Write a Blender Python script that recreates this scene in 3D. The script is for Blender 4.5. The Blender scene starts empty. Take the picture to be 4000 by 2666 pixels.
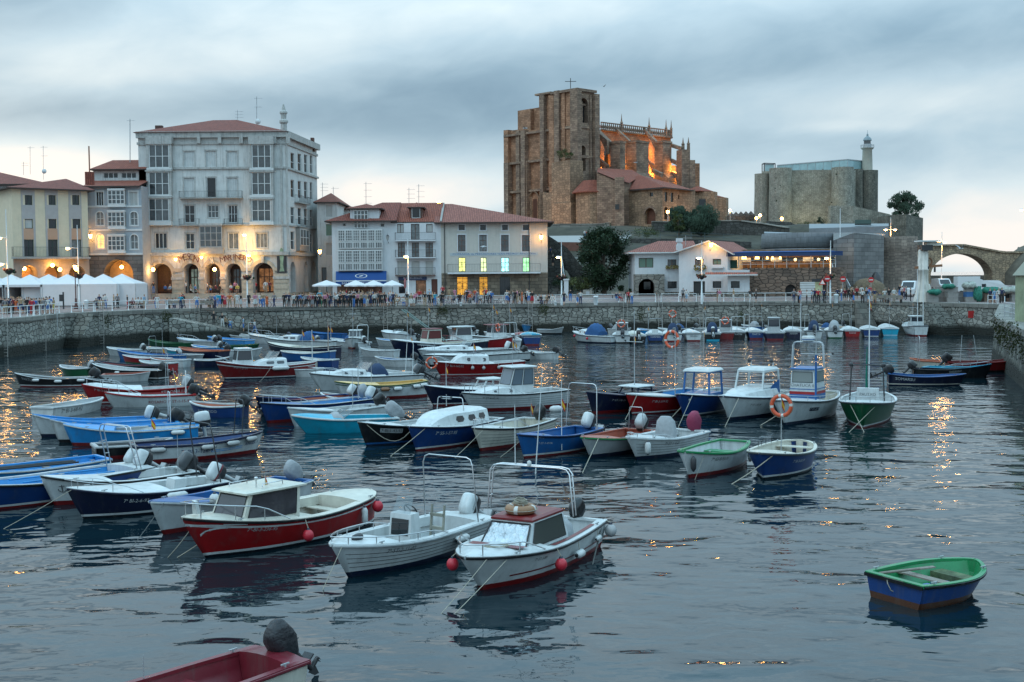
import bpy,random
import math as mh
rn=range;en=enumerate
from mathutils import Vector as V3,Matrix,noise as mnoise
random.seed(7)
SC=bpy.context.scene;COL=SC.collection
# ---------------- camera ----------------
F=4700.0;H=7.2;QZ=3.53
PITCH=mh.atan(261/4700.0);ROLL=0.008
cam=bpy.data.cameras.new('camera');camo=bpy.data.objects.new('camera',cam);COL.objects.link(camo)
cam.sensor_width=36;cam.lens=F/4000*36;cam.clip_end=20000;cam.clip_start=0.5
RM=Matrix.Rotation(mh.pi/2-PITCH,3,'X')@Matrix.Rotation(-ROLL,3,'Z')
camo.matrix_world=Matrix.Translation((0,0,H))@RM.to_4x4()
SC.camera=camo
# ---------------- look ----------------
SC.view_settings.view_transform='Standard';SC.view_settings.look='None'
SC.view_settings.exposure=0.0;SC.view_settings.gamma=1.0
SC.cycles.max_bounces=6;SC.cycles.diffuse_bounces=3;SC.cycles.glossy_bounces=4
SC.cycles.caustics_reflective=False;SC.cycles.caustics_refractive=False
SC.cycles.sample_clamp_indirect=4.0
SC.cycles.use_denoising=True
# ---------------- world ----------------
SUN_EL=mh.radians(6);SUN_AZ=mh.radians(-35)
W=bpy.data.worlds.new('World');SC.world=W;W.use_nodes=True
def build_world():
 nt=W.node_tree;N=nt.nodes;L=nt.links
 for n in list(N):N.remove(n)
 out=N.new('ShaderNodeOutputWorld');bg=N.new('ShaderNodeBackground');L.new(bg.outputs[0],out.inputs[0])
 def m(op,a,b=None,c=None,clamp=False):
  n=N.new('ShaderNodeMath');n.operation=op;n.use_clamp=clamp
  for i,x in en((a,b,c)):
   if x is None:continue
   if isinstance(x,(int,float)):n.inputs[i].default_value=x
   else:L.new(x,n.inputs[i])
  return n.outputs[0]
 tc=N.new('ShaderNodeTexCoord');sp=N.new('ShaderNodeSeparateXYZ');L.new(tc.outputs['Generated'],sp.inputs[0])
 x,y,z=sp.outputs
 a=m('ARCTAN2',x,y)
 hor=m('SQRT',m('ADD',m('MULTIPLY',x,x),m('MULTIPLY',y,y)))
 v=m('ARCTAN2',z,hor)
 cb=N.new('ShaderNodeCombineXYZ');L.new(m('MULTIPLY',a,1.0),cb.inputs[0]);L.new(m('ADD',m('MULTIPLY',v,2.4),m('MULTIPLY',a,-0.25)),cb.inputs[1])
 def nz(scale,det,rough,off):
  mp=N.new('ShaderNodeMapping');mp.inputs['Location'].default_value=(off,off*.7,0);L.new(cb.outputs[0],mp.inputs[0])
  n=N.new('ShaderNodeTexNoise');n.inputs['Scale'].default_value=scale;n.inputs['Detail'].default_value=det;n.inputs['Roughness'].default_value=rough
  n.inputs['Distortion'].default_value=.35
  L.new(mp.outputs[0],n.inputs['Vector']);return m('SUBTRACT',n.outputs['Fac'],.5)
 n1=nz(4.5,4,.5,3.1);n2=nz(14,4,.55,9.7)
 bl=[(60,30,330,75,-.30),(560,110,420,120,.20),(250,190,200,60,.12),(120,265,330,60,-.16),(880,285,420,95,-.33),(1150,215,560,70,-.10),(2150,140,560,80,-.20),(1560,180,500,60,-.14),(1250,50,420,60,.13),(1950,262,420,60,.16),(150,385,330,60,.48),(930,425,330,70,.42),(700,340,260,40,.14),(1880,325,200,22,.18),(2080,380,500,60,-.06),(2280,520,300,90,.36),(1700,480,260,70,.25),(2230,610,300,60,.40),(1720,330,160,30,-.08)]
 acc=None
 wa=m('MULTIPLY',n1,.06);wv=m('MULTIPLY',n1,.03)
 a2=m('ADD',a,wa);v2=m('ADD',v,wv)
 for px,py,rx,ry,g in bl:
  ca=(px-1176)*1.7/F;cv=(631-py+(px-1176)*.008)*1.7/F
  dx=m('MULTIPLY',m('SUBTRACT',a2,ca),F/1.7/rx);dy=m('MULTIPLY',m('SUBTRACT',v2,cv),F/1.7/ry)
  d=m('ADD',m('MULTIPLY',dx,dx),m('MULTIPLY',dy,dy))
  e=m('MULTIPLY',m('POWER',2.718,m('MULTIPLY',d,-1.0)),g)
  acc=e if acc is None else m('ADD',acc,e)
 t=m('ADD',m('ADD',acc,.55),m('ADD',m('MULTIPLY',n1,.42),m('MULTIPLY',n2,.30)),clamp=True)
 cr=N.new('ShaderNodeValToRGB');L.new(t,cr.inputs[0])
 el=cr.color_ramp.elements
 cols=[(0,(.14,.25,.36)),(.3,(.28,.42,.53)),(.55,(.46,.61,.71)),(.78,(.67,.78,.83)),(1,(.94,.90,.86))]
 el[0].position=0;el[0].color=(*cols[0][1],1);el[1].position=1;el[1].color=(*cols[-1][1],1)
 for p,c in cols[1:-1]:
  e=el.new(p);e.color=(*c,1)
 sky=N.new('ShaderNodeTexSky');sky.sky_type='NISHITA';sky.sun_disc=False;sky.sun_elevation=SUN_EL;sky.sun_rotation=SUN_AZ
 sm=N.new('ShaderNodeVectorMath');sm.operation='SCALE';sm.inputs['Scale'].default_value=.12;L.new(sky.outputs[0],sm.inputs[0])
 mx=N.new('ShaderNodeMix');mx.data_type='RGBA';mx.inputs['Factor'].default_value=.95
 L.new(sm.outputs[0],mx.inputs['A']);L.new(cr.outputs[0],mx.inputs['B'])
 zt=N.new('ShaderNodeMapRange');zt.inputs['From Min'].default_value=.16;zt.inputs['From Max'].default_value=.6;L.new(v,zt.inputs['Value'])
 tm=N.new('ShaderNodeMix');tm.data_type='RGBA';tm.blend_type='MULTIPLY';L.new(zt.outputs[0],tm.inputs['Factor']);L.new(mx.outputs['Result'],tm.inputs['A']);tm.inputs['B'].default_value=(.74,.95,1.04,1);L.new(tm.outputs['Result'],bg.inputs[0])
 zr=N.new('ShaderNodeMapRange');zr.interpolation_type='SMOOTHSTEP';L.new(v,zr.inputs['Value'])
 for k_,x_ in(('From Min',.12),('From Max',.55),('To Min',1.10),('To Max',2.6)):zr.inputs[k_].default_value=x_
 L.new(zr.outputs[0],bg.inputs[1])
build_world()
sl=bpy.data.lights.new('sun','SUN');sl.energy=0.5;sl.angle=mh.radians(25);sl.color=(1,.93,.86)
slo=bpy.data.objects.new('sun',sl);COL.objects.link(slo)
sdir=V3((mh.sin(SUN_AZ)*mh.cos(.6),-mh.cos(SUN_AZ)*mh.cos(.6)*.5,mh.sin(.9)))
slo.rotation_euler=sdir.to_track_quat('Z','Y').to_euler()
# ---------------- pixel helpers (find where things stand in the world) ----------------
CX,CY=2000.0,1333.0
def ray(x,y):return RM@V3(((x-CX)/F,-(y-CY)/F,-1.0))
def onz(x,y,z=0.0):
 d=ray(x,y);t=(z-H)/d.z;return V3((d.x*t,d.y*t,z))
def atY(x,y,Y):
 d=ray(x,y);t=Y/d.y;return V3((d.x*t,Y,H+d.z*t))
def ground(X,Y):return QZ+.62*max(0,min(1,(Y-142)/24))
def onq(x,y):
 z=QZ
 for _ in rn(8):
  p=onz(x,y,z);z=ground(p.x,p.y)
 return V3((p.x,p.y,z))
def Z(ox,oy,s):return lambda a,b:(ox+a/s,oy+b/s)
def plant(x,Y):p=atY(x,1150,Y);return V3((p.x,Y,ground(p.x,Y)))
# ---------------- mesh builder ----------------
FRM={}
class MB:
 def __init__(s):s.v=[];s.f=[];s.fm=[];s.fs=[];s.mats=[]
 def mi(s,mat):
  if mat not in s.mats:s.mats.append(mat)
  return s.mats.index(mat)
 def add(s,vs,fs,mat,smooth=False):
  b=len(s.v);s.v.extend([tuple(v)for v in vs]);k=s.mi(mat)
  for f in fs:s.f.append([b+i for i in f]);s.fm.append(k);s.fs.append(smooth)
  return s
 def face(s,pts,mat,smooth=False):return s.add(pts,[list(rn(len(pts)))],mat,smooth)
 def box(s,a,b,mat):
  x0,y0,z0=a;x1,y1,z1=b
  v=[(x0,y0,z0),(x1,y0,z0),(x1,y1,z0),(x0,y1,z0),(x0,y0,z1),(x1,y0,z1),(x1,y1,z1),(x0,y1,z1)]
  return s.add(v,[[0,3,2,1],[4,5,6,7],[0,1,5,4],[1,2,6,5],[2,3,7,6],[3,0,4,7]],mat)
 def hexa(s,p,mat,smooth=False):
  return s.add(p,[[0,3,2,1],[4,5,6,7],[0,1,5,4],[1,2,6,5],[2,3,7,6],[3,0,4,7]],mat,smooth)
 def prism(s,poly,z0,z1,mat,top=None):
  n=len(poly);zt=z1 if isinstance(z1,(list,tuple))else[z1]*n
  zb=z0 if isinstance(z0,(list,tuple))else[z0]*n
  v=[(p[0],p[1],zb[i])for i,p in en(poly)]+[(p[0],p[1],zt[i])for i,p in en(poly)]
  s.add(v,[[i,(i+1)%n,n+(i+1)%n,n+i]for i in rn(n)],mat)
  s.add(v,[list(rn(n))[::-1]],mat);s.add(v,[[n+i for i in rn(n)]],top or mat);return s
 def loft(s,rings,mat,closed=True,cap=True,smooth=True):
  n=len(rings[0]);v=[p for r in rings for p in r];fs=[]
  for k in rn(len(rings)-1):
   for i in rn(n if closed else n-1):
    j=(i+1)%n;fs.append([k*n+i,k*n+j,(k+1)*n+j,(k+1)*n+i])
  s.add(v,fs,mat,smooth)
  if cap and closed:
   s.add(rings[0],[list(rn(n))[::-1]],mat);s.add(rings[-1],[list(rn(n))],mat)
  return s
 def tube(s,pts,r,mat,n=6,smooth=True):
  pts=[V3(p)for p in pts];rings=[]
  for i,p in en(pts):
   t=(pts[min(i+1,len(pts)-1)]-pts[max(i-1,0)])
   if t.length<1e-9:t=V3((0,0,1))
   t.normalize();up=V3((0,0,1))if abs(t.z)<.9 else V3((1,0,0))
   a=t.cross(up).normalized();b=a.cross(t);rr=r[i]if isinstance(r,(list,tuple))else r
   rings.append([p+(a*mh.cos(2*mh.pi*k/n)+b*mh.sin(2*mh.pi*k/n))*rr for k in rn(n)])
  return s.loft(rings,mat,smooth=smooth)
 def lathe(s,prof,c,mat,n=12,smooth=True,ax='z'):
  c=V3(c);rings=[]
  for r,h in prof:
   ring=[]
   for k in rn(n):
    a=2*mh.pi*k/n;x,y=r*mh.cos(a),r*mh.sin(a)
    ring.append(c+(V3((x,y,h))if ax=='z' else V3((h,x,y))if ax=='x' else V3((y,h,x))))
   rings.append(ring)
  return s.loft(rings,mat,smooth=smooth)
 def ball(s,c,r,mat,n=10,sz=1.0):
  return s.lathe([(max(.001,r*mh.sin(mh.pi*k/n)),-r*sz*mh.cos(mh.pi*k/n))for k in rn(n+1)],c,mat,n=n+2)
 def torus(s,c,R,r,mat,n=20,m=8,axis='y',mats=None):
  c=V3(c)
  for i in rn(n):
   rg=[]
   for a in(2*mh.pi*i/n,2*mh.pi*(i+1)/n):
    ring=[]
    for k in rn(m):
     b=2*mh.pi*k/m;q=R+r*mh.cos(b);p=(q*mh.cos(a),r*mh.sin(b),q*mh.sin(a))
     if axis=='x':p=(p[1],p[0],p[2])
     if axis=='z':p=(p[0],p[2],p[1])
     ring.append(c+V3(p))
    rg.append(ring)
   s.loft(rg,mats(i)if mats else mat,cap=False)
  return s
 def bar(s,p,q,w,h,mat):
  p=V3(p);q=V3(q);t=(q-p).normalized();up=V3((0,0,1))if abs(t.z)<.95 else V3((0,1,0))
  a=t.cross(up).normalized()*w/2;b=a.cross(t).normalized()*h/2
  return s.hexa([p-a-b,p+a-b,p+a+b,p-a+b,q-a-b,q+a-b,q+a+b,q-a+b],mat)
 def xf(s,M,start=0):s.v[start:]=[tuple(M@V3(v))for v in s.v[start:]];return s
 def build(s,name,parent=None,local=False,uv=True,mats=None):
  me=bpy.data.meshes.new(name);vs=s.v
  fr=FRM.get(parent.as_pointer())if parent is not None else None
  uvs=[]
  if uv:
   for f in s.f:
    p=[V3(vs[i])for i in f];n=V3((0,0,0))
    for i in rn(1,len(p)-1):n+=(p[i]-p[0]).cross(p[i+1]-p[0])
    if n.length<1e-12:n=V3((0,0,1))
    n.normalize()
    if abs(n.z)>.995:
     for q in p:uvs.extend((q.x,q.y))
    else:
     t=V3((0,0,1)).cross(n).normalized();b=n.cross(t)
     for q in p:uvs.extend((q.dot(t),q.dot(b)))
  if fr is not None and not local:
   inv=fr.inverted();vs=[tuple(inv@V3(v))for v in vs]
  me.from_pydata(vs,[],s.f)
  for m in s.mats:me.materials.append(m)
  me.polygons.foreach_set('material_index',s.fm);me.polygons.foreach_set('use_smooth',s.fs)
  if uv and len(uvs)==2*len(me.loops):
   ul=me.uv_layers.new(name='UVMap');ul.data.foreach_set('uv',uvs)
  me.update()
  o=bpy.data.objects.new(name,me);COL.objects.link(o)
  if parent is not None:o.parent=parent
  if fr is not None:FRM[o.as_pointer()]=fr
  return o
def tag(o,label=None,cat=None,group=None,kind=None):
 if label:o['label']=label
 if cat:o['category']=cat
 if group:o['group']=group
 if kind:o['kind']=kind
 return o
def thing(name,label,cat,loc=(0,0,0),rz=0.0,group=None):
 o=bpy.data.objects.new(name,None);COL.objects.link(o);o.empty_display_size=.3
 o.location=loc;o.rotation_euler=(0,0,rz)
 FRM[o.as_pointer()]=Matrix.Translation(loc)@Matrix.Rotation(rz,4,'Z')
 return tag(o,label,cat,group)
def copy_tree(o,parent=None):
 c=o.copy();COL.objects.link(c)
 if parent is not None:c.parent=parent
 for ch in[x for x in KIDS.get(o.name,[])]:copy_tree(ch,c)
 return c
KIDS={}
def index_kids(root):
 for o in list(bpy.data.objects):
  if o.parent is not None and(o.parent==root or o.parent.parent==root):
   KIDS.setdefault(o.parent.name,[])
   if o not in KIDS[o.parent.name]:KIDS[o.parent.name].append(o)
# ---------------- materials ----------------
MC={}
def lin(c):return tuple((x/12.92 if x<=.04045 else((x+.055)/1.055)**2.4)for x in c)
def hx(s):return lin(tuple(int(s[i:i+2],16)/255 for i in(0,2,4)))
def mat(name,col,rough=.6,metal=0.0,var=0.0,vs=1.5,bump=0.0,bs=20.0,emis=0.0,ecol=None,alpha=1.0,spec=.5,dirt=0.0,coat=0.0,trans=0.0):
 if name in MC:return MC[name]
 m=bpy.data.materials.new(name);m.use_nodes=True;MC[name]=m
 nt=m.node_tree;N=nt.nodes;L=nt.links;b=N['Principled BSDF']
 if isinstance(col,str):col=hx(col)
 b.inputs['Base Color'].default_value=(*col,1);b.inputs['Roughness'].default_value=rough;b.inputs['Metallic'].default_value=metal
 b.inputs['Specular IOR Level'].default_value=spec;b.inputs['Coat Weight'].default_value=coat;b.inputs['Transmission Weight'].default_value=trans
 if emis:b.inputs['Emission Color'].default_value=(*(ecol or col),1);b.inputs['Emission Strength'].default_value=emis
 if alpha<1:b.inputs['Alpha'].default_value=alpha
 tc=N.new('ShaderNodeTexCoord')if(var or bump or dirt)else None
 cur=None
 if var:
  n=N.new('ShaderNodeTexNoise');n.inputs['Scale'].default_value=vs;n.inputs['Detail'].default_value=6;n.inputs['Roughness'].default_value=.65
  L.new(tc.outputs['Object'],n.inputs['Vector'])
  mr=N.new('ShaderNodeMapRange');mr.inputs['From Min'].default_value=.3;mr.inputs['From Max'].default_value=.7;mr.inputs['To Min'].default_value=1-var;mr.inputs['To Max'].default_value=1+var
  L.new(n.outputs['Fac'],mr.inputs['Value'])
  vm=N.new('ShaderNodeVectorMath');vm.operation='SCALE';vm.inputs[0].default_value=col;L.new(mr.outputs[0],vm.inputs['Scale'])
  L.new(vm.outputs[0],b.inputs['Base Color']);cur=vm.outputs[0]
  if emis:L.new(cur,b.inputs['Emission Color'])
 if dirt:
  mp=N.new('ShaderNodeMapping');mp.inputs['Scale'].default_value=(2.2,2.2,.18);L.new(tc.outputs['Object'],mp.inputs[0])
  n=N.new('ShaderNodeTexNoise');n.inputs['Scale'].default_value=1.6;n.inputs['Detail'].default_value=7;n.inputs['Roughness'].default_value=.7;L.new(mp.outputs[0],n.inputs['Vector'])
  mr=N.new('ShaderNodeMapRange');mr.inputs['From Min'].default_value=.52;mr.inputs['From Max'].default_value=.75;mr.inputs['To Max'].default_value=dirt;L.new(n.outputs['Fac'],mr.inputs['Value'])
  mx=N.new('ShaderNodeMix');mx.data_type='RGBA';L.new(mr.outputs[0],mx.inputs['Factor'])
  if cur is not None:L.new(cur,mx.inputs['A'])
  else:mx.inputs['A'].default_value=(*col,1)
  mx.inputs['B'].default_value=(.10,.095,.085,1);L.new(mx.outputs['Result'],b.inputs['Base Color'])
 if bump:
  n=N.new('ShaderNodeTexNoise');n.inputs['Scale'].default_value=bs;n.inputs['Detail'].default_value=5;L.new(tc.outputs['Object'],n.inputs['Vector'])
  bp=N.new('ShaderNodeBump');bp.inputs['Strength'].default_value=bump;bp.inputs['Distance'].default_value=.05
  L.new(n.outputs['Fac'],bp.inputs['Height']);L.new(bp.outputs[0],b.inputs['Normal'])
 return m
def stone(name,c1,c2,mortar,scale=1.0,kind='rubble',rough=.85,stain=.5,tide=None,size=(.9,.38),bumps=.6):
 if name in MC:return MC[name]
 m=bpy.data.materials.new(name);m.use_nodes=True;MC[name]=m
 nt=m.node_tree;N=nt.nodes;L=nt.links;b=N['Principled BSDF'];b.inputs['Roughness'].default_value=rough
 c1,c2,mortar=[hx(c)if isinstance(c,str)else c for c in(c1,c2,mortar)]
 uv=N.new('ShaderNodeUVMap');uv.uv_map='UVMap'
 geo=N.new('ShaderNodeNewGeometry')
 nd=N.new('ShaderNodeTexNoise');nd.inputs['Scale'].default_value=1.7;nd.inputs['Detail'].default_value=3;L.new(uv.outputs[0],nd.inputs['Vector'])
 ms=N.new('ShaderNodeMix');ms.data_type='VECTOR';ms.inputs['Factor'].default_value=.06
 L.new(uv.outputs[0],ms.inputs['A']);L.new(nd.outputs['Color'],ms.inputs['B'])
 mix=N.new('ShaderNodeMix');mix.data_type='RGBA'
 if kind=='rubble':
  mp=N.new('ShaderNodeMapping');mp.inputs['Scale'].default_value=(1/size[0]*scale,1/size[1]*scale,1);L.new(ms.outputs['Result'],mp.inputs[0])
  v1=N.new('ShaderNodeTexVoronoi');v1.voronoi_dimensions='2D';v1.inputs['Scale'].default_value=1;v1.inputs['Randomness'].default_value=.75;L.new(mp.outputs[0],v1.inputs['Vector'])
  v2=N.new('ShaderNodeTexVoronoi');v2.voronoi_dimensions='2D';v2.feature='DISTANCE_TO_EDGE';v2.inputs['Scale'].default_value=1;v2.inputs['Randomness'].default_value=.75;L.new(mp.outputs[0],v2.inputs['Vector'])
  sp=N.new('ShaderNodeSeparateColor');L.new(v1.outputs['Color'],sp.inputs[0])
  cr=N.new('ShaderNodeMix');cr.data_type='RGBA';cr.inputs['A'].default_value=(*c1,1);cr.inputs['B'].default_value=(*c2,1);L.new(sp.outputs[0],cr.inputs['Factor'])
  mr=N.new('ShaderNodeMapRange');mr.inputs['From Min'].default_value=.02;mr.inputs['From Max'].default_value=.09;L.new(v2.outputs['Distance'],mr.inputs['Value'])
  L.new(mr.outputs[0],mix.inputs['Factor']);mix.inputs['A'].default_value=(*mortar,1);L.new(cr.outputs['Result'],mix.inputs['B'])
  hgt=mr.outputs[0];colr=mix.outputs['Result']
 else:
  br=N.new('ShaderNodeTexBrick');br.inputs['Color1'].default_value=(*c1,1);br.inputs['Color2'].default_value=(*c2,1);br.inputs['Mortar'].default_value=(*mortar,1)
  br.inputs['Scale'].default_value=1.0*scale;br.inputs['Brick Width'].default_value=size[0];br.inputs['Row Height'].default_value=size[1];br.inputs['Mortar Size'].default_value=.025;br.inputs['Mortar Smooth'].default_value=.3
  L.new(ms.outputs['Result'],br.inputs['Vector']);colr=br.outputs['Color']
  iv=N.new('ShaderNodeMath');iv.operation='SUBTRACT';iv.inputs[0].default_value=1;L.new(br.outputs['Fac'],iv.inputs[1]);hgt=iv.outputs[0]
 ns=N.new('ShaderNodeTexNoise');ns.inputs['Scale'].default_value=.32;ns.inputs['Detail'].default_value=9;ns.inputs['Roughness'].default_value=.72;L.new(uv.outputs[0],ns.inputs['Vector'])
 mr2=N.new('ShaderNodeMapRange');mr2.inputs['From Min'].default_value=.35;mr2.inputs['From Max'].default_value=.68;mr2.inputs['To Min'].default_value=1-stain;mr2.inputs['To Max'].default_value=1.22;L.new(ns.outputs['Fac'],mr2.inputs['Value'])
 vm=N.new('ShaderNodeVectorMath');vm.operation='SCALE';L.new(colr,vm.inputs[0]);L.new(mr2.outputs[0],vm.inputs['Scale'])
 fin=vm.outputs[0]
 if tide is not None:
  sx=N.new('ShaderNodeSeparateXYZ');L.new(geo.outputs['Position'],sx.inputs[0])
  ad=N.new('ShaderNodeMath');ad.operation='MULTIPLY_ADD';L.new(ns.outputs['Fac'],ad.inputs[0]);ad.inputs[1].default_value=-1.1;L.new(sx.outputs[2],ad.inputs[2])
  mr3=N.new('ShaderNodeMapRange');mr3.inputs['From Min'].default_value=tide-.55-.12;mr3.inputs['From Max'].default_value=tide-.55+.3;L.new(ad.outputs[0],mr3.inputs['Value'])
  mt=N.new('ShaderNodeMix');mt.data_type='RGBA';mt.inputs['A'].default_value=(.016,.017,.012,1);L.new(mr3.outputs[0],mt.inputs['Factor']);L.new(fin,mt.inputs['B']);fin=mt.outputs['Result']
 L.new(fin,b.inputs['Base Color'])
 nb=N.new('ShaderNodeTexNoise');nb.inputs['Scale'].default_value=7;nb.inputs['Detail'].default_value=6;L.new(uv.outputs[0],nb.inputs['Vector'])
 ah=N.new('ShaderNodeMath');ah.operation='ADD';L.new(hgt,ah.inputs[0]);L.new(nb.outputs['Fac'],ah.inputs[1])
 bp=N.new('ShaderNodeBump');bp.inputs['Strength'].default_value=bumps;bp.inputs['Distance'].default_value=.08;L.new(ah.outputs[0],bp.inputs['Height']);L.new(bp.outputs[0],b.inputs['Normal'])
 return m
def tiles(name,c1,c2,pitch=.26):
 if name in MC:return MC[name]
 m=bpy.data.materials.new(name);m.use_nodes=True;MC[name]=m
 nt=m.node_tree;N=nt.nodes;L=nt.links;b=N['Principled BSDF'];b.inputs['Roughness'].default_value=.8
 c1,c2=hx(c1),hx(c2)
 uv=N.new('ShaderNodeUVMap');uv.uv_map='UVMap';sx=N.new('ShaderNodeSeparateXYZ');L.new(uv.outputs[0],sx.inputs[0])
 def m_(op,a,bb=None):
  n=N.new('ShaderNodeMath');n.operation=op
  for i,q in en((a,bb)):
   if q is None:continue
   if isinstance(q,(int,float)):n.inputs[i].default_value=q
   else:L.new(q,n.inputs[i])
  return n.outputs[0]
 w=m_('ABSOLUTE',m_('SINE',m_('MULTIPLY',sx.outputs[0],mh.pi/pitch)))
 w2=m_('FRACT',m_('MULTIPLY',sx.outputs[1],1/.38))
 fl=N.new('ShaderNodeCombineXYZ');L.new(m_('FLOOR',m_('MULTIPLY',sx.outputs[0],1/pitch)),fl.inputs[0]);L.new(m_('FLOOR',m_('MULTIPLY',sx.outputs[1],1/.38)),fl.inputs[1])
 wn=N.new('ShaderNodeTexWhiteNoise');wn.noise_dimensions='2D';L.new(fl.outputs[0],wn.inputs['Vector'])
 ns=N.new('ShaderNodeTexNoise');ns.inputs['Scale'].default_value=.5;ns.inputs['Detail'].default_value=8;ns.inputs['Roughness'].default_value=.7;L.new(uv.outputs[0],ns.inputs['Vector'])
 f=m_('ADD',m_('MULTIPLY',wn.outputs['Value'],.5),m_('MULTIPLY',ns.outputs['Fac'],.5))
 mx=N.new('ShaderNodeMix');mx.data_type='RGBA';L.new(f,mx.inputs['Factor']);mx.inputs['A'].default_value=(*c1,1);mx.inputs['B'].default_value=(*c2,1)
 mr=N.new('ShaderNodeMapRange');mr.inputs['From Max'].default_value=.45;mr.inputs['To Min'].default_value=.45;L.new(w,mr.inputs['Value'])
 vm=N.new('ShaderNodeVectorMath');vm.operation='SCALE';L.new(mx.outputs['Result'],vm.inputs[0]);L.new(mr.outputs[0],vm.inputs['Scale']);L.new(vm.outputs[0],b.inputs['Base Color'])
 bp=N.new('ShaderNodeBump');bp.inputs['Strength'].default_value=.9;bp.inputs['Distance'].default_value=.12;L.new(m_('ADD',w,m_('MULTIPLY',w2,.35)),bp.inputs['Height']);L.new(bp.outputs[0],b.inputs['Normal'])
 return m
_pc={}
def paint(hexs,rough=.35,k=''):
 key='paint_'+hexs+k
 return mat(key,hexs,rough=rough,var=.14,vs=2.2,bump=.05,bs=9,dirt=.4)
STEEL=mat('polished_steel',(.55,.56,.57),rough=.28,metal=1.0,var=.1)
GALV=mat('galvanised_metal',(.42,.44,.45),rough=.5,metal=.5,var=.12)
WM_=mat('white_painted_metal',(.62,.64,.64),rough=.5,var=.1,dirt=.25)
DK_=mat('dark_metal',(.03,.03,.033),rough=.45,var=.2)
GD_=mat('dark_window_glass',(.012,.015,.018),rough=.06,spec=.7)
GLASSB=mat('boat_window_glass',(.03,.035,.045),rough=.05,spec=.8)
BLACK=mat('black_rubber',(.018,.018,.02),rough=.55)
ROPE=mat('weathered_rope',(.33,.30,.24),rough=.9,var=.2,vs=12)
ROPED=mat('dark_rope',(.10,.10,.095),rough=.9)
WOOD=mat('varnished_wood',(.20,.10,.05),rough=.5,var=.25,vs=5)
WOODG=mat('grey_wood',(.22,.19,.16),rough=.8,var=.25,vs=6)
def lamp(p,power,col=(1,.52,.16),r=.32,name='lamp_light'):
 l=bpy.data.lights.new(name,'POINT');l.energy=power;l.color=col;l.shadow_soft_size=r
 o=bpy.data.objects.new(name,l);COL.objects.link(o);o.location=p;return o
def text_pts(body,size,font=None):
 cu=bpy.data.curves.new('t','FONT');cu.body=body;cu.size=size;cu.resolution_u=2
 o=bpy.data.objects.new('t',cu);COL.objects.link(o)
 dg=bpy.context.evaluated_depsgraph_get();me=bpy.data.meshes.new_from_object(o.evaluated_get(dg))
 vs=[(v.co.x,v.co.y)for v in me.vertices];fs=[list(p.vertices)for p in me.polygons]
 bpy.data.objects.remove(o);bpy.data.curves.remove(cu);bpy.data.meshes.remove(me)
 return vs,fs
# ================= SETTING =================
z1=Z(0,550,2.24);z2=Z(540,350,1.8447);z3=Z(1200,650,2.353);zc=Z(1940,280,1.7043)
z4=Z(2400,800,2.353);z5=Z(2850,500,1.8443);zd=Z(2300,350,2.8509)
def water_mat():
 m=bpy.data.materials.new('harbour_water');m.use_nodes=True;nt=m.node_tree;N=nt.nodes;L=nt.links;b=N['Principled BSDF']
 b.inputs['Base Color'].default_value=(.004,.015,.021,1);b.inputs['Roughness'].default_value=.02;b.inputs['IOR'].default_value=1.46
 tc=N.new('ShaderNodeTexCoord')
 def nz(sx,sy,sc,det,rot,dist=0.0):
  mp=N.new('ShaderNodeMapping');mp.inputs['Scale'].default_value=(sx,sy,1);mp.inputs['Rotation'].default_value=(0,0,rot);L.new(tc.outputs['Object'],mp.inputs[0])
  n=N.new('ShaderNodeTexNoise');n.noise_dimensions='2D';n.inputs['Scale'].default_value=sc;n.inputs['Detail'].default_value=det;n.inputs['Roughness'].default_value=.5;n.inputs['Distortion'].default_value=dist
  L.new(mp.outputs[0],n.inputs['Vector']);return n.outputs['Fac']
 def m_(op,a,bb):
  n=N.new('ShaderNodeMath');n.operation=op
  for i,q in en((a,bb)):
   if isinstance(q,(int,float)):n.inputs[i].default_value=q
   else:L.new(q,n.inputs[i])
  return n.outputs[0]
 big=nz(.75,1.1,.42,1.0,.4,.3);mid=nz(.7,1.3,1.9,1.0,-.2,.25);sm=nz(.9,1.2,5.5,1.0,.5);mb_=nz(.8,1.2,1.0,1.0,.7,.3)
 reg=nz(1,1,.06,2.0,0)
 rr=N.new('ShaderNodeMapRange');rr.inputs['From Min'].default_value=.35;rr.inputs['From Max'].default_value=.65;rr.inputs['To Min'].default_value=.42;rr.inputs['To Max'].default_value=1.15;sy=N.new('ShaderNodeSeparateXYZ');L.new(tc.outputs['Object'],sy.inputs[0]);br_=N.new('ShaderNodeMapRange')
 for k_,x_ in(('From Min',24),('From Max',62),('To Min',-.16),('To Max',.10)):br_.inputs[k_].default_value=x_
 L.new(sy.outputs[1],br_.inputs['Value']);L.new(m_('ADD',reg,br_.outputs[0]),rr.inputs['Value'])
 h=m_('ADD',m_('ADD',m_('MULTIPLY',big,WV[0]),m_('MULTIPLY',mb_,WV[3])),m_('MULTIPLY',m_('ADD',m_('MULTIPLY',mid,WV[1]),m_('MULTIPLY',sm,WV[2])),rr.outputs[0]))
 bp=N.new('ShaderNodeBump');bp.inputs['Strength'].default_value=1.0;bp.inputs['Distance'].default_value=1.0;L.new(h,bp.inputs['Height']);L.new(bp.outputs[0],b.inputs['Normal'])
 return m
WV=(.115,.027,.0042,.036)
wm=MB();wm.face([(-3000,-200,0),(3000,-200,0),(3000,9000,0),(-3000,9000,0)],water_mat())
tag(wm.build('water'),kind='structure')
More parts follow.
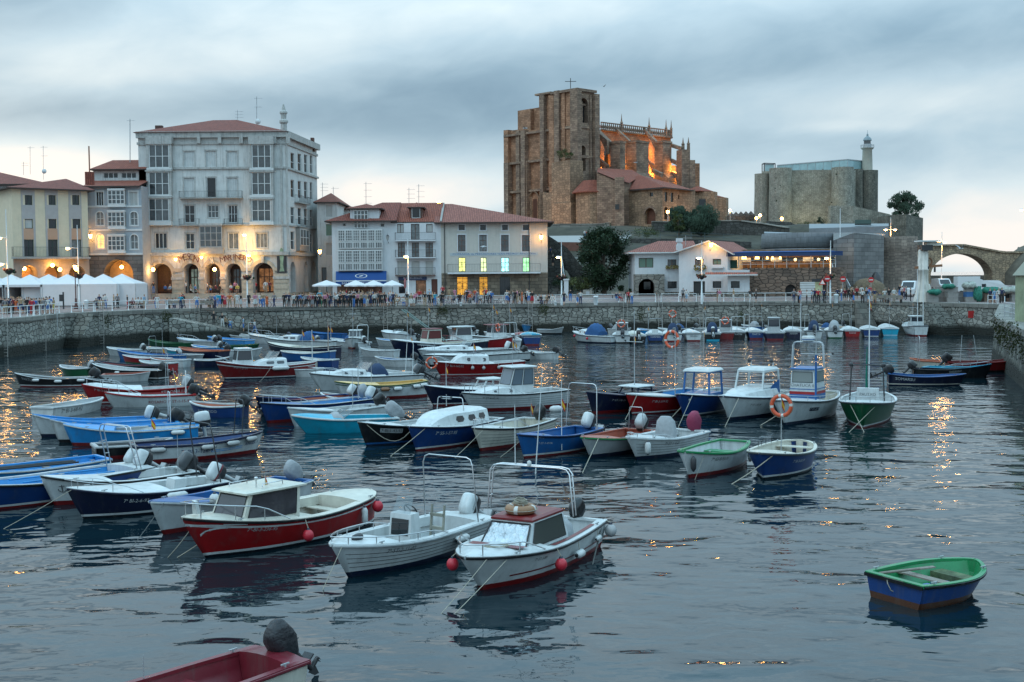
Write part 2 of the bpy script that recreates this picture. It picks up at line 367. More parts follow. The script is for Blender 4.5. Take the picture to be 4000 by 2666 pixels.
# ---- quay edge (world, from its pixels) ----
EDGE=[V3((-80,70,QZ)),V3((-56,97,QZ))]+[onz(x,y,QZ)for x,y in[(0,1246),(110,1238),(250,1224),(400,1218),(560,1211),(780,1205),(1100,1199),(1500,1192),(1800,1189),(2150,1186),(2500,1182),(3000,1178),(3400,1175),(3600,1181),(3780,1185),(3912,1189)]]
PIER=[onz(3912,1189,QZ),onz(3893,1237,QZ),V3((29.6,67,QZ)),V3((21.5,42,QZ)),V3((19,20,QZ))]
QW=stone('quay_rubble_stone','a5a39a','77766f','403f3a',kind='rubble',size=(.7,.42),tide=.95,stain=.45,bumps=.9)
QC=stone('quay_coping_stone','918e86','787670','484743',kind='brick',size=(1.5,.62),stain=.35,bumps=.5)
PAVE=stone('promenade_paving','8a7a72','77696a','5d5450',kind='brick',size=(.6,.6),stain=.18,bumps=.15)
PAVE2=stone('kerb_granite','6e6b65','5f5c56','4b4945',kind='brick',size=(1.2,.6),stain=.2,bumps=.2)
PIERS=stone('pier_rubble_stone','7d7d74','4b4c46','262622',kind='rubble',size=(1.1,.55),tide=.9,stain=.5,bumps=1.0)
def inset(poly,k,d):
 a=poly[max(k-1,0)];b=poly[min(k+1,len(poly)-1)];t=(b-a).normalized();return poly[k]+V3((-t.y,t.x,0))*d
gm=MB();rows=[]
for k,p in en(EDGE):
 q=inset(EDGE,k,.9);col=[q]
 ys=[max(q.y+2,y)for y in(142,150,158,166,178,230,420)]
 for i,y in en(ys):col.append(V3((q.x*(1 if y<230 else y/200),y,ground(q.x,y))))
 rows.append(col)
gm.loft(rows[::-1],PAVE,closed=False,cap=False,smooth=False)
r0=rows[-1];far=[V3((140,p.y,p.z))for p in r0];gm.loft([far,r0],PAVE,closed=False,cap=False,smooth=False)
l0=rows[0];far=[V3((-260,p.y,p.z))for p in l0];gm.loft([l0,far],PAVE,closed=False,cap=False,smooth=False)
tag(gm.build('promenade'),kind='structure')
pm=MB();pp=[inset(PIER,k,.8)for k in rn(len(PIER))]
pm.loft([[V3((140,p.y,QZ))for p in pp],pp],PAVE2,closed=False,cap=False,smooth=False);tag(pm.build('pier_pavement'),kind='structure')
def quay(edge,label,wallm,name='quay_wall',group='stone walls of the harbour basin'):
 t=thing(name,label,'wall',tuple(edge[len(edge)//2]-V3((0,0,QZ))),group=group)
 w=MB();c=MB();n=len(edge)
 def off(k,d):return inset(edge,k,d)
 rings=[]
 for k in rn(n-1):
  a,b=edge[k],edge[k+1];m=max(2,int((b-a).length/1.2))
  for i in rn(m+(1 if k==n-2 else 0)):
   f=i/m;base=[off(k,d).lerp(off(k+1,d),f)for d in(-.45,-.1)]
   ring=[]
   for j in rn(5):
    g=j/4;p=base[0].lerp(base[1],g);z=-.8+(QZ-.45+.8)*g
    r=mnoise.noise(V3((p.x*.9,z*1.3,p.y*.9)))*.10 if 0<j<4 else 0
    ring.append(V3((p.x,p.y-abs(r),z)))
   rings.append(ring)
 w.loft(rings[::-1],wallm,closed=False,cap=False,smooth=False)
 w.build('wall_face',t)
 prof=[(-.22,QZ-.45),(-.24,QZ-.02),(-.2,QZ+.012),(.92,QZ+.012)]
 rings=[[V3((off(k,d).x,off(k,d).y,z))for d,z in prof]for k in rn(n)]
 c.loft(rings[::-1],QC,closed=False,cap=False,smooth=False);c.build('coping',t)
 return t
quay(EDGE,'long rubble stone harbour wall with a coping, below the promenade railing',QW)
quay(PIER,'near stone pier wall with grass and weeds at the right edge of the water',PIERS)
def steps(x0,y0,x1,y1,w,label,dirn=1,n=14,matl=None,top=QZ,group='stone steps down to the water'):
 a=onz(x0,y0,QZ);b=onz(x1,y1,QZ);t=thing('quay_steps',label,'steps',(a.x,a.y,0),group=group);m=MB()
 d=(b-a);L_=d.length;d.normalize();nrm=V3((d.y,-d.x,0))
 if nrm.y>0:nrm=-nrm
 for i in rn(n):
  z=top*(1-(i+.5)/n);p=a+d*L_*i/n;q=a+d*L_*(i+1)/n
  m.hexa([V3((v.x,v.y,zz))for zz in(-.6,z)for v in(p+nrm*.2,q+nrm*.2,q+nrm*w,p+nrm*w)],matl or QC)
 m.build('treads',t);return t
steps(300,1222,232,1226,1.9,'narrow worn stone steps at the corner of the quay left of the white tents',matl=QW)
steps(3385,1175,3440,1177,1.6,'narrow sandy stone steps in the quay behind the white cabin boat')
steps(3672,1183,3790,1187,2.6,'broad dark stone steps with a white handrail below the stacked fish crates',matl=QW)
a=onz(690,1208,QZ);b=onz(1035,1200,QZ);t=thing('stone_ramp','stone ramp sloping down to the water along the quay wall with people on it','ramp',(a.x,a.y,0))
m=MB();m.hexa([V3((a.x,a.y-3.2,-.6)),V3((b.x,b.y-3.2,-.6)),V3((b.x,b.y-.2,-.6)),V3((a.x,a.y-.2,-.6)),V3((a.x,a.y-3.0,2.6)),V3((b.x,b.y-3.0,.15)),V3((b.x,b.y-.2,.15)),V3((a.x,a.y-.2,2.6))],QW);m.build('ramp_body',t)
RAMP=(a,b)
t=thing('pier_steps','brown stone pier steps cut off by the right edge of the photo','steps',(30,62,0));m=MB()
for i in rn(10):
 y=62-i*.75;x=29.4-(67-y)*.30
 m.box((x-1.3+.02*i,y-.76,-.4),(x+1.5,y,QZ-.33*i-.2),mat('brown_stone_step',(.16,.09,.055),rough=.9,var=.35,vs=3,bump=.6,bs=5))
m.build('treads',t)
def pole(label,pts,r=.045,m=None,name='handrail',cat='handrail',group=None):
 c=sum((V3(p)for p in pts),V3())/len(pts);o=MB().tube(pts,r,m or WM_,n=6).build(name);tag(o,label,cat,group);return o
p=onz(3735,1184,QZ);q=onz(3803,1304,0);pole('white sloping handrail beside the broad dark steps',[V3((p.x,p.y-.9,QZ+.2)),V3((q.x,q.y+.6,.1))])
p=onz(253,1226,QZ);q=onz(226,1362,0);pole('pale sloping handrail beside the narrow steps left of the tents',[V3((p.x,p.y-2.1,QZ+.4)),V3((q.x,q.y,.1))])
p=onz(1630,1191,QZ);q=onz(1790,1285,0);pole('long pale boom leaning from the quay down towards the moored boats',[V3((p.x,p.y-.5,QZ+.2)),V3((q.x,q.y,.9))],name='boom',cat='boom')
# ================= RAILINGS / LADDERS =================
RAILG='white railings along the quay edge'
def railing(x0,x1,label,step=2.6,hgt=1.02):
 pts=[]
 for x in rn(int(x0),int(x1)+1,max(8,int((x1-x0)/12))):pts.append(x)
 if pts[-1]<x1-4:pts.append(x1)
 def at(x):
  for k in rn(len(EDGE)-1):
   pa,pb=EDGE[k],EDGE[k+1];fa=pa.x-(x-CX)/F*pa.y*COSC;fb=pb.x-(x-CX)/F*pb.y*COSC
   if fa<=0<=fb or fb<=0<=fa:
    f=fa/(fa-fb);p=pa.lerp(pb,f);tt=(pb-pa).normalized();return p+V3((-tt.y,tt.x,0))*.35
  return EDGE[-1]
 P=[at(x)for x in pts];Lg=sum((P[i+1]-P[i]).length for i in rn(len(P)-1))
 t=thing('quay_railing',label,'railing',(P[0].x,P[0].y,QZ),group=RAILG);m=MB()
 for z,r in((hgt,.036),(hgt*.5,.024)):m.tube([p+V3((0,0,z+.01))for p in P],r,WM_,n=5)
 m.build('rail',t)
 n=max(1,round(Lg/step));acc=0
 for i in rn(n+1):
  d=Lg*i/n;k=0
  while k<len(P)-2 and d>(P[k+1]-P[k]).length:d-=(P[k+1]-P[k]).length;k+=1
  q=P[k].lerp(P[k+1],min(1,d/max(.01,(P[k+1]-P[k]).length)))
  MB().tube([q+V3((0,0,.0)),q+V3((0,0,.12)),q+V3((0,0,.14)),q+V3((0,0,hgt))],[.07,.07,.04,.036],WM_,n=6).build('post',t)
 return at
COSC=1.0/mh.cos(PITCH)
segs=[(-30,148,'white railing at the far left edge in front of the crowd'),(152,248,'white railing section ending at the corner steps'),(292,378,'short white railing right of the corner steps'),(384,1178-520,'white railing in front of the end of the white tents'),(664,1020,'white railing in front of the arcade of the tall white building'),(1024,1480,'long white railing in front of the bar terrace umbrellas'),(1516,2056,'long white railing with bicycles leaning beside it'),(2088,2420,'white railing left of the sea ladder below the dark tree'),(2446,2562,'short white railing in front of the stone porch arch'),(2584,2722,'short white railing in front of the white house'),(2748,3396,'long white railing in front of the stone terrace wall')]
for a_,b_,l_ in segs:railing(a_,b_,l_,step=2.7 if a_>380 else 1.5)
def edge_at(x,d=0.0,z=QZ):
 for k in rn(len(EDGE)-1):
  pa,pb=EDGE[k],EDGE[k+1];fa=pa.x-(x-CX)/F*pa.y*COSC;fb=pb.x-(x-CX)/F*pb.y*COSC
  if fa<=0<=fb or fb<=0<=fa:
   p=pa.lerp(pb,fa/(fa-fb));tt=(pb-pa).normalized();q=p+V3((-tt.y,tt.x,0))*d;return V3((q.x,q.y,z))
LADM=mat('ladder_metal',(.36,.34,.31),rough=.6,var=.2,metal=.3)
def ladder(x,label,top=1.0,w=.5):
 p=edge_at(x,-.35);t=thing('quay_ladder',label,'ladder',(p.x,p.y,0),group='metal ladders down the quay wall');m=MB()
 for s in(-w/2,w/2):
  m.tube([(p.x+s,p.y+1.0,QZ+.02),(p.x+s,p.y+.9,QZ+top),(p.x+s,p.y+.1,QZ+top),(p.x+s,p.y-.1,QZ+top-.25),(p.x+s,p.y-.35,.02)],.03,LADM,n=5)
 m.build('side_rail',t);m=MB()
 for i in rn(12):m.tube([(p.x-w/2,p.y-.12-.22*(1-i/12),.15+i*.29),(p.x+w/2,p.y-.12-.22*(1-i/12),.15+i*.29)],.016,LADM,n=4)
 m.build('rungs',t)
LL=[(10,'tall pale ladder at the far left edge of the wall'),(160,'pale ladder left of the corner steps'),(392,'pale ladder below the last white tent'),(768,'wide pale ladder below the arcade of the white building'),(1508,'pale ladder below the bar umbrellas'),(2072,'pale ladder below the stairs beside the stone-based building'),(2440,'pale ladder below the dark tree'),(2578,'pale ladder below the stone porch'),(2735,'pale ladder below the gabled white house'),(2932,'pale ladder below the left end of the stone terrace')]
for x,l in LL:ladder(x,l)
# ================= FACADES =================
class Fac:
 def __init__(s,xa,Ya,xb,Yb,D=8.0,zb=None):
  a=atY(xa,1150,Ya);b=atY(xb,1150,Yb);s.o=V3((a.x,a.y,0));s.d=V3((b.x-a.x,b.y-a.y,0));s.W=s.d.length;s.d.normalize();s.n=V3((s.d.y,-s.d.x,0));s.D=D
  s.zb=zb if zb is not None else min(ground(a.x,a.y),ground(b.x,b.y))-.05
 def pt(s,u,z,n=0.0):return s.o+s.d*u+s.n*n+V3((0,0,z))
 def px(s,x,y,n=0.0):
  r=ray(x,y);o=s.o+s.n*n;c=V3((0,0,H));t=(o-c).dot(s.n)/r.dot(s.n);p=c+r*t;return((p-s.o).dot(s.d),p.z)
 def box(s,m,u0,u1,z0,z1,n0,n1,mat):
  return m.hexa([s.pt(u0,z0,n1),s.pt(u1,z0,n1),s.pt(u1,z0,n0),s.pt(u0,z0,n0),s.pt(u0,z1,n1),s.pt(u1,z1,n1),s.pt(u1,z1,n0),s.pt(u0,z1,n0)],mat)
 def rect(s,zf,r,n=0.0):
  if zf:x0,y0=zf(r[0],r[1]);x1,y1=zf(r[2],r[3])
  else:x0,y0,x1,y1=r[:4]
  xm,ym=(x0+x1)/2,(y0+y1)/2
  u0=s.px(x0,ym,n)[0];u1=s.px(x1,ym,n)[0];zt=s.px(xm,y0,n)[1];zb=s.px(xm,y1,n)[1];return(u0,zb,u1,zt)
def cW_(m,fc,U0,U1,Z0,Z1,ops,wm,n=0.0,rd=.22):
 """outer wall face with real openings and reveals; ops: (u0,z0,u1,z1,arch)"""
 us=sorted(set([U0,U1]+[q for o in ops for q in(o[0],o[2])if U0<q<U1]));zs=sorted(set([Z0,Z1]+[q for o in ops for q in(o[1],o[3])if Z0<q<Z1]))
 for i in rn(len(us)-1):
  j=0
  while j<len(zs)-1:
   uc=(us[i]+us[i+1])/2;inside=lambda k:any(o[0]<uc<o[2]and o[1]<(zs[k]+zs[k+1])/2<o[3]for o in ops)
   if inside(j):j+=1;continue
   k=j
   while k+1<len(zs)-1 and not inside(k+1):k+=1
   m.face([fc.pt(us[i],zs[j],n),fc.pt(us[i+1],zs[j],n),fc.pt(us[i+1],zs[k+1],n),fc.pt(us[i],zs[k+1],n)],wm);j=k+1
 for o in ops:
  u0,za,u1,zt=o[:4];arch=o[4]if len(o)>4 else 0;r=(o[5]if len(o)>5 and o[5]else rd)
  if arch:
   R=(u1-u0)/2;zc_=zt-R*arch;cu=(u0+u1)/2;K=12
   arc=[(cu-R*mh.cos(mh.pi*k/K),zc_+R*arch*mh.sin(mh.pi*k/K))for k in rn(K+1)]
   for side in(0,1):
    pts=arc[:K//2+1]if side==0 else arc[K//2:]
    corner=(u0,zt)if side==0 else(u1,zt)
    for a,b in zip(pts[:-1],pts[1:]):m.face([fc.pt(*corner,n),fc.pt(*a,n),fc.pt(*b,n)],wm)
   edge=[(u0,za)]+arc+[(u1,za)]
  else:edge=[(u0,za),(u0,zt),(u1,zt),(u1,za)]
  for a,b in zip(edge,edge[1:]+edge[:1]):
   m.face([fc.pt(*a,n),fc.pt(*b,n),fc.pt(*b,n-r),fc.pt(*a,n-r)],wm)
WHF=mat('white_window_frame',(.58,.59,.58),rough=.5,var=.08)
BRF=mat('brown_window_frame',(.10,.045,.03),rough=.6,var=.2)
CURT=mat('curtained_glass',(.16,.17,.17),rough=.15,var=.4,vs=2.5)
SHUTW=mat('pale_roller_shutter',(.42,.42,.40),rough=.7,var=.08,dirt=.2)
SHUTG=mat('green_roller_shutter',(.13,.20,.15),rough=.7,var=.1)
GLASSG=mat('reflecting_window_glass',(.05,.06,.065),rough=.04,spec=1.0,var=.5,vs=1.3)
LITY=mat('lit_amber_doorway',(.9,.42,.05),emis=.85,var=.45,vs=1.2)
LITW=mat('lit_window_warm',(.9,.6,.25),emis=.8,ecol=(1,.62,.22),var=.4)
SHW=mat('white_slatted_shutter',(.50,.51,.50),rough=.6,var=.12)
def window(parent,fc,r,st,n=0.0,rd=.2,arch=0,fw=.07):
 """st: cols, rows, frame material, pane material, surround material or None"""
 cols,rows,fm,pm,sur=st;u0,za,u1,zt=r;m=MB();nn=n-rd+.02
 for a,b,c,d in((u0,u0+fw,za,zt),(u1-fw,u1,za,zt),(u0+fw,u1-fw,za,za+fw),(u0+fw,u1-fw,zt-fw,zt)):fc.box(m,a,b,c,d,nn,nn+.07,fm)
 mw=.035 if(u1-u0)<1.6 else.05
 for i in rn(1,cols):
  u=u0+(u1-u0)*i/cols;fc.box(m,u-mw,u+mw,za+fw,zt-fw,nn+.003,nn+.06,fm)
 for i in rn(1,rows):
  z=za+(zt-za)*i/rows;fc.box(m,u0+fw,u1-fw,z-mw*.8,z+mw*.8,nn+.006,nn+.055,fm)
 w=m.build('window',parent)
 p=MB();p.face([fc.pt(u0,za,nn+.01),fc.pt(u1,za,nn+.01),fc.pt(u1,zt,nn+.01),fc.pt(u0,zt,nn+.01)],pm);p.build('pane',w)
 if sur:
  s=MB();e=.13
  if not arch:
   for a,b,c,d in((u0-e,u0-.001,za,zt),(u1+.001,u1+e,za,zt),(u0-e-.05,u1+e+.05,zt+.001,zt+e*1.4),(u0-e-.05,u1+e+.05,za-e,za-.001)):fc.box(s,a,b,c,d,n-.01,n+.05,sur)
  else:
   fc.box(s,u0-e-.05,u1+e+.05,za-e,za-.001,n-.01,n+.05,sur);fc.box(s,u0-e,u0-.001,za,zt-(u1-u0)/2,n-.01,n+.04,sur);fc.box(s,u1+.001,u1+e,za,zt-(u1-u0)/2,n-.01,n+.04,sur)
   R=(u1-u0)/2;cu=(u0+u1)/2;zc_=zt-R;K=10
   for k in rn(K):
    a0,a1=mh.pi*k/K,mh.pi*(k+1)/K;q=lambda rr,a:(cu+rr*mh.cos(a),zc_+rr*mh.sin(a))
    pts=[q(R,a0),q(R+e,a0),q(R+e,a1),q(R,a1)];s.hexa([fc.pt(*v,n-.01)for v in pts]+[fc.pt(*v,n+.04)for v in pts],sur)
  s.build('surround',w)
 return w
def shell(m,fc,U0,U1,Z0,Z1,wm,D=None,topm=None):
 D=D or fc.D;P=fc.pt
 m.face([P(U0,Z0,0),P(U0,Z1,0),P(U0,Z1,-D),P(U0,Z0,-D)],wm);m.face([P(U1,Z0,0),P(U1,Z0,-D),P(U1,Z1,-D),P(U1,Z1,0)],wm)
 m.face([P(U0,Z0,-D),P(U0,Z1,-D),P(U1,Z1,-D),P(U1,Z0,-D)],wm);m.face([P(U0,Z1,0),P(U1,Z1,0),P(U1,Z1,-D),P(U0,Z1,-D)],topm or wm)
def hip(m,fc,u0,u1,n0,n1,ze,zr,rm,hl=1.0,hr=1.0,th=.16,em=None,ov=.5):
 """hip roof over u0..u1, n0(back)..n1(front), eave z, ridge z; hl/hr how far the ridge ends are hipped in (0 = gable)"""
 u0-=ov;u1+=ov;n0-=ov;n1+=ov;nm=(n0+n1)/2;hw=(n1-n0)/2
 P=fc.pt;a,b,c,d=P(u0,ze,n1),P(u1,ze,n1),P(u1,ze,n0),P(u0,ze,n0);sc_=min(1,(u1-u0)*.98/max(.01,hw*(hl+hr)));rl=P(u0+hw*hl*sc_,zr,nm);rr=P(u1-hw*hr*sc_,zr,nm)
 m.face([a,b,rr,rl],rm);m.face([c,d,rl,rr],rm);m.face([d,a,rl],rm if hl else em or rm);m.face([b,c,rr],rm if hr else em or rm)
 e=em or EAVE
 m.face([d,c,b,a],e)
 for p,q in((a,b),(b,c),(c,d),(d,a)):
  dz=V3((0,0,th));m.face([p-dz,q-dz,q,p],e)
 dz=V3((0,0,th));m.face([d-dz,c-dz,b-dz,a-dz],e)
EAVE=mat('dark_eave_timber',(.05,.035,.03),rough=.8,var=.2)
TILE=tiles('terracotta_roof_tiles','9a5242','6a382e');TILE2=tiles('orange_roof_tiles','a25a44','784034')
TILE3=tiles('faded_roof_tiles','ac6b5c','7d4a40')
def balcony(parent,fc,u0,u1,z,dep=.9,hgt=1.0,rm=None,sm=None,gap=.14,slab=.12):
 b=MB();fc.box(b,u0,u1,z-slab,z,.0,dep,sm or STUC);bo=b.build('balcony',parent)
 r=MB();rm=rm or DK_
 for zz in(z+hgt,z+.08):r.bar(fc.pt(u0+.03,zz,dep-.04),fc.pt(u1-.03,zz,dep-.04),.035,.035,rm);r.bar(fc.pt(u0+.03,zz,0.02),fc.pt(u0+.03,zz,dep-.04),.035,.035,rm);r.bar(fc.pt(u1-.03,zz,0.02),fc.pt(u1-.03,zz,dep-.04),.035,.035,rm)
 k=max(2,int((u1-u0)/gap))
 for i in rn(k+1):
  u=u0+.03+(u1-u0-.06)*i/k;r.bar(fc.pt(u,z+.08,dep-.04),fc.pt(u,z+hgt,dep-.04),.018,.018,rm)
 for i in rn(1,int(dep/gap)):
  for u in(u0+.03,u1-.03):r.bar(fc.pt(u,z+.08,i*gap),fc.pt(u,z+hgt,i*gap),.018,.018,rm)
 r.build('railing',bo)
STUC=mat('grey_stucco',(.30,.29,.27),rough=.85,var=.12,dirt=.4)
def sign_text(parent,fc,u,z,body,size,m_,n=.05,depth=.02,name='lettering',sx=1.0):
 vs,fs=text_pts(body,size);m=MB();m.add([fc.pt(u+x*sx,z+y,n)for x,y in vs],fs,m_);return m.build(name,parent)
def text_w(body,size):
 vs,fs=text_pts(body,size);return max(v[0]for v in vs)-min(v[0]for v in vs)
# ---- 1. big white arcade building ----
WP=mat('aged_white_stucco',(.56,.56,.54),rough=.8,var=.12,vs=.9,dirt=.75,bump=.15,bs=6)
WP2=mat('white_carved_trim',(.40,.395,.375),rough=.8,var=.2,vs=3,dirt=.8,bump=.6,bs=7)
WPG=mat('carved_stone_pillars',(.42,.36,.28),rough=.8,var=.15,vs=2,dirt=.4,bump=.2,bs=6)
fw_=Fac(554,170,1124,170,D=16)
R=lambda r,n=0.0,f=fw_,zf=z2:f.rect(zf,r,n)
T=thing('arcade_building','tall ornate white building with glazed bays, balconies and a lit arcade','building',tuple(fw_.pt(fw_.W/2,fw_.zb)))
w2=(2,2,WHF,GD_,WP2);sh=(4,1,WHF,SHW,WP2);w3=(3,2,WHF,GLASSG,None);d2=(2,3,WHF,GLASSG,WP2);dk=(1,1,WHF,GD_,WP2)
up=[((330,445,405,560),sh),((488,442,560,560),sh),((640,445,714,560),sh),((330,638,405,775),sh),((494,636,560,778),dk),((642,636,714,778),sh),((334,836,406,960),(2,2,WHF,GD_,WP2)),((502,836,578,925),(3,2,WHF,GLASSG,WP2)),((650,836,714,960),(3,2,WHF,GD_,WP2)),((122,1035,206,1146),(3,1,WHF,GD_,WP2)),((342,1038,404,1150),(2,2,WHF,GD_,WP2)),((650,1035,720,1150),(2,1,WHF,LITC if False else CURT,WP2)),((852,1036,930,1142),(3,1,WHF,CURT,WP2))]
ops=[];items=[]
for r,st in up:
 q=R(r);ops.append((*q,0));items.append((q,st))
arch_px=[(90,1255,243,1500),(330,1255,437,1500),(482,1255,592,1500),(636,1255,745,1500),(828,1250,975,1500)]
gz=fw_.zb+.75
arcs=[]
for r in arch_px:
 q=R(r);q=(q[0],gz,q[2],q[3]);arcs.append(q);ops.append((*q,1,2.6))
ztop=R((0,330,10,340))[3]
m=MB();cW_(m,fw_,0,fw_.W,fw_.zb,ztop,ops,WP)
sideA=atY(1124,1150,170)
fs_=Fac(1124,170,1246,188,D=6)
shell_pts=[(fw_.pt(0,0,0).x,fw_.pt(0,0,0).y),(fw_.pt(0,0,-16).x,fw_.pt(0,0,-16).y)]
P=fw_.pt
m.face([P(0,fw_.zb,0),P(0,ztop,0),P(0,ztop,-18),P(0,fw_.zb,-18)],WP)
m.face([P(0,fw_.zb,-18),P(0,ztop,-18),fs_.pt(fs_.W,ztop),fs_.pt(fs_.W,fw_.zb)],WP)
sops=[];sitems=[]
for cx,w_ in((1112,26),(1163,24),(1207,22),(1247,18)):
 for(ya,yb)in((455,585),(650,775),(845,965),(1020,1150)):
  k=(cx-1085)/215;q=fs_.rect(z2,(cx-w_/2,ya+k*28,cx+w_/2,yb+k*25));sops.append((*q,0));sitems.append((q,(1,2,WHF,GD_,None)))
for cx,w_ in((1115,36),(1210,26),(1265,34)):
 q=fs_.rect(z2,(cx-w_/2,1240,cx+w_/2,1450));q=(q[0],fw_.zb+.3,q[2],q[3]);sops.append((*q,1,1.2))
cW_(m,fs_,0,fs_.W,fw_.zb,ztop,sops,WP)
m.build('wall',T)
for q,st in items:window(T,fw_,q,st)
for q,st in sitems:window(T,fs_,q,st)
tr=MB()
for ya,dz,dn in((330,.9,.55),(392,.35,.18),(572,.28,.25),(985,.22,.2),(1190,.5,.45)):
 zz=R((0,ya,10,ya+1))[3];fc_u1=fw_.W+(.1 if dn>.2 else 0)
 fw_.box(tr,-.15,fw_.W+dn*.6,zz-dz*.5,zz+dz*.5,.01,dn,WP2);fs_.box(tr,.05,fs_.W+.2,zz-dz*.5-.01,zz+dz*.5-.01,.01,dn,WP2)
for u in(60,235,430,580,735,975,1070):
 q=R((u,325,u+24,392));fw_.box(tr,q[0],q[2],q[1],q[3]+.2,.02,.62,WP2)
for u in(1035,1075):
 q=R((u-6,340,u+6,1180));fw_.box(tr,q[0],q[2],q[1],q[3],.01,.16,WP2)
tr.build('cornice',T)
ar=MB()
for q in arcs:
 Rr=(q[2]-q[0])/2;cu=(q[0]+q[2])/2;zc_=q[3]-Rr;K=14
 for e0,e1,nn in((.02,.3,.22),(.3,.5,.14)):
  for k in rn(K):
   a0,a1=mh.pi*k/K,mh.pi*(k+1)/K;g=lambda rr,a:(cu+rr*mh.cos(a),zc_+rr*mh.sin(a));pts=[g(Rr+e0,a0),g(Rr+e1,a0),g(Rr+e1,a1),g(Rr+e0,a1)]
   ar.hexa([fw_.pt(*v,0.004)for v in pts]+[fw_.pt(*v,nn)for v in pts],WPG)
 kz=q[3];fw_.box(ar,cu-.22,cu+.22,kz+.02,kz+.95,.23,.42,WP2)
edges=[0.0]+[v for q in arcs for v in(q[0],q[2])]+[fw_.W]
for i in rn(0,len(edges),2):
 a_,b_=edges[i],edges[i+1];zc_=arcs[0][3]-1.4
 a_+=.03;b_-=.03
 if i+2>=len(edges):b_=a_+2.2
 fw_.box(ar,a_,b_,gz,zc_-.9,.005,.2,WPG);fw_.box(ar,a_-.06,b_+.06,zc_-.9,zc_-.55,.005,.32,WP2)
 for k in rn(4):fw_.box(ar,a_+.15,b_-.15,gz+.55+k*.85,gz+1.0+k*.85,.2,.26,WPG)
fw_.box(ar,-.1,fw_.W+.2,fw_.zb,gz,.005,.5,WPG);fs_.box(ar,0,fs_.W+.1,fw_.zb,gz,.005,.3,WPG)
ar.build('arcade_stonework',T)
ib=MB();WOODI=mat('dark_wood_bar_front',(.07,.03,.015),rough=.5,var=.4,vs=4);bf=[]
fw_.box(ib,.3,fw_.W-2,fw_.zb,arcs[0][3]+.5,-2.8,-2.6,WOODI)
ib.face([P(.3,gz+.01,0),P(fw_.W-2,gz+.01,0),P(fw_.W-2,gz+.01,-2.7),P(.3,gz+.01,-2.7)],PAVE)
ib.build('bar_front',T)
for qi,q in en(arcs):
 g=MB();u0,u1=q[0]+.35,q[2]-.35;pm_=[WOODI,mat('lit_teal_window',(.25,.32,.27),emis=.35,ecol=(.5,.65,.5),var=.6,vs=2),GLASSG,GLASSG,mat('warm_bar_interior',(.3,.13,.05),emis=.45,ecol=(.8,.36,.1),var=1.0,vs=1.6)][qi]
 fw_.box(g,u0,u1,gz+.2,q[3]-.8,-2.59,-2.5,pm_);w=g.build('bar_window',T)
 g=MB()
 for k in rn(4):u=u0+(u1-u0)*k/3;fw_.box(g,u-.05,u+.05,gz+.2,q[3]-.7,-2.49,-2.42,WOODI)
 fw_.box(g,u0,u1,gz+2.2,gz+2.32,-2.49,-2.43,WOODI);g.build('mullions',w)
def bay(x0,x1,levels,dep=.75,cols=3):
 for(ya,yb,base,head)in levels:
  q=R((x0,ya,x1,yb),dep);u0,za,u1,zt=q;b=MB()
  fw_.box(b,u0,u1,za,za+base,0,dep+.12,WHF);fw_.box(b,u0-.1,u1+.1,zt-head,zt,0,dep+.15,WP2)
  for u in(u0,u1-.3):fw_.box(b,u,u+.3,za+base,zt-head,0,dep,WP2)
  b.build('bay',T);fr=Fac.__new__(Fac);fr.__dict__.update(fw_.__dict__)
  window(T,fr,(u0+.32,za+base+.02,u1-.32,zt-head-.02),(cols,2,WHF,GLASSG,None),n=dep,rd=.14,fw=.12)
bay(58,238,[(335,580,.25,1.15),(582,772,.15,.2),(774,980,.55,.2)]);bay(800,972,[(335,582,.25,1.15),(584,780,.35,.2),(782,976,.45,.2)])
q=R((434,930,610,1186),.8);b=MB();u0,za,u1,zt=q
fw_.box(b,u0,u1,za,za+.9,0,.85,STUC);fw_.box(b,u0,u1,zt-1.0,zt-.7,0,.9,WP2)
b.build('bay',T);window(T,fw_,(u0+.1,za+.92,u1-.1,zt-1.02),(4,3,mat('grey_window_frame',(.32,.32,.31),rough=.6,var=.1),GLASSG,None),n=.8,rd=.1,fw=.14)
for r in((290,730,745,788),(290,930,434,985),(612,930,748,980)):
 q=R(r,.9);balcony(T,fw_,q[0],q[2],q[1]+.15,dep=.95,hgt=q[3]-q[1]-.2,gap=.2)
for r in((1150,755,1235,830),(1155,950,1222,1000)):
 q=fs_.rect(z2,r,.5);balcony(T,fs_,q[0],q[2],q[1]+.2,dep=.7,hgt=1.0,gap=.2)
q=fs_.rect(z2,(1160,1000,1225,1165),.5);b=MB();fs_.box(b,q[0],q[2],q[1],q[3],0,.6,STUC);b.build('bay',T)
window(T,fs_,(q[0]+.1,q[1]+.8,q[2]-.1,q[3]-.2),(3,2,WHF,GLASSG,None),n=.62,rd=.02)
rf=MB();c=[P(-.5,ztop+.3,.8),P(fw_.W+.5,ztop+.3,.8),fs_.pt(fs_.W+.3,ztop+.3,.4),P(-.5,ztop+.3,-18)]
ap1=atY(*z2(540,222),178);ap2=atY(*z2(712,220),178)
rf.face([c[0],c[1],ap2,ap1],TILE);rf.face([c[1],c[2],ap2],TILE);rf.face([c[2],c[3],ap1,ap2],TILE);rf.face([c[3],c[0],ap1],TILE);rf.face(c[::-1],EAVE)
ro=rf.build('roof',T)
for r in((195,292,240,304),(540,296,585,308),(697,296,742,308),(900,300,930,308)):
 x,y=z2((r[0]+r[2])/2,(r[1]+r[3])/2);p=atY(x,y,172.2);MB().box((p.x-.8,p.y-.3,p.z-.1),(p.x+.8,p.y+.9,p.z+.12),mat('skylight',(.5,.52,.53),rough=.2)).build('skylight',ro)
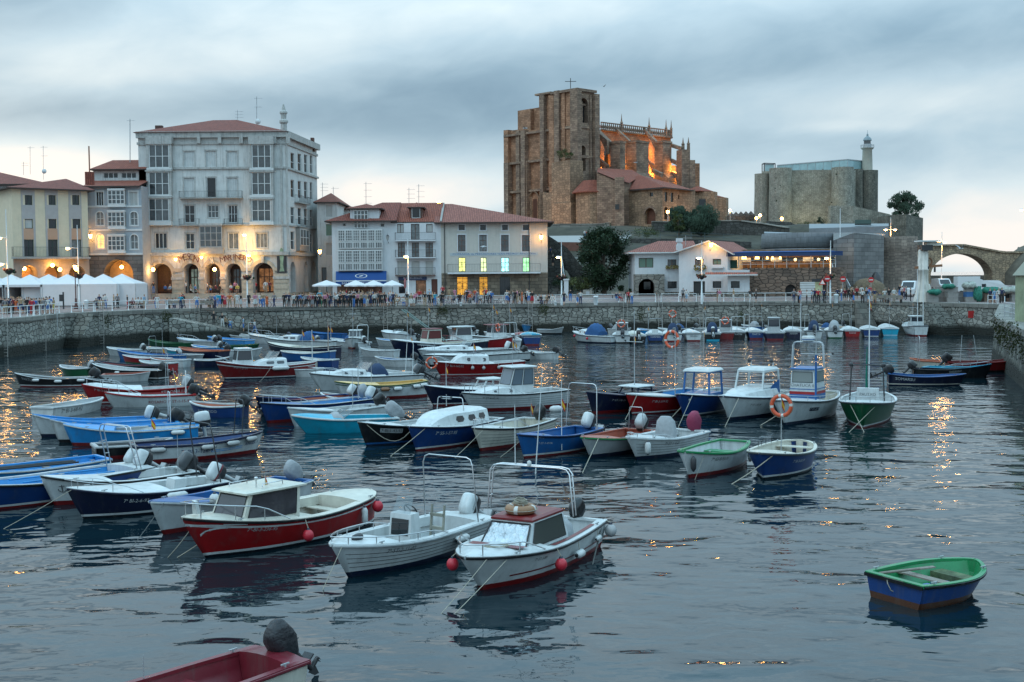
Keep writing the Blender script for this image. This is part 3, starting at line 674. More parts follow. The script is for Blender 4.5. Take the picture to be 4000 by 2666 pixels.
for(x,ya,yb,w_)in((152,262,300,.5),(1256,350,402,.25)):
 p=atY(*z2(x,yb),176 if x<500 else 186);q=atY(*z2(x,ya),p.y);MB().box((p.x-w_,p.y-.4,p.z-1),(p.x+w_,p.y+.4,q.z),mat('dark_chimney',(.09,.045,.035),rough=.8,var=.2)).build('chimney',ro)
p=atY(*z2(1050,325),171.2);q=atY(*z2(1050,104),171.2);hh=q.z-p.z
MB().lathe([(.55,-.5),(.5,.0),(.42,hh*.35),(.62,hh*.38),(.62,hh*.45),(.36,hh*.5),(.42,hh*.66),(.55,hh*.68),(.55,hh*.74),(.34,hh*.78),(.1,hh*.98),(.02,hh)],p,WP2,n=8,smooth=False).build('pinnacle',T)
GOLD=mat('gold_sign_letters',(.50,.22,.03),rough=.5,var=.2);REDL=mat('dark_red_sign_letters',(.10,.02,.015),rough=.6)
def arc_text(body,r,size,m_):
 q=R(r);mm=MB();n_=len(body)
 for i,ch in en(body):
  f_=i/(n_-1)*2-1;vs,fs=text_pts(ch,size);cx_=max(v[0]for v in vs)/2;rot=-f_*.22
  pts=[]
  for x,y in vs:
   x-=cx_;xr=x*mh.cos(rot)-y*mh.sin(rot);yr=x*mh.sin(rot)+y*mh.cos(rot);pts.append(fw_.pt((q[0]+q[2])/2+f_*(q[2]-q[0]-1.2)/2+xr,q[1]+.25-.35*f_*f_+yr,.55))
  mm.add(pts,fs,m_)
 mm.build('lettering',T)
arc_text('MESON',(290,1190,448,1240),1.3,REDL);arc_text('MARINERO',(585,1196,828,1240),1.15,REDL)
q=R((1003,1200,1072,1322));b=MB();fw_.box(b,q[0],q[2],q[1],q[3],.17,.3,DK_);bo=b.build('picture_panel',T)
b=MB();uc=(q[0]+q[2])/2;b.loft([[fw_.pt(uc+s*w_,q[1]+.2+zz,.32)for s in(-1,1)]for zz,w_ in((0,.35),(.5,.22),(1.4,.2),(2.1,.3),(2.6,.3),(3.1,.2),(3.3,.1))],mat('pale_green_figure',(.22,.30,.20),rough=.7,var=.4),closed=False,cap=False,smooth=False);b.build('pale_shape',bo)
# ---- 2. narrow grey-blue house ----
def simple_house(name,label,fc,zf,ytop_px,wins,wm,ground_m=None,gy=None,arcs_=(),rd=.2,D=None):
 t=thing(name,label,'house',tuple(fc.pt(fc.W/2,fc.zb)));zt=fc.px(zf(0,0)[0]+300,ytop_px)[1]if False else fc.px((CX+fc.o.x*F/fc.o.y),ytop_px)[1]
 ops=[];its=[]
 for r,st,*ex in wins:
  q=fc.rect(zf,r);ar_=ex[0]if ex else 0;ops.append((*q,ar_));its.append((q,st,ar_))
 zg=fc.px(CX+fc.o.x*F/fc.o.y,gy)[1]if gy else None
 ga=[]
 for r in arcs_:
  q=fc.rect(zf,r);q=(q[0],fc.zb,q[2],q[3]);ga.append(q)
 m=MB()
 if zg:
  cW_(m,fc,0,fc.W,fc.zb,zg,[(*q,1,2.4)for q in ga]+[o for o in ops if o[1]<zg],ground_m);cW_(m,fc,0,fc.W,zg,zt,[o for o in ops if o[1]>=zg],wm)
 else:cW_(m,fc,0,fc.W,fc.zb,zt,ops+[(*q,1,2.4)for q in ga],wm)
 shell(m,fc,0,fc.W,fc.zb,zt,wm,D);m.build('wall',t)
 for q,st,ar_ in its:window(t,fc,q,st,arch=ar_,rd=rd)
 return t,zt,ga
GB=mat('grey_blue_stucco',(.33,.36,.39),rough=.85,var=.1,dirt=.3);GSTONE=stone('grey_ashlar','6f6a66','5a5654','3d3a38',kind='brick',size=(1.1,.5),stain=.3)
f=Fac(345,166,562,166,D=12);wa=(1,3,WHF,CURT,WHF)
T,zt,ga=simple_house('narrow_house','narrow grey-blue house with white arched windows and a top dormer',f,z1,z1(0,400)[1],[((840,448,905,570),(3,1,WHF,GD_,WHF)),((1132,448,1205,572),(2,1,WHF,SHUTW,WHF)),((842,622,908,742),(2,2,WHF,CURT,WHF),1),((1140,622,1205,742),(2,2,WHF,CURT,WHF),1),((845,820,912,945),(2,2,WHF,LITW,WHF),1),((1142,822,1208,950),(2,2,WHF,CURT,WHF),1)],GB,GSTONE,z1(0,1000)[1],[(908,1040,1165,1300)])
for(ya,yb)in((420,580),(610,775),(820,985)):
 q=f.rect(z1,(940,ya,1092,yb),.6);b=MB();f.box(b,q[0],q[2],q[1],q[1]+.35,0,.65,WHF);f.box(b,q[0],q[2],q[3]-.2,q[3],0,.7,WHF);f.box(b,q[0],q[2],q[1]+.35,q[3]-.2,0,.5,STUC);b.build('bay',T)
 window(T,f,(q[0]+.03,q[1]+.37,q[2]-.03,q[3]-.22),(4,3,WHF,GLASSG,None),n=.62,rd=.08,fw=.1)
b=MB()
for yy in(578,785,995):zz=f.rect(z1,(800,yy,900,yy+1))[3];f.box(b,0.02,f.W-.02,zz-.12,zz+.12,.002,.12,WHF)
b.build('trim_band',T)
b=MB();zz=f.rect(z1,(800,400,900,410))[3];P=f.pt;zr=atY(*z1(1000,335),170).z
b.face([P(-.2,zz,.7),P(f.W,zz,.7),P(f.W,zr,-5),P(-.2,zr,-5)],TILE2);b.face([P(-.2,zz-.2,.7),P(f.W,zz-.2,.7),P(f.W,zz,.7),P(-.2,zz,.7)],EAVE);b.face([P(-.2,zz-.2,.7),P(-.2,zr-.2,-5),P(f.W,zr-.2,-5),P(f.W,zz-.2,.7)],EAVE);b.build('roof',T)
u0=f.rect(z1,(815,260,820,300),-4)[0];zd0=f.rect(z1,(900,335,950,340),-4)[3]-.5;zd1=f.rect(z1,(900,252,950,260),-4)[3]
f4=Fac.__new__(Fac);f4.__dict__.update(f.__dict__);b=MB();q1=f.rect(z1,(905,280,1032,330),-4);q2=f.rect(z1,(1062,280,1192,330),-4)
cW_(b,f,u0,f.W,zd0,zd1,[(*q1,0),(*q2,0)],WP,n=-4);f.box(b,u0,f.W,zd0,zd1,-9,-4.3,WP);b.build('attic_wall',T)
for q in(q1,q2):window(T,f,q,(3,1,WHF,GD_,None),n=-4)
b=MB();zr=f.rect(z1,(900,172,950,180),-7)[3];b.face([P(u0-.3,zd1,-3.3),P(f.W,zd1,-3.3),P(f.W,zr,-7),P(u0+1.8,zr,-7)],TILE2);b.face([P(u0-.3,zd1,-3.3),P(u0+1.8,zr,-7),P(u0-.3,zd1,-9)],TILE2);b.face([P(u0-.3,zd1-.15,-3.3),P(f.W,zd1-.15,-3.3),P(f.W,zd1,-3.3),P(u0-.3,zd1,-3.3)],EAVE);b.face([P(u0-.3,zd1-.15,-3.3),P(u0-.3,zd1-.15,-9),P(f.W,zd1-.15,-9),P(f.W,zd1-.15,-3.3)],EAVE)
b.face([P(u0-.3,zd1,-9),P(u0+1.8,zr,-7),P(f.W,zr,-7),P(f.W,zd1,-9)],TILE2);b.build('attic_roof',T)
b=MB();q=f.rect(z1,(908,1100,1165,1300));f.box(b,q[0]-.5,q[2]+.5,f.zb,q[3]+1.5,-2.7,-2.42,mat('ochre_passage_wall',(.45,.30,.14),rough=.8,var=.2));b.build('passage_wall',T)
NARROW=f
# ---- 3. cream building on the left ----
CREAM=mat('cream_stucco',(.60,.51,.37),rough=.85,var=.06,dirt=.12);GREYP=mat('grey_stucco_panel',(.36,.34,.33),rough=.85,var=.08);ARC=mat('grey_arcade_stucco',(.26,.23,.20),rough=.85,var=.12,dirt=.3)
PINK=mat('peach_stucco_panel',(.45,.27,.18),rough=.85,var=.05)
f=Fac(56,158,352,164,D=14);gw=mat('dark_green_frame',(.03,.05,.04),rough=.6)
wl=[]
for a_,b_ in((218,282),(425,488),(632,694)):
 wl.append(((a_,478,b_,564),(2,1,gw,GD_,None)))
for i,(a_,b_)in en(((218,288),(425,494),(635,703))):
 wl.append(((a_,686,b_,770),(1,1,gw,SHUTW if i==0 else GD_,None)))
for i,(a_,b_)in en(((212,296),(422,505),(630,712))):
 wl.append(((a_,866,b_,1015),(2,1,gw,GD_ if i<2 else CURT,None)))
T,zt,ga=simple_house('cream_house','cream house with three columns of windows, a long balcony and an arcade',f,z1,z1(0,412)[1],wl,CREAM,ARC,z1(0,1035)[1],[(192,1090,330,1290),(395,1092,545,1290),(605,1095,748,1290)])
b=MB()
for a_,b_ in((190,310),(398,512),(605,716)):
 q=f.rect(z1,(a_,430,b_,1030));zw=[f.rect(z1,r[0])for r in wl if a_<r[0][0]<b_];zw.sort(key=lambda t_:t_[1]);cur=q[1]
 u0w=min(t_[0]for t_ in zw)-.02;u1w=max(t_[2]for t_ in zw)+.02
 f.box(b,q[0],u0w,q[1],q[3],.003,.05,GREYP);f.box(b,u1w,q[2],q[1],q[3],.003,.05,GREYP)
 for k,wv in en(zw+[None]):
  top=wv[1]if wv else q[3]
  if top-cur>.1:f.box(b,u0w,u1w,cur,top,.003,.045,PINK if k==1 else GREYP)
  if wv:cur=wv[3]
b.build('stucco_panel',T)
q=f.rect(z1,(115,950,788,1035),.9);balcony(T,f,q[0],q[2],q[1]+.25,dep=1.1,hgt=1.3,gap=.18,slab=.25)
rf=MB();hip(rf,f,0,f.W,-14,0,zt,atY(*z1(500,335),169).z,TILE,hl=1.5,hr=.2,ov=.8);rf.build('roof',T)
b=MB();p=atY(*z1(785,320),160);q_=atY(*z1(785,275),160);b.box((p.x-.5,p.y-.4,p.z-1),(p.x+.5,p.y+.4,q_.z),TILE);b.tube([(p.x,p.y,q_.z),(p.x,p.y,q_.z+3.4)],.09,mat('rusty_flue',(.25,.10,.06),rough=.7));b.build('chimney',T)
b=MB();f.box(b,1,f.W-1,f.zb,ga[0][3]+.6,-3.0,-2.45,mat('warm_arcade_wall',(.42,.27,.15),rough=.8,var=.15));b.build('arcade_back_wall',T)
CREAMF=f
SB=mat('brown_brick_wall',(.20,.12,.09),rough=.9,var=.2);SG=mat('grey_render_wall',(.25,.24,.23),rough=.9,var=.15,dirt=.3)
def block(name,label,xa,xb,Y,yt,D,wm,roofm,yr,hl=1,hr=1,wins=(),zf=None,ov=.5,group=None):
 f=Fac(xa,Y,xb,Y,D=D);t=thing(name,label,'house',tuple(f.pt(f.W/2,f.zb)),group=group);zt=atY((xa+xb)/2,yt,Y).z;m=MB();ops=[(*f.rect(zf,r[0]),0)for r in wins]
 cW_(m,f,0,f.W,f.zb,zt,ops,wm);shell(m,f,0,f.W,f.zb,zt,wm);m.build('wall',t)
 for(r,st),o in zip(wins,ops):window(t,f,o[:4],st)
 rf=MB();hip(rf,f,0,f.W,-D,0,zt,atY((xa+xb)/2,yr,Y+D/2).z,roofm,hl=hl,hr=hr,ov=ov);rf.build('roof',t);return t,f
block('distant_house','house with a broad dark red roof and grey gable behind the cream house',-120,170,200,z1(0,340)[1]+18,22,SG,TILE,z1(0,262)[1],0,1.6)
block('distant_house','lower red-roofed house at the left edge behind the cream house',-150,54,180,z1(0,620)[1],14,SG,TILE2,z1(0,475)[1],0,0)
block('old_house','brown house with warm lit upper storey at the left edge',-160,60,166,z1(0,815)[1],9,SB,TILE2,z1(0,725)[1],0,0,wins=[((15,850,48,930),(1,1,BRF,GD_,None)),((22,1000,52,1040),(1,1,BRF,GD_,None)),((0,1060,20,1200),(1,1,BRF,GD_,None))],zf=z1)
# ---- 4. corner house between, pale ----
block('alley_house','pale corner house with a green shutter in the alley beside the white building',1244,1322,182,z3(0,330)[1],12,WP,TILE2,z3(0,248)[1],1,1.3,wins=[((165,352,232,468),(1,1,WHF,SHUTW,None)),((168,530,232,642),(1,1,WHF,SHUTG,None)),((168,705,238,820),(1,1,WHF,SHUTW,None)),((132,930,178,1060),(1,1,BRF,GD_,None))],zf=z3)
block('alley_house','small house with a low red roof behind the glazed gallery house',1320,1420,190,z3(0,392)[1],10,WP,TILE2,z3(0,352)[1],0,1)
# ---- 5. gallery house ----
WPL=mat('white_limewash',(.58,.59,.60),rough=.85,var=.06,dirt=.2)
f=Fac(1300,170,1530,170,D=13)
T,zt,ga=simple_house('gallery_house','white house with two storeys of many-paned glazed gallery over a blue awning',f,z3,z3(0,505)[1],[((325,522,356,552),(1,1,WHF,GD_,None)),((672,524,710,560),(1,1,WHF,GD_,None)),((275,1075,690,1180),(6,1,BRF,mat('bar_interior_glass',(.1,.05,.03),emis=.12,ecol=(.7,.35,.12),var=.8,vs=1.5),None))],WPL)
for(ya,yb)in((580,762),(768,962)):
 q=f.rect(z3,(280,ya,692,yb),.7);b=MB();f.box(b,q[0],q[2],q[1],q[3],0,.62,WHF);b.build('gallery',T);mid=q[1]+(q[3]-q[1])*.38;n_=6
 for k in rn(n_):
  a_=q[0]+(q[2]-q[0])*k/n_+.05;b2=q[0]+(q[2]-q[0])*(k+1)/n_-.05
  window(T,f,(a_,mid+.08,b2,q[3]-.1),(3,4,WHF,GLASSG if(k*7+int(ya))%3 else CURT,None),n=.72,rd=.08,fw=.08);window(T,f,(a_,q[1]+.1,b2,mid-.08),(3,1,WHF,GLASSG if k%2 else CURT,None),n=.72,rd=.08,fw=.08)
q=f.rect(z3,(428,405,562,572),.1);b=MB();uu=f.rect(z3,(395,400,660,520),.02);zds=f.rect(z3,(395,400,660,505))[1]
f.box(b,uu[0],uu[2],zds-.05,uu[3]+.15,-5,.05,WPL);b.build('dormer_wall',T);window(T,f,(q[0],q[1],q[2],q[3]),(4,4,WHF,GLASSG,None),n=.3,rd=.1,fw=.1)
rf=MB();hip(rf,f,0,f.W,-13,0,zt,atY(*z3(600,335),176.5).z,TILE,hl=1.0,hr=0,ov=.9);ro=rf.build('roof',T)
rf=MB();hip(rf,f,uu[0],uu[2],-5,.05,uu[3]+.2,atY(*z3(520,345),172).z,TILE,hl=.9,hr=.9,ov=.5);rf.build('dormer_roof',T)
BLUEA=mat('blue_canvas_awning','0f3f7a',rough=.8,var=.08)
A=thing('awning','deep blue bar awning with white lettering on its valance','awning',tuple(f.pt(f.W/2,f.zb+3)))
q=f.rect(z3,(262,965,728,1045),.3);q2=f.rect(z3,(262,965,728,1048),1.9);q3=f.rect(z3,(262,1050,728,1068),1.9)
b=MB();th=V3((0,0,.04));p4=[f.pt(q[0],q[3],.1),f.pt(q[2],q[3],.1),f.pt(q2[2],q2[1],1.9),f.pt(q2[0],q2[1],1.9)]
b.hexa([p-th for p in p4]+p4,BLUEA);b.build('canvas',A)
b=MB();f.box(b,q2[0],q2[2],q2[1]-.16,q2[1]-.02,1.88,1.93,WHF);b.build('white_band',A);b=MB();f.box(b,q2[0],q2[2],q2[1]-.62,q2[1]-.16,1.88,1.925,BLUEA);b.build('valance',A)
tx='BAR MARISQUERIA ALFREDO';w_=text_w(tx,.42);sign_text(A,f,(q2[0]+q2[2])/2-w_/2,q2[1]-.55,tx,.42,WHF,n=1.94)
b=MB();cu=(q[0]+q[2])/2;K=24;cc=(p4[0]+p4[1]+p4[2]+p4[3])/4;ex=(p4[1]-p4[0]).normalized();ey=(p4[0]-p4[3]).normalized();nn_=ex.cross(ey).normalized()*.03
for k in rn(K):
 a0,a1=2*mh.pi*k/K,2*mh.pi*(k+1)/K;g=lambda rr,a:cc-ey*.1+ex*rr*1.0*mh.cos(a)+ey*rr*.62*mh.sin(a)+nn_;b.face([g(.72,a0),g(.85,a0),g(.85,a1),g(.72,a1)],WHF)
b.face([cc-ey*.1+ex*(.3*mh.cos(a))+ey*(.12*mh.sin(a)+.1*mh.cos(a))+nn_ for a in[2*mh.pi*i/12 for i in rn(12)]],WHF);b.build('emblem',A)
# ---- 6. brown balcony house ----
f=Fac(1530,170,1725,170,D=13)
wl=[((828,530,886,614),(2,1,BRF,SHUTW,None)),((954,530,1032,676),(2,1,BRF,CURT,None)),((1094,530,1152,608),(1,1,BRF,SHUTW,None)),((834,702,898,836),(2,3,BRF,CURT,None)),((962,702,1028,836),(2,3,BRF,CURT,None)),((1088,702,1156,836),(2,3,BRF,CURT,None)),((828,870,914,1002),(1,1,WHF,SHUTW,None)),((958,870,1036,1002),(1,1,WHF,SHUTW,None)),((1086,870,1160,1002),(1,1,WHF,SHUTW,None)),((842,1045,900,1170),(1,1,BRF,GD_,None)),((998,1048,1094,1185),(1,1,BRF,mat('shop_interior',(.22,.1,.05),emis=.15,ecol=(.8,.4,.2),var=.8),None)),((1142,1038,1198,1190),(1,1,BRF,mat('brown_door',(.10,.03,.02),rough=.6),None))]
T,zt,ga=simple_house('balcony_house','white house with brown doors and three iron balconies',f,z3,z3(0,512)[1],wl,WPL)
for r in((805,610,1178,684),(808,770,1180,842),(808,932,1176,1003)):
 q=f.rect(z3,r,.7);balcony(T,f,q[0],q[2],q[1]+.05,dep=.8,hgt=q[3]-q[1]-.05,gap=.16,sm=WPL if r[1]<900 else BRF)
q=f.rect(z3,(838,1018,1098,1046),.1);b=MB();f.box(b,q[0],q[2],q[1],q[3],.01,.15,mat('navy_shop_sign',(.015,.03,.10),rough=.5));so=b.build('shop_sign',T)
tx='EL MUELLECILLO';w_=text_w(tx,.36);sign_text(so,f,(q[0]+q[2])/2-w_/2,q[1]+.16,tx,.36,WHF,n=.16)
rf=MB();hip(rf,f,0,f.W,-13,0,zt,atY(*z3(1000,338),176.5).z,TILE2,hl=0,hr=0,ov=.02);
P=f.pt;b=rf;rf.build('roof',T)
q=f.rect(z3,(945,375,1055,478),-1.2);b=MB();f.box(b,q[0],q[2],q[1]-.4,q[3],-4.5,-1.25,BRF);b.build('dormer_wall',T);window(T,f,(q[0]+.25,q[1],q[2]-.25,q[3]),(1,1,WHF,GD_,None),n=-1.1,rd=.1)
rf=MB();hip(rf,f,q[0],q[2],-4.5,-1.2,q[3],q[3]+.75,TILE2,hl=1,hr=1,ov=.35);rf.build('dormer_roof',T)
# ---- 7. fishermen guild building ----
STL=stone('honey_ashlar','8a7c6a','665c50','4a433a',kind='brick',size=(.9,.45),stain=.35);OFFW=mat('off_white_render',(.50,.47,.42),rough=.85,var=.06,dirt=.3)
f=Fac(1725,170,2140,170,D=15);TEALF=mat('dark_teal_frame',(.05,.08,.075),rough=.6)
LIT=[mat('lit_window_'+k,c_,emis=1.25,ecol=c_,var=.55,vs=2.4)for k,c_ in(('yellow',(.80,.78,.22)),('lime',(.80,.90,.42)),('cyan',(.45,.95,.92)),('green',(.40,.92,.40)))]
wl=[((a_,540,b_,588),(1,1,DK_,GD_,WPL))for a_,b_ in((1392,1448),(1590,1642),(1792,1844),(1982,2034))]
wl+=[((a_,632,b_,784),(2,3,BRF,GLASSG if i!=1 else CURT,WPL))for i,(a_,b_)in en(((1386,1455),(1582,1650),(1782,1852),(1974,2045)))]
wl+=[((a_,840,b_,970),(2,3,TEALF,LIT[i],None))for i,(a_,b_)in en(((1391,1455),(1593,1649),(1782,1855),(1982,2045)))]
amb=[((1375,1016,1476,1186),(2,1,DK_,LITY,None)),((1580,1016,1660,1186),(2,1,DK_,LITY,None)),((1770,1016,1866,1192),(2,1,DK_,GD_,None))]
T,zt,ga=simple_house('guild_building','off-white building with a stone base, four colourfully lit windows and blue lettering',f,z3,z3(0,518)[1],wl+amb,OFFW,STL,z3(0,984)[1])
for r,st in amb[:2]:
 q=f.rect(z3,r);b=MB()
 for k in rn(9):u=q[0]+(q[2]-q[0])*k/8;b.bar(f.pt(u,q[1],-.06),f.pt(u,q[3],-.06),.035,.035,DK_)
 for zz in(.45,.72,.9):z_=q[1]+(q[3]-q[1])*zz;b.bar(f.pt(q[0],z_,-.04),f.pt(q[2],z_,-.04),.05,.05,DK_)
 for s in(.27,.73):b.torus(f.pt(q[0]+(q[2]-q[0])*s,q[1]+(q[3]-q[1])*.5,-.04),.45,.03,DK_,n=14,m=4)
 b.build('gate_grille',T)
q=f.rect(z3,(1290,908,2145,984),.9);balcony(T,f,q[0],q[2],q[1]+.15,dep=1.0,hgt=1.15,gap=.22,slab=.22,sm=WPL)
q=f.rect(z3,(1312,795,2120,822));b=MB();f.box(b,q[0],q[2],q[1],q[3],.004,.03,mat('pale_sign_band',(.40,.44,.45),rough=.7));so=b.build('name_band',T)
tx='COFRADIA de PESCADORES "SAN PEDRO" A\u00d1O 1994';s_=(q[3]-q[1])*.82;w_=text_w(tx,s_);sign_text(so,f,q[0]+.35,q[1]+.13,tx,s_,mat('blue_lettering',(.03,.09,.24),rough=.6),n=.036,sx=(q[2]-q[0]-.7)/w_)
rf=MB();hip(rf,f,0,f.W,-15,0,zt,atY(*z3(1500,345),177.5).z,TILE3,hl=0,hr=1.75,ov=.9);ro=rf.build('roof',T)
b=MB();b.bar(f.pt(.05,zt+.1,.8),f.pt(.05,atY(*z3(1230,345),177.5).z,-7),.25,.25,STUC);b.build('roof_seam',T)
for u,za in((.5,515),(f.W-2.6,525)):
 b=MB();z_=f.rect(z3,(1300,za,1310,za+1))[3];b.tube([f.pt(u,z_,.12),f.pt(u,f.zb,.12)],.06,DK_,n=6);b.build('downpipe',T)
GUILD=f
# ---- 8. gabled white house on the right ----
f1=Fac(2480,166,2652,166,D=9);f2=Fac(2652,162.5,2842,159.5,D=11);f3=Fac(2842,158.5,2928,158,D=6)
T=thing('gabled_house','white house with red tiled roofs, a stone porch arch and window boxes','house',tuple(f2.pt(1,f2.zb)))
PST=stone('porch_stone','8b877f','6d6a63','4b4843',kind='rubble',size=(.8,.5),stain=.2)
w1_=(1,1,BRF,GD_,WPL)
def part_wall(f,top_y,wins,base_y=None,wm=WPL,top_z=None):
 zt=top_z or f.px(CX+f.pt(f.W/2,0).x*F/f.pt(f.W/2,0).y,top_y)[1];m=MB();ops=[f.rect(z4,r[0])for r in wins]
 cW_(m,f,0,f.W,f.zb,zt,[(*o,0)for o in ops],wm);shell(m,f,0,f.W,f.zb,zt,wm);m.build('wall',T)
 for(r,st),o in zip(wins,ops):window(T,f,o,st)
 return zt
zA=part_wall(f1,z4(0,438)[1],[((224,490,358,580),(2,1,BRF,SHUTG,None)),((488,504,570,570),(2,1,BRF,GLASSG,WPL)),((488,706,574,772),(1,1,DK_,GD_,WPL))])
zB=part_wall(f2,z4(0,432)[1],[((740,500,820,562),(3,1,BRF,GLASSG,None)),((903,500,980,552),(2,1,BRF,SHUTG,None)),((903,704,984,768),(1,1,DK_,GD_,WPL)),((726,705,832,836),(2,1,DK_,mat('dark_garage_door',(.02,.022,.022),rough=.6),None))])
zC=part_wall(f3,z4(0,600)[1],[((1070,704,1152,768),(1,1,DK_,GD_,WPL))],)
b=MB();q=f2.rect(z4,(690,340,1040,432));u=f2.rect(z4,(690,434,1040,435));ap=(f2.rect(z4,(880,345,884,350))[0],q[3])
g=[(0,zB),(f2.W,zB),(f2.W,f2.rect(z4,(1036,400,1038,418))[1]),ap];g[2]=(f2.W,zB+.001)
b.add([f2.pt(0,zB,0),f2.pt(f2.W,zB,0),f2.pt(*ap,0),f2.pt(0,zB,-11),f2.pt(f2.W,zB,-11),f2.pt(*ap,-11)],[[0,1,2],[5,4,3]],WPL);b.build('gable_wall',T)
b=MB();e=.5
def slab(pts,m_,um,th=.16):
 d_=V3((0,0,th));b.face(pts,m_);lo=[p-d_ for p in pts];b.face(lo[::-1],um)
 for i in rn(len(pts)):j=(i+1)%len(pts);b.face([lo[i],lo[j],pts[j],pts[i]],um)
sl_=(ap[1]-zB)/ap[0]
slab([f2.pt(-e,zB-e*sl_+.15,.7),f2.pt(ap[0],ap[1]+.15,.7),f2.pt(ap[0],ap[1]+.15,-11),f2.pt(-e,zB-e*sl_+.15,-11)][::-1],TILE3,WHF)
sr=(ap[1]-zB)/(f2.W-ap[0]);slab([f2.pt(ap[0],ap[1]+.15,.7),f2.pt(f2.W+.9,zB-.9*sr+.15,.7),f2.pt(f2.W+.9,zB-.9*sr+.15,-11),f2.pt(ap[0],ap[1]+.15,-11)][::-1],TILE3,WHF)
hip(b,f1,-.2,f1.W+2,-9,0,zA,atY(*z4(450,335),170.5).z,TILE3,hl=.9,hr=0,ov=.7,em=WHF)
p4=[f3.pt(-2.9,f3.rect(z4,(860,622,870,624))[3],.05),f3.pt(f3.W+1.0,f3.rect(z4,(860,626,870,628))[3],.05),f3.pt(f3.W+1.0,f3.rect(z4,(860,640,870,642))[3]-.05,1.0),f3.pt(-2.9,f3.rect(z4,(860,640,870,642))[3]-.05,1.0)]
slab(p4[::-1],TILE3,WHF);ro=b.build('roof',T)
b=MB();p=atY(*z4(597,400),164.5);q=atY(*z4(597,310),164.5);b.box((p.x-.4,p.y-.4,p.z-.3),(p.x+.4,p.y+.4,p.z+.5),WPL);b.box((p.x-.28,p.y-.28,p.z+.5),(p.x+.28,p.y+.28,q.z-.5),WPL);b.box((p.x-.42,p.y-.42,q.z-.5),(p.x+.42,p.y+.42,q.z),WPL);b.build('chimney',ro)
fp=Fac(2478,164.8,2596,164.8,D=1.2);q=fp.rect(z4,(222,682,370,836));b=MB();zt=fp.rect(z4,(222,640,370,700))[3]
cW_(b,fp,0,fp.W,fp.zb,zt,[(q[0],fp.zb,q[2],q[3],1,1.15)],PST);shell(b,fp,0,fp.W,fp.zb,zt,PST);b.build('stone_porch',T)
b=MB();q=f1.rect(z4,(270,710,330,778),.0);f1.box(b,q[0],q[2],q[1],q[3],.01,.12,GD_);b.build('porch_window',T)
for fx,x0_,x1_ in((f1,460,686),(f2,690,724),(f2,835,1040),(f3,1040,1238)):
 q=fx.rect(z4,(x0_,802,x1_,832));b=MB();fx.box(b,max(0.01,q[0]),min(fx.W,q[2]),fx.zb,q[3],.004,.06,PST);b.build('stone_plinth',T)
FLOW=mat('flowering_plants',(.20,.16,.05),rough=.9,var=.5,vs=8)
for fx,r in((f1,(470,566,596,588)),(f2,(730,562,842,606)),(f2,(890,566,1000,586))):
 q=fx.rect(z4,r,.3);b=MB();fx.box(b,q[0],q[2],q[3]-.28,q[3]-.05,.03,.35,WPL);
 if r[0]<890:
  for k in rn(60):u=random.uniform(q[0],q[2]);zz=random.uniform(q[1],q[3]+.1);p=fx.pt(u,zz,random.uniform(.3,.5));b.ball(p,.09,FLOW,n=3)
 b.build('window_box',T)
# ---- 9. stone terrace restaurant ----
TST=stone('terrace_stone','8c7464','6a5a50','463c35',kind='rubble',size=(.85,.42),stain=.3,bumps=1.0)
f=Fac(2926,160,3270,158,D=14)
T=thing('terrace_restaurant','stone terrace restaurant with a blue awning roof and warm lit dining deck','restaurant',tuple(f.pt(f.W/2,f.zb)))
q=f.rect(z4,(1245,580,2030,830));zt=q[3];m=MB();qa=f.rect(z4,(1570,735,1670,826));qo=f.rect(z4,(1820,690,1955,826))
cW_(m,f,0,f.W,f.zb,zt,[(qa[0],f.zb,qa[2],qa[3],1,1.0),(qo[0],f.zb,qo[2],qo[3],0,1.0)],TST);shell(m,f,0,f.W,f.zb,zt,TST,topm=PAVE)
cr_=[];ce=f.pt(f.W,0,0);
m.lathe([(1.6,f.zb),(1.55,zt)],f.pt(f.W-.3,0,-1.6),TST,n=20);m.build('terrace_wall',T)
b=MB();f.box(b,qa[0],qa[2],f.zb,qa[3],-1.2,-1.05,DK_);b.build('cellar_grille',T)
b=MB();f.box(b,qo[0],qo[2],f.zb+.0,qo[3],-1.3,-1.05,mat('lit_kiosk_interior',(.35,.45,.3),emis=.4,ecol=(.5,.7,.45),var=.5));b.build('kiosk_window',T)
b=MB();qq=f.rect(z4,(1815,682,1928,712));f.box(b,qq[0],qq[2],qq[1],qq[3],.01,.15,DK_);b.build('kiosk_sign',T)
b=MB();qq=f.rect(z4,(1704,712,1838,830));f.box(b,qq[0],qq[2],f.zb,qq[3],.01,1.1,WHF)
for k in rn(6):z_=f.zb+(qq[3]-f.zb)*(k+.5)/6;f.box(b,qq[0]-.04,qq[2]+.04,z_,z_+.06,.01,1.14,STUC)
b.build('white_kiosk',T)
zr=f.rect(z4,(1145,515,1150,520))[3];za_=zt;ua=f.rect(z4,(1142,500,1143,501))[0];ub=f.W-.2
b=MB()
for zz in(zr,za_+(zr-za_)*.5):b.bar(f.pt(ua,zz,-.15),f.pt(ub,zz,-.15),.06,.06,WM_)
for k in rn(9):u=ua+(ub-ua)*k/8;b.bar(f.pt(u,za_,-.15),f.pt(u,zr,-.15),.07,.07,WM_)
b.build('deck_railing',T)
ze=f.rect(z4,(1145,478,1150,480))[3]
for k in rn(5):
 u=ua+(ub-ua)*k/4;b=MB();b.bar(f.pt(u,za_,-.5),f.pt(u,ze+.2,-.5),.1,.1,WM_);b.build('post',T)
b=MB();f.box(b,ua-2.5,ub,za_,ze+1,-6.2,-6,mat('dining_back_wall',(.20,.11,.05),rough=.6,var=.6,vs=1.5));b.build('back_wall',T)
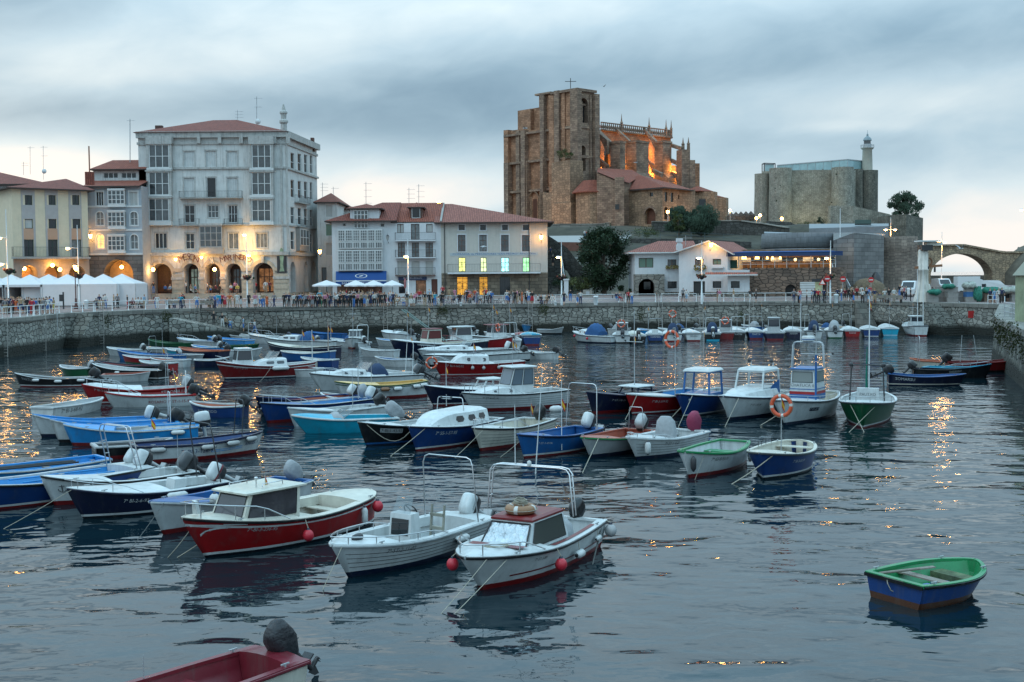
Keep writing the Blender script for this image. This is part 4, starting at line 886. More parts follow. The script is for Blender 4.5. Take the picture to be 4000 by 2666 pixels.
for k in rn(9):
 u=ua+.3+(ub-ua)*k/9;b=MB();f.box(b,u,u+1.4,za_+.9,ze-.1,-5.99,-5.9,GD_ if k%3 else mat('lit_kitchen_glass',(.7,.6,.4),emis=.5,ecol=(.9,.75,.5),var=.7));b.build('inner_window',T)
AW2=mat('dark_blue_canvas',(.02,.045,.12),rough=.8,var=.1)
b=MB();zt1=atY(*z4(1500,424),166).z;th=V3((0,0,.06));u0a=ua-1.6;u1a=ub+.8
p4=[f.pt(u0a,ze+.55,1.0),f.pt(u1a,ze+.45,1.0),f.pt(u1a-1.2,zt1,-7.5),f.pt(u0a+.5,zt1,-7.5)];b.hexa([p-th for p in p4]+p4,BLUEA)
f.box(b,u0a,u1a,ze+.0,ze+.5,.95,1.0,AW2);f.box(b,u0a,u1a,ze+.5,ze+.56,.94,1.02,BLUEA);b.build('awning_roof',T)
PEND=mat('glowing_pendant_shade',(.9,.6,.25),emis=5,ecol=(1,.62,.22))
for x in(1180,1204,1303,1322,1405,1453,1524):
 q=f.rect(z4,(x-7,480,x+7,502),-2);c=f.pt((q[0]+q[2])/2,q[1],-2);b=MB();b.lathe([(.17,0),(.12,.34),(.02,.36)],c,PEND,n=8);b.tube([c+V3((0,0,.36)),c+V3((0,0,.9))],.01,DK_,n=4);b.build('pendant_lamp',T)
for k in rn(4):lamp(f.pt(ua+(ub-ua)*(k+.5)/4,ze-.4,-3),130,(1,.6,.25),.2)
TCL=mat('white_tablecloth',(.6,.58,.54),rough=.9)
for k in rn(8):
 u=ua+1.0+(ub-ua-1.6)*k/8;c=f.pt(u,za_,-1.3-(k%2)*.5);tt=thing('dining_table',['laid dining table with a white cloth at the left end of the lit deck','laid dining table second from the left on the lit deck','laid dining table third from the left on the lit deck','laid dining table fourth from the left on the lit deck','laid dining table fifth from the left on the lit deck','laid dining table sixth from the left on the lit deck','laid dining table seventh from the left on the lit deck','laid dining table at the right end of the lit deck'][k],'table',tuple(c),group='dining tables on the restaurant deck')
 b=MB();b.box((c.x-.55,c.y-.4,c.z+.7),(c.x+.55,c.y+.4,c.z+.76),TCL);b.build('tabletop',tt);b=MB();b.tube([c,c+V3((0,0,.7))],.05,DK_);b.build('leg',tt)
b=MB();q=f.rect(z4,(1040,510,1130,594),-.3);f.box(b,q[0],q[2],za_-.02,q[3],-.5,-.2,mat('dark_green_screen',(.01,.05,.035),rough=.8));b.build('green_screen',T)
RESTO=f
# ---- 10. grey stone-clad building and staircase ----
CLAD=stone('grey_slab_cladding','7c7a78','656463','3f3e3d',kind='brick',size=(1.5,.55),stain=.25,bumps=.25);METM=stone('grey_metal_panels','8b8f93','82868a','6c6f73',kind='brick',size=(.9,.9),stain=.2,bumps=.15)
def prismth(name,label,cat,poly,zb,zt,mt,top=None,pname='wall',group=None):
 c=sum((V3((p[0],p[1],0))for p in poly),V3())/len(poly);t=thing(name,label,cat,(c.x,c.y,zb),group=group);m=MB();m.prism(poly,zb,zt,mt,top);m.build(pname,t);return t
def zat(x,y,Y):return atY(x,y,Y).z
def XY(x,Y):p=atY(x,1000,Y);return(p.x,p.y)
gz0=3.9
prismth('stone_clad_hall','grey stone-clad hall with a sloping wall behind the outdoor stairs','building',[XY(3255,166),XY(3335,164),XY(3452,170),XY(3456,200),XY(3255,200)],gz0,[zat(3255,z5(0,812)[1],166),zat(3335,z5(0,755)[1],164),zat(3445,z5(0,778)[1],170),zat(3445,z5(0,765)[1],200),zat(3255,z5(0,760)[1],200)],CLAD)
c=atY(3492,1000,178);t=thing('round_bastion','round grey stone bastion tower beside the double street lamp','tower',(c.x,c.y,gz0));m=MB();ztb=zat(3490,z5(0,780)[1],174)
m.lathe([(3.6,gz0),(3.25,ztb-2.2),(3.35,ztb-2.1),(3.3,ztb)],(c.x,c.y,0),stone('bastion_blocks','a5978a','8b8076','5d554f',kind='brick',size=(.8,.42),stain=.4),n=24);m.build('drum',t)
b=MB();b.lathe([(.9,0),(.85,1.5),(.6,2.5),(.2,3.0)],(atY(3417,1135,166).x,165.4,4.1),DK_,n=10);b.build('dark_arch_door',t)
c=atY(3147,900,205);t=thing('curved_pavilion','curved grey metal-clad pavilion above the restaurant awning','building',(c.x,c.y,8));m=MB()
m.lathe([(7.4,8),(7.4,zat(3147,z4(0,402)[1],198)),(7.0,zat(3147,z4(0,400)[1],198)),(7.0,zat(3147,z4(0,392)[1],198)),(7.5,zat(3147,z4(0,390)[1],198)),(7.3,zat(3147,z4(0,256)[1],198))],(c.x,c.y,0),METM,n=28);m.build('drum',t)
prismth('metal_hall','low grey metal hall right of the curved pavilion','building',[XY(3205,204),XY(3345,200),XY(3345,225),XY(3205,225)],8,zat(3275,z5(0,752)[1],202),METM)
prismth('metal_hall','low grey metal annexe left of the curved pavilion','building',[XY(2985,204),XY(3095,205),XY(3095,225),XY(2985,225)],8,[zat(2940,z4(0,262)[1],205),zat(3075,z4(0,268)[1],205),zat(3075,z4(0,258)[1],225),zat(2940,z4(0,250)[1],225)],METM)
prismth('upper_hall','pale grey flat-roofed hall at the foot of the castle wall','building',[XY(3160,225),XY(3470,222),XY(3470,250),XY(3160,250)],10,[zat(3160,z5(0,725)[1],225),zat(3450,z5(0,708)[1],222),zat(3450,z5(0,690)[1],250),zat(3320,z5(0,690)[1],250)],mat('pale_grey_metal_roof',(.18,.19,.20),rough=.6,var=.15))
prismth('roof_lantern','small green glazed box on the grey roof below the castle','building',[XY(3338,228),XY(3402,228),XY(3402,234),XY(3338,234)],zat(3370,z5(0,692)[1],228),zat(3370,z5(0,663)[1],228),mat('green_glazing',(.05,.09,.08),rough=.3))
prismth('white_annexe','small white modern annexe with slit windows beside the bastion','building',[XY(3538,190),XY(3566,190),XY(3566,200),XY(3538,200)],4,zat(3550,z5(0,862)[1],190),WPL)
for x in(3545,3560):
 pass
t=thing('outdoor_stairs','outdoor stairs with white handrails beside the restaurant terrace','stairs',tuple(atY(3307,1150,163)));b=MB();f=Fac(3292,163,3320,163)
q=f.rect(z4,(2098,600,2165,770));n_=16
for k in rn(n_):zz=f.zb+(q[3]-f.zb)*(k+1)/n_;f.box(b,.1,f.W-.1,f.zb,zz,-.4*(k+1),-.4*k-.001,PAVE2)
b.build('treads',t);b=MB()
for u in(0,f.W):f.box(b,u-.06,u+.06,f.zb,f.zb+.5,-.1,0,WPL);b.bar(f.pt(u,f.zb+.9,0),f.pt(u,q[3]+.9,-.4*n_),.1,.7,WPL)
b.build('handrail',t)
# ================= HILL =================
GRASS=mat('rough_grass_and_earth',(.045,.04,.026),rough=.95,var=.45,vs=.5,bump=.5,bs=3)
HS=[(176,3.9),(186,5),(200,8),(217,10.6),(224,12.2),(248,14.6),(256,16.6),(266,17.6),(285,18.2),(345,18.6),(380,10),(400,-1)]
def hill_z(X,Y):
 h=HS[0][1]
 for(ya,za),(yb,zb)in zip(HS[:-1],HS[1:]):
  if ya<=Y<=yb:h=za+(zb-za)*(Y-ya)/(yb-ya)
 if Y>400:h=-1
 k=max(0,min(1,(X+16)/14))*max(0,min(1,(.318*Y-X)/9));return(3.9 if Y<200 else 2)*(1-k)+h*k+(mnoise.noise(V3((X*.08,Y*.08,0)))*1.0 if Y>186 and k>.3 else 0)
m=MB();rings=[]
for i in rn(60):
 X=-24+i*2.3;rings.append([V3((X,Y,hill_z(X,Y)))for Y in[176+j*4 for j in rn(58)]])
m.loft(rings,GRASS,closed=False,cap=False,smooth=True);tag(m.build('hill'),kind='structure')
CH1=stone('church_stone','b88a6c','956d52','6c5040',kind='brick',size=(.8,.4),stain=.5,bumps=.4)
CH2=stone('church_weathered_stone','a58a74','82695a','584840',kind='brick',size=(.85,.42),stain=.55,bumps=.5)
CH3=stone('church_light_stone','a4866c','856c58','685442',kind='rubble',size=(.9,.55),stain=.35,bumps=.5)
DOORW=mat('brown_church_door',(.09,.03,.015),rough=.7,var=.2)
class Fc2(Fac):
 def __init__(s,o,d,W=10,zb=17.0):s.o=V3((o[0],o[1],0));s.d=V3((d[0],d[1],0)).normalized();s.n=V3((s.d.y,-s.d.x,0));s.W=W;s.D=5;s.zb=zb
SD=(.731,.682);C0=XY(zc(540,0)[0],285)
fS=Fc2(C0,SD);fW=Fc2(C0,(.682,-.731))
CHU=thing('church','huge brown gothic stone church on the hill, floodlit orange between its flying buttresses','church',(C0[0],C0[1]+8,18))
def blk(m,fc,x0,x1,yt,n0,n1,mt,zb=15.5,yt2=None,zf=zc):
 """buttress/wall block: pixel columns on its front plane n1, back plane n0, pixel top(s)"""
 u0=fc.px(*zf(x0,yt),n1)[0];u1=fc.px(*zf(x1,yt),n1)[0];za=fc.px(*zf(x0,yt),n1)[1];zb_=fc.px(*zf(x1,yt2 if yt2 is not None else yt),n1)[1]
 if yt2 is None:za=zb_=max(za,zb_)
 m.hexa([fc.pt(u0,zb,n1),fc.pt(u1,zb,n1),fc.pt(u1,zb,n0),fc.pt(u0,zb,n0),fc.pt(u0,za,n1),fc.pt(u1,zb_,n1),fc.pt(u1,zb_,n0),fc.pt(u0,za,n0)],mt);return u0,u1,za
m=MB()
blk(m,fW,62,150,398,-14,-1.2,CH1);blk(m,fW,46,74,392,-14,-.2,CH1);blk(m,fW,126,150,396,-14,-.4,CH2)
blk(m,fW,150,225,262,-14,-1.0,CH1,yt2=248);blk(m,fW,158,186,394,-8,.3,CH2);blk(m,fW,140,290,262,-14,-2.2,CH1,yt2=238)
blk(m,fW,225,300,392,-8,-.9,CH1)
m.build('west_front',CHU)
m=MB();uL=fW.px(*zc(285,600),-.6)[0]
q1=fW.px(*zc(380,160),0)[0];ztw=fW.px(*zc(535,128),0)[1];ztl=fW.px(*zc(300,158),-.6)[1]
fW.box(m,uL,q1,15.5,ztl,-11,-.6,CH1)
sw=fS.px(*zc(652,400),0)[0]
opsS=[]
bq=fS.rect(zc,(536,175,602,340),0);wq=fS.rect(zc,(536,492,580,660),0)
bq=(.9,bq[1],bq[2]+.3,bq[3]);wq=(1.1,wq[1],2.9,wq[3])
cW_(m,fS,0,sw,15.5,ztw,[(*bq,1,1.2),(*wq,1,1.2)],CH2)
P=fS.pt;Wd=abs(q1)
cW_(m,fW,q1,0,15.5,ztw,[],CH1)
m.face([fW.pt(q1,15.5,0),fW.pt(q1,ztw,0),fW.pt(q1,ztw,-sw),fW.pt(q1,15.5,-sw)],CH1);m.face([P(sw,15.5,0),P(sw,15.5,-Wd),P(sw,ztw,-Wd),P(sw,ztw,0)],CH1);m.face([P(0,ztw,0),P(sw,ztw,0),P(sw,ztw,-Wd),P(0,ztw,-Wd)],CH2)
m.build('tower',CHU)
m=MB()
for(x0,x1,yt,dn,mt)in((286,312,158,.5,CH2),(345,378,160,.3,CH1),(380,412,130,.7,CH2),(432,452,132,.35,CH1),(488,536,126,.8,CH2)):
 blk(m,fW,x0,x1,yt,-.7,dn,mt)
blk(m,fS,655,686,152,-9,1.0,CH2);blk(m,fS,622,634,158,-.2,.3,CH2)
for(x0,x1,yt,dn)in((186,200,600,.5),(288,306,570,1.2),(158,186,600,.9),(46,74,610,.5)):blk(m,fW,x0,x1,yt,-1,dn,CH2)
m.build('buttresses',CHU)
m=MB()
for yy,nn in((125,.55),(370,.25),(568,.25),(770,.25)):
 zz=fW.px(*zc(500,yy),0)[1];fW.box(m,q1-.6,.6,zz-.3,zz+.3,.01,nn,CH2);fS.box(m,-.3,sw+.3,zz-.3,zz+.3,.01,nn,CH2)
 if yy>200:fW.box(m,uL-.2,q1-.6,zz-.3,zz+.25,-.59,nn-.2,CH2);fW.box(m,fW.px(*zc(46,600),0)[0],uL-.3,zz-.3,zz+.2,-1.1,nn-.3,CH2)
zz=fW.px(*zc(300,156),-.5)[1];fW.box(m,uL-.5,q1-.65,zz-.15,zz+.3,-.59,.4,CH2);m.build('stone_bands',CHU)
m=MB()
for a_,b_ in((bq[0]+.3,(bq[0]+bq[2])/2-.15),((bq[0]+bq[2])/2+.15,bq[2]-.2)):fS.box(m,a_,b_,bq[1]+.2,bq[3]-1.8,-1.19,-1.1,GD_)
m.build('belfry_opening',CHU)
m=MB();fS.box(m,(bq[0]+bq[2])/2-.15,(bq[0]+bq[2])/2+.15,bq[1],bq[3]-.6,-.9,-.5,CH2);fS.box(m,bq[0],bq[2],bq[3]-1.7,bq[3]-1.2,-1.0,-.6,CH2);m.build('belfry_tracery',CHU)
m=MB();fS.box(m,wq[0],wq[2],wq[1],wq[3],-1.25,-1.15,GD_);m.build('lancet_window',CHU)
pc=atY(*zc(492,122),292);qc=atY(*zc(492,45),292);m=MB();m.tube([pc-V3((0,0,1)),qc],.09,DK_,n=5);sc_=(qc-pc).length;m.tube([(qc.x-1.35,qc.y,pc.z+sc_*.72),(qc.x+1.35,qc.y,pc.z+sc_*.72)],.08,DK_,n=5);m.build('cross',CHU)
po=fW.rect(zc,(222,800,292,960),-.9);m=MB()
for k in rn(4):
 e=.35*k;cu=(po[0]+po[2])/2;Rr=(po[2]-po[0])/2-e*.6;zc0=po[3]-Rr*1.3;K=12;pts=[(cu-Rr*mh.cos(mh.pi*i/K),zc0+Rr*1.3*mh.sin(mh.pi*i/K))for i in rn(K+1)]
 for a_,b_ in zip(pts[:-1],pts[1:]):m.bar(fW.pt(*a_,-.75-e*.15+.35-.1*k),fW.pt(*b_,-.75-e*.15+.35-.1*k),.28,.28,CH3)
 for s in(-1,1):m.bar(fW.pt(cu+s*Rr,zc0,-.5-.1*k),fW.pt(cu+s*Rr,17,-.5-.1*k),.28,.28,CH3)
m.build('portal_arches',CHU);m=MB();fW.box(m,po[0]+1.2,po[2]-1.2,17,po[3]-1.8,-.88,-.82,DOORW);m.build('portal_door',CHU)
m=MB();blk(m,fW,366,488,608,-1,3.4,CH3,yt2=588,zb=14)
m.build('lower_buttress',CHU)
m=MB();blk(m,fW,368,494,880,2.4,4.1,CH3,zb=14);blk(m,fW,285,368,800,-1,1.2,CH3,zb=14,yt2=815);m.build('buttress_base',CHU)
def drum(c,r,z0,z1,mt,n,rot=0.0):return[V3((c.x+r*mh.cos(rot+2*mh.pi*k/n),c.y+r*mh.sin(rot+2*mh.pi*k/n),z))for z in(z0,z1)for k in rn(n)]
cc=atY(*zc(652,900),281);zt_=zat(*zc(652,798),277);m=MB();rad=4.35
m.lathe([(rad,14),(rad,zt_)],(cc.x,cc.y,0),CH3,n=10,smooth=False);m.build('chapel',CHU)
m=MB();m.lathe([(rad+.6,zt_-.2),(rad+.6,zt_),(2.4,zat(*zc(600,728),281)),(.1,zat(*zc(600,722),281))],(cc.x-.3,cc.y,0),TILE2,n=10,smooth=False);m.build('chapel_roof',CHU)
m=MB();a_=atY(*zc(710,900),277.2);b_=atY(*zc(710,835),277.2);m.lathe([(.5,a_.z),(.5,b_.z-.6),(.1,b_.z)],(a_.x,277.4,0),GD_,n=8);m.build('chapel_window',CHU)
C2=XY(*[zc(1105,0)[0],268][:2])if False else XY(zc(1105,0)[0],268)
fP=Fc2(C2,(.682,-.731));fQ=Fc2(C2,SD)
m=MB();zp=fP.px(*zc(1100,772),0)[1];ul=fP.px(*zc(818,900),0)[0];dq=fP.rect(zc,(988,910,1058,1015),0);sq=fP.rect(zc,(1020,806,1042,832),0)
cW_(m,fP,ul,0,14,zp,[(dq[0],dq[1],dq[2],dq[3],1,.8),(*sq,0)],CH3)
ur=fQ.px(*zc(1322,850),0)[0];wo=[]
for r in((1119,803,1136,868),(1160,808,1176,870),(1208,820,1217,850)):wo.append((*fQ.rect(zc,r,0),0))
for r in((1116,902,1140,985),(1152,905,1178,990),(1192,910,1216,990)):wo.append((*fQ.rect(zc,r,0),1,.8))
cW_(m,fQ,0,ur,14,zp-.2,wo,CH3)
m.face([fP.pt(ul,14,0),fP.pt(ul,zp,0),fP.pt(ul,zp,-14),fP.pt(ul,14,-14)],CH3);m.face([fQ.pt(ur,14,0),fQ.pt(ur,14,-12),fQ.pt(ur,zp,-12),fQ.pt(ur,zp,0)],CH3);m.build('porch_block',CHU)
for o in wo+[(*sq,0)]:
 f_=fP if o[:4]==sq else fQ;m=MB();m.face([f_.pt(o[0]-.1,o[1],-.2 if len(o)<6 else-.79),f_.pt(o[2]+.1,o[1],-.2 if len(o)<6 else-.79),f_.pt(o[2]+.1,o[3],-.2 if len(o)<6 else-.79),f_.pt(o[0]-.1,o[3],-.2 if len(o)<6 else-.79)],GD_);m.build('window',CHU)
m=MB();fP.box(m,dq[0],dq[2],dq[1]-1,dq[3],-.85,-.75,DOORW);m.build('door',CHU)
m=MB();K=12;cu=(dq[0]+dq[2])/2;R_=(dq[2]-dq[0])/2+.25;z0_=dq[3]-R_+.25
for i in rn(K):a0,a1=mh.pi*i/K,mh.pi*(i+1)/K;m.bar(fP.pt(cu+R_*mh.cos(a0),z0_+R_*mh.sin(a0),.05),fP.pt(cu+R_*mh.cos(a1),z0_+R_*mh.sin(a1),.05),.25,.45,CH2)
m.build('door_arch',CHU)
m=MB();e1=fP.pt(fP.px(*zc(885,780),.6)[0],zp+.0,.6);e2=fP.pt(.9,zp,.6);e3=fQ.pt(ur-1.5,zp-.2,.8);r1=atY(*zc(962,692),278);r2=atY(*zc(1180,748),287)
e2=V3((e2.x,e2.y-.2,zp));m.face([e1,e2,r1],TILE2);m.face([e2,e3,r2,r1],TILE2);lo=V3((0,0,.3));m.face([e1-lo,e2-lo,e2,e1],EAVE);m.face([e2-lo,e3-lo,e3,e2],EAVE)
bk=atY(*zc(900,740),279);m.face([e1,r1,atY(*zc(880,700),283)],TILE2)
pa=[atY(*zc(676,642),284),atY(*zc(905,655),286),atY(*zc(962,692),281),atY(*zc(886,742),275),atY(*zc(802,724),274),atY(*zc(668,668),276)]
cen=sum(pa,V3())/6
for i in rn(6):m.face([pa[(i+1)%6],pa[i],cen],TILE2)
m.build('aisle_roof',CHU)
m=MB();m.prism([XY(zc(668,0)[0],276.5),XY(zc(800,0)[0],274.3),XY(zc(890,0)[0],275.3),XY(zc(960,0)[0],290),XY(zc(668,0)[0],290)],14,[zat(*zc(668,670),276.5)-.1,zat(*zc(800,727),274.3)-.1,zat(*zc(886,745),275.3)-.1,zat(*zc(960,700),290),zat(*zc(668,648),290)-.2],CH2)
m.prism([XY(zc(788,0)[0],273),XY(zc(850,0)[0],272),XY(zc(850,0)[0],277),XY(zc(788,0)[0],277)],14,zat(*zc(820,705),273),CH2);m.build('aisle_wall',CHU)
m=MB();
for r in((788,886,815,920),):a_=atY(*zc(r[0],r[1]),272.4);b_=atY(*zc(r[2],r[3]),272.4);m.box((a_.x,a_.y-.5,b_.z),(b_.x,a_.y-.3,a_.z),GD_)
m.build('small_window',CHU)
NN=-5.5;m=MB();ua=fS.px(*zc(690,400),NN)[0];ub=fS.px(*zc(1160,440),NN)[0];zn=fS.px(*zc(700,392),NN)[1]
nops=[]
for xc in(735,880,985,1075):
 q=fS.rect(zc,(xc-18,480,xc+18,640),NN);nops.append((*q,1,.7))
cW_(m,fS,ua,ub,15,zn,nops,CH1,n=NN)
m.face([fS.pt(ub,15,NN),fS.pt(ub+3,15,NN-6),fS.pt(ub+3,zn,NN-6),fS.pt(ub,zn,NN)],CH1);m.face([fS.pt(ub+3,15,NN-6),fS.pt(ub,15,NN-12),fS.pt(ub,zn,NN-12),fS.pt(ub+3,zn,NN-6)],CH1)
m.face([fS.pt(ua,zn,NN),fS.pt(ub,zn,NN),fS.pt(ub+3,zn,NN-6),fS.pt(ub,zn,NN-12),fS.pt(ua,zn,NN-12)],CH2);m.face([fS.pt(ua,15,NN-12),fS.pt(ub,15,NN-12),fS.pt(ub,zn,NN-12),fS.pt(ua,zn,NN-12)],CH1)
m.build('nave',CHU)
m=MB()
for o in nops:m.face([fS.pt(o[0],o[1],NN-.6),fS.pt(o[2],o[1],NN-.6),fS.pt(o[2],o[3],NN-.6),fS.pt(o[0],o[3],NN-.6)],GD_)
m.build('clerestory_glass',CHU)
m=MB();ph=1.9;k=int((ub-ua)/.75)
def para(pa_,pb_,n_):
 m.bar(pa_+V3((0,0,ph)),pb_+V3((0,0,ph)),.4,.25,CH2);m.bar(pa_+V3((0,0,.1)),pb_+V3((0,0,.1)),.6,.4,CH2)
 for i in rn(n_+1):p=pa_.lerp(pb_,i/n_);m.bar(p,p+V3((0,0,ph)),.2,.2,CH2);
 for i in rn(n_):p=pa_.lerp(pb_,(i+.5)/n_);m.bar(p+V3((0,0,.5)),pa_.lerp(pb_,(i+1)/n_)+V3((0,0,1.6)),.14,.14,CH2);m.bar(p+V3((0,0,.5)),pa_.lerp(pb_,i/n_)+V3((0,0,1.6)),.14,.14,CH2)
para(fS.pt(ua,zn,NN+.3),fS.pt(ub,zn,NN+.3),k);para(fS.pt(ub,zn,NN+.3),fS.pt(ub+3.2,zn,NN-6),8);m.build('parapet',CHU)
m=MB();m.face([fS.pt(ua,zn+.6,NN-.6),fS.pt(ub,zn+.6,NN-.6),fS.pt(ub,zn+2.3,NN-6),fS.pt(ua,zn+2.3,NN-6)],TILE);m.build('nave_roof',CHU)
def pinn(p,h,r=.34):MB().lathe([(r,0),(r*.9,h*.45),(r*1.15,h*.48),(r*.5,h*.6),(.03,h)],p,CH2,n=6,smooth=False).build('pinnacle',CHU)
for xc in(832,1015,1128,1162):
 u=fS.px(*zc(xc,400),NN+.3)[0];pinn(fS.pt(u,zn+.2,NN+.3),4.4)
lightp=[]
def pier(x0,x1,yt,nf,nb,yb=None):
 m=MB();u0,u1,za=blk(m,fS,x0,x1,yt,nb,nf,CH2,zb=20);um=(u0+u1)/2
 m.prism([tuple(fS.pt(u0-.15,0,nf+.15))[:2],tuple(fS.pt(u1+.15,0,nf+.15))[:2],tuple(fS.pt(u1+.15,0,nb-.15))[:2],tuple(fS.pt(u0-.15,0,nb-.15))[:2]],za,za+.5,CH2)
 zm=za-(za-24)*.45;m.hexa([fS.pt(u0-.1,22,nf+3.2),fS.pt(u1+.1,22,nf+3.2),fS.pt(u1+.1,22,nb),fS.pt(u0-.1,22,nb),fS.pt(u0-.1,zm-1.8,nf+1.6),fS.pt(u1+.1,zm-1.8,nf+1.6),fS.pt(u1+.1,zm+2,nb),fS.pt(u0-.1,zm+2,nb)],CH2)
 m.build('buttress_pier',CHU);return u0,u1,um,za
def flyer(um,zlo,zhi,nf,th=.8,drop=2.6):
 m=MB();K=8;w_=.45
 for i in rn(K):
  a0,a1=i/K,(i+1)/K;n0_,n1_=nf+(NN-nf)*a0,nf+(NN-nf)*a1;t0,t1=zlo+(zhi-zlo)*a0,zlo+(zhi-zlo)*a1
  b0,b1=t0-th-drop*(1-mh.sin(mh.pi/2*min(1,a0*1.1)))**1.5,t1-th-drop*(1-mh.sin(mh.pi/2*min(1,a1*1.1)))**1.5
  m.hexa([fS.pt(um-w_,b0,n0_),fS.pt(um+w_,b0,n0_),fS.pt(um+w_,b1,n1_),fS.pt(um-w_,b1,n1_),fS.pt(um-w_,t0,n0_),fS.pt(um+w_,t0,n0_),fS.pt(um+w_,t1,n1_),fS.pt(um-w_,t1,n1_)],CH2)
 m.build('flying_buttress',CHU)
for(x0,x1,yt,nf,nb)in((822,856,478,3.2,0),(930,1012,480,3.2,0),(1108,1164,480,2.2,-.6)):
 u0,u1,um,za=pier(x0,x1,yt,nf,nb);flyer(um,za+.2,za+4.6,nb);flyer(um,za-6.2,za-2.6,nb)
u=fS.px(*zc(700,500),-1)[0];za=fS.px(*zc(770,460),0)[1];flyer(u+1.2,za,za+4,0);flyer(u+1.2,za-6,za-2.5,0)
m=MB();ap=Fc2(XY(zc(1232,0)[0],300),(.95,.3));
for(x0,x1,yt,nb)in((1232,1288,520,-3),(1255,1322,590,-4),(1300,1352,612,-6)):blk(m,ap,x0,x1,yt,nb,0 if x0<1300 else-2,CH2 if x0<1300 else CH1,zb=15)
m.build('apse_buttress',CHU)
for xc,yy in((1241,520),(1277,518)):pinn(atY(*zc(xc,yy+6),301.5),3.2,.42)
b=MB()
for(x0,y0_,x1,y1_)in((1165,492,1235,515),(1158,590,1235,625),(1164,672,1232,708),(1040,660,1102,690)):
 Ya,Yb=(306,301)if x0>1100 else(300,290);b.bar(atY(*zc(x0,y0_),Ya),atY(*zc(x1,y1_),Yb),.7,.9,CH2)
b.build('flying_buttress',CHU)
m=MB();m.prism([XY(zc(1040,0)[0],296),XY(zc(1235,0)[0],301),XY(zc(1300,0)[0],306),XY(zc(1235,0)[0],312),XY(zc(1040,0)[0],312)],15,[zat(*zc(1100,718),296),zat(*zc(1220,760),301),zat(*zc(1240,770),306),zat(*zc(1235,760),312),zat(*zc(1100,735),312)],CH1);m.build('ambulatory',CHU)
m=MB();cc=atY(*zc(1168,600),309);m.lathe([(2.2,15),(2.2,zn-8)],(cc.x-1,cc.y,0),CH1,n=8,smooth=False);m.build('apse_turret',CHU)
for(xc,r_,Y,yt,yr)in((1372,3.6,296,798,762),(1452,3.4,300,838,812)):
 cc=atY(*zc(xc,900),Y);zt_=zat(*zc(xc,yt),Y-r_);m=MB();m.lathe([(r_,13),(r_,zt_)],(cc.x,cc.y,0),CH3,n=8,smooth=False);m.build('apse_chapel',CHU)
 m=MB();m.lathe([(r_+.4,zt_),(r_+.4,zt_+.15),(.1,zat(*zc(xc,yr),Y))],(cc.x-1.2,cc.y,0),TILE2,n=8,smooth=False);m.build('apse_roof',CHU)
m=MB();cc=atY(*zc(1370,900),292.3);m.box((cc.x-.8,cc.y-.12,cc.z-1.5),(cc.x+.8,cc.y+.1,zat(*zc(1370,850),292.3)),GD_);m.build('apse_window',CHU)
OR=(1,.40,.07)
for(xx,zz_,pw)in((712,32.5,1900),(790,32.5,1300),(890,33,1200),(1062,32.5,2200),(1062,38,700)):lamp(fS.pt(fS.px(*zc(xx,640),-3.6)[0],zz_,-3.9),pw,OR,.4,'church_floodlight')
for(xx,yy,YY,pw)in((1195,735,304,3000),(1195,650,305,1500)):lamp(atY(*zc(xx,yy),YY),pw,OR,.4,'church_floodlight')
lamp(atY(*zc(210,960),280),900,(1,.55,.25),1.0,'portal_floodlight');lamp(fQ.pt(4,19.5,5),900,(1,.55,.22),.6,'porch_floodlight')
lamp(atY(*zc(330,1000),270),1500,(1,.62,.38),2.0,'tower_floodlight')
# ---- forecourt walls ----
def wP_(name,label,pts,mt,th=.8,cap=None,group=None,zf=z4,cat='wall'):
 c=atY(*zf(pts[0][0],pts[0][1]),pts[0][3]);t=thing(name,label,cat,(c.x,c.y,c.z-1),group=group);m=MB();n_=len(pts)
 for(xa,ya,yb,Y0),(xc_,yc,yd,Y1)in zip(pts[:-1],pts[1:]):
  a_=atY(*zf(xa,ya),Y0);b_=atY(*zf(xa,yb),Y0);c_=atY(*zf(xc_,yc),Y1);d_=atY(*zf(xc_,yd),Y1);b_=V3((a_.x,a_.y,b_.z));d_=V3((c_.x,c_.y,d_.z));o=V3((0,th,0))
  m.hexa([b_,d_,d_+o,b_+o,a_,c_,c_+o,a_+o],mt)
 m.build('stonework',t)
 if cap:
  m=MB()
  for(xa,ya,yb,Y0),(xc_,yc,yd,Y1)in zip(pts[:-1],pts[1:]):m.bar(atY(*zf(xa,ya),Y0)+V3((0,th/2,.08)),atY(*zf(xc_,yc),Y1)+V3((0,th/2,.08)),th+.25,.2,cap)
  m.build('coping',t)
 return t
DKS=stone('dark_hill_stone','5e5c58','46443f','2b2926',kind='rubble',size=(.9,.5),stain=.4);BALU=stone('pale_parapet_stone','9a948b','7b766e','55504a',kind='brick',size=(2.2,1.0),stain=.3)
wP_('forecourt_wall','pale parapet wall in front of the church, below the round chapel',[(335,1022,1120,262),(440,1018,1105,262),(560,1020,1100,262),(700,1018,1090,262),(750,1010,1085,262)],BALU,cap=BALU,zf=zc)
wP_('retaining_wall','long grey retaining wall behind the tamarisk trees on the hill',[(345,160,262,252),(540,162,275,252),(915,152,300,250),(1180,152,320,248),(1400,182,330,244),(1610,216,330,240)],DKS,cap=BALU)
wP_('retaining_wall','low dark wall with a railing above the white gabled house',[(150,312,350,222),(520,315,372,222),(830,320,385,222),(1260,345,400,222)],DKS)
wP_('retaining_wall','stone wall beside the stair street left of the dark tree',[(340,1090,1240,186),(470,1175,1330,184),(560,1290,1500,182),(620,1330,1500,181)],DKS,zf=zc)
wP_('ruined_wall','rough ruined wall stub with plants at the foot of the castle',[(1400,150,250,262),(1500,158,250,262),(1620,160,250,262),(1668,190,250,262)],DKS)
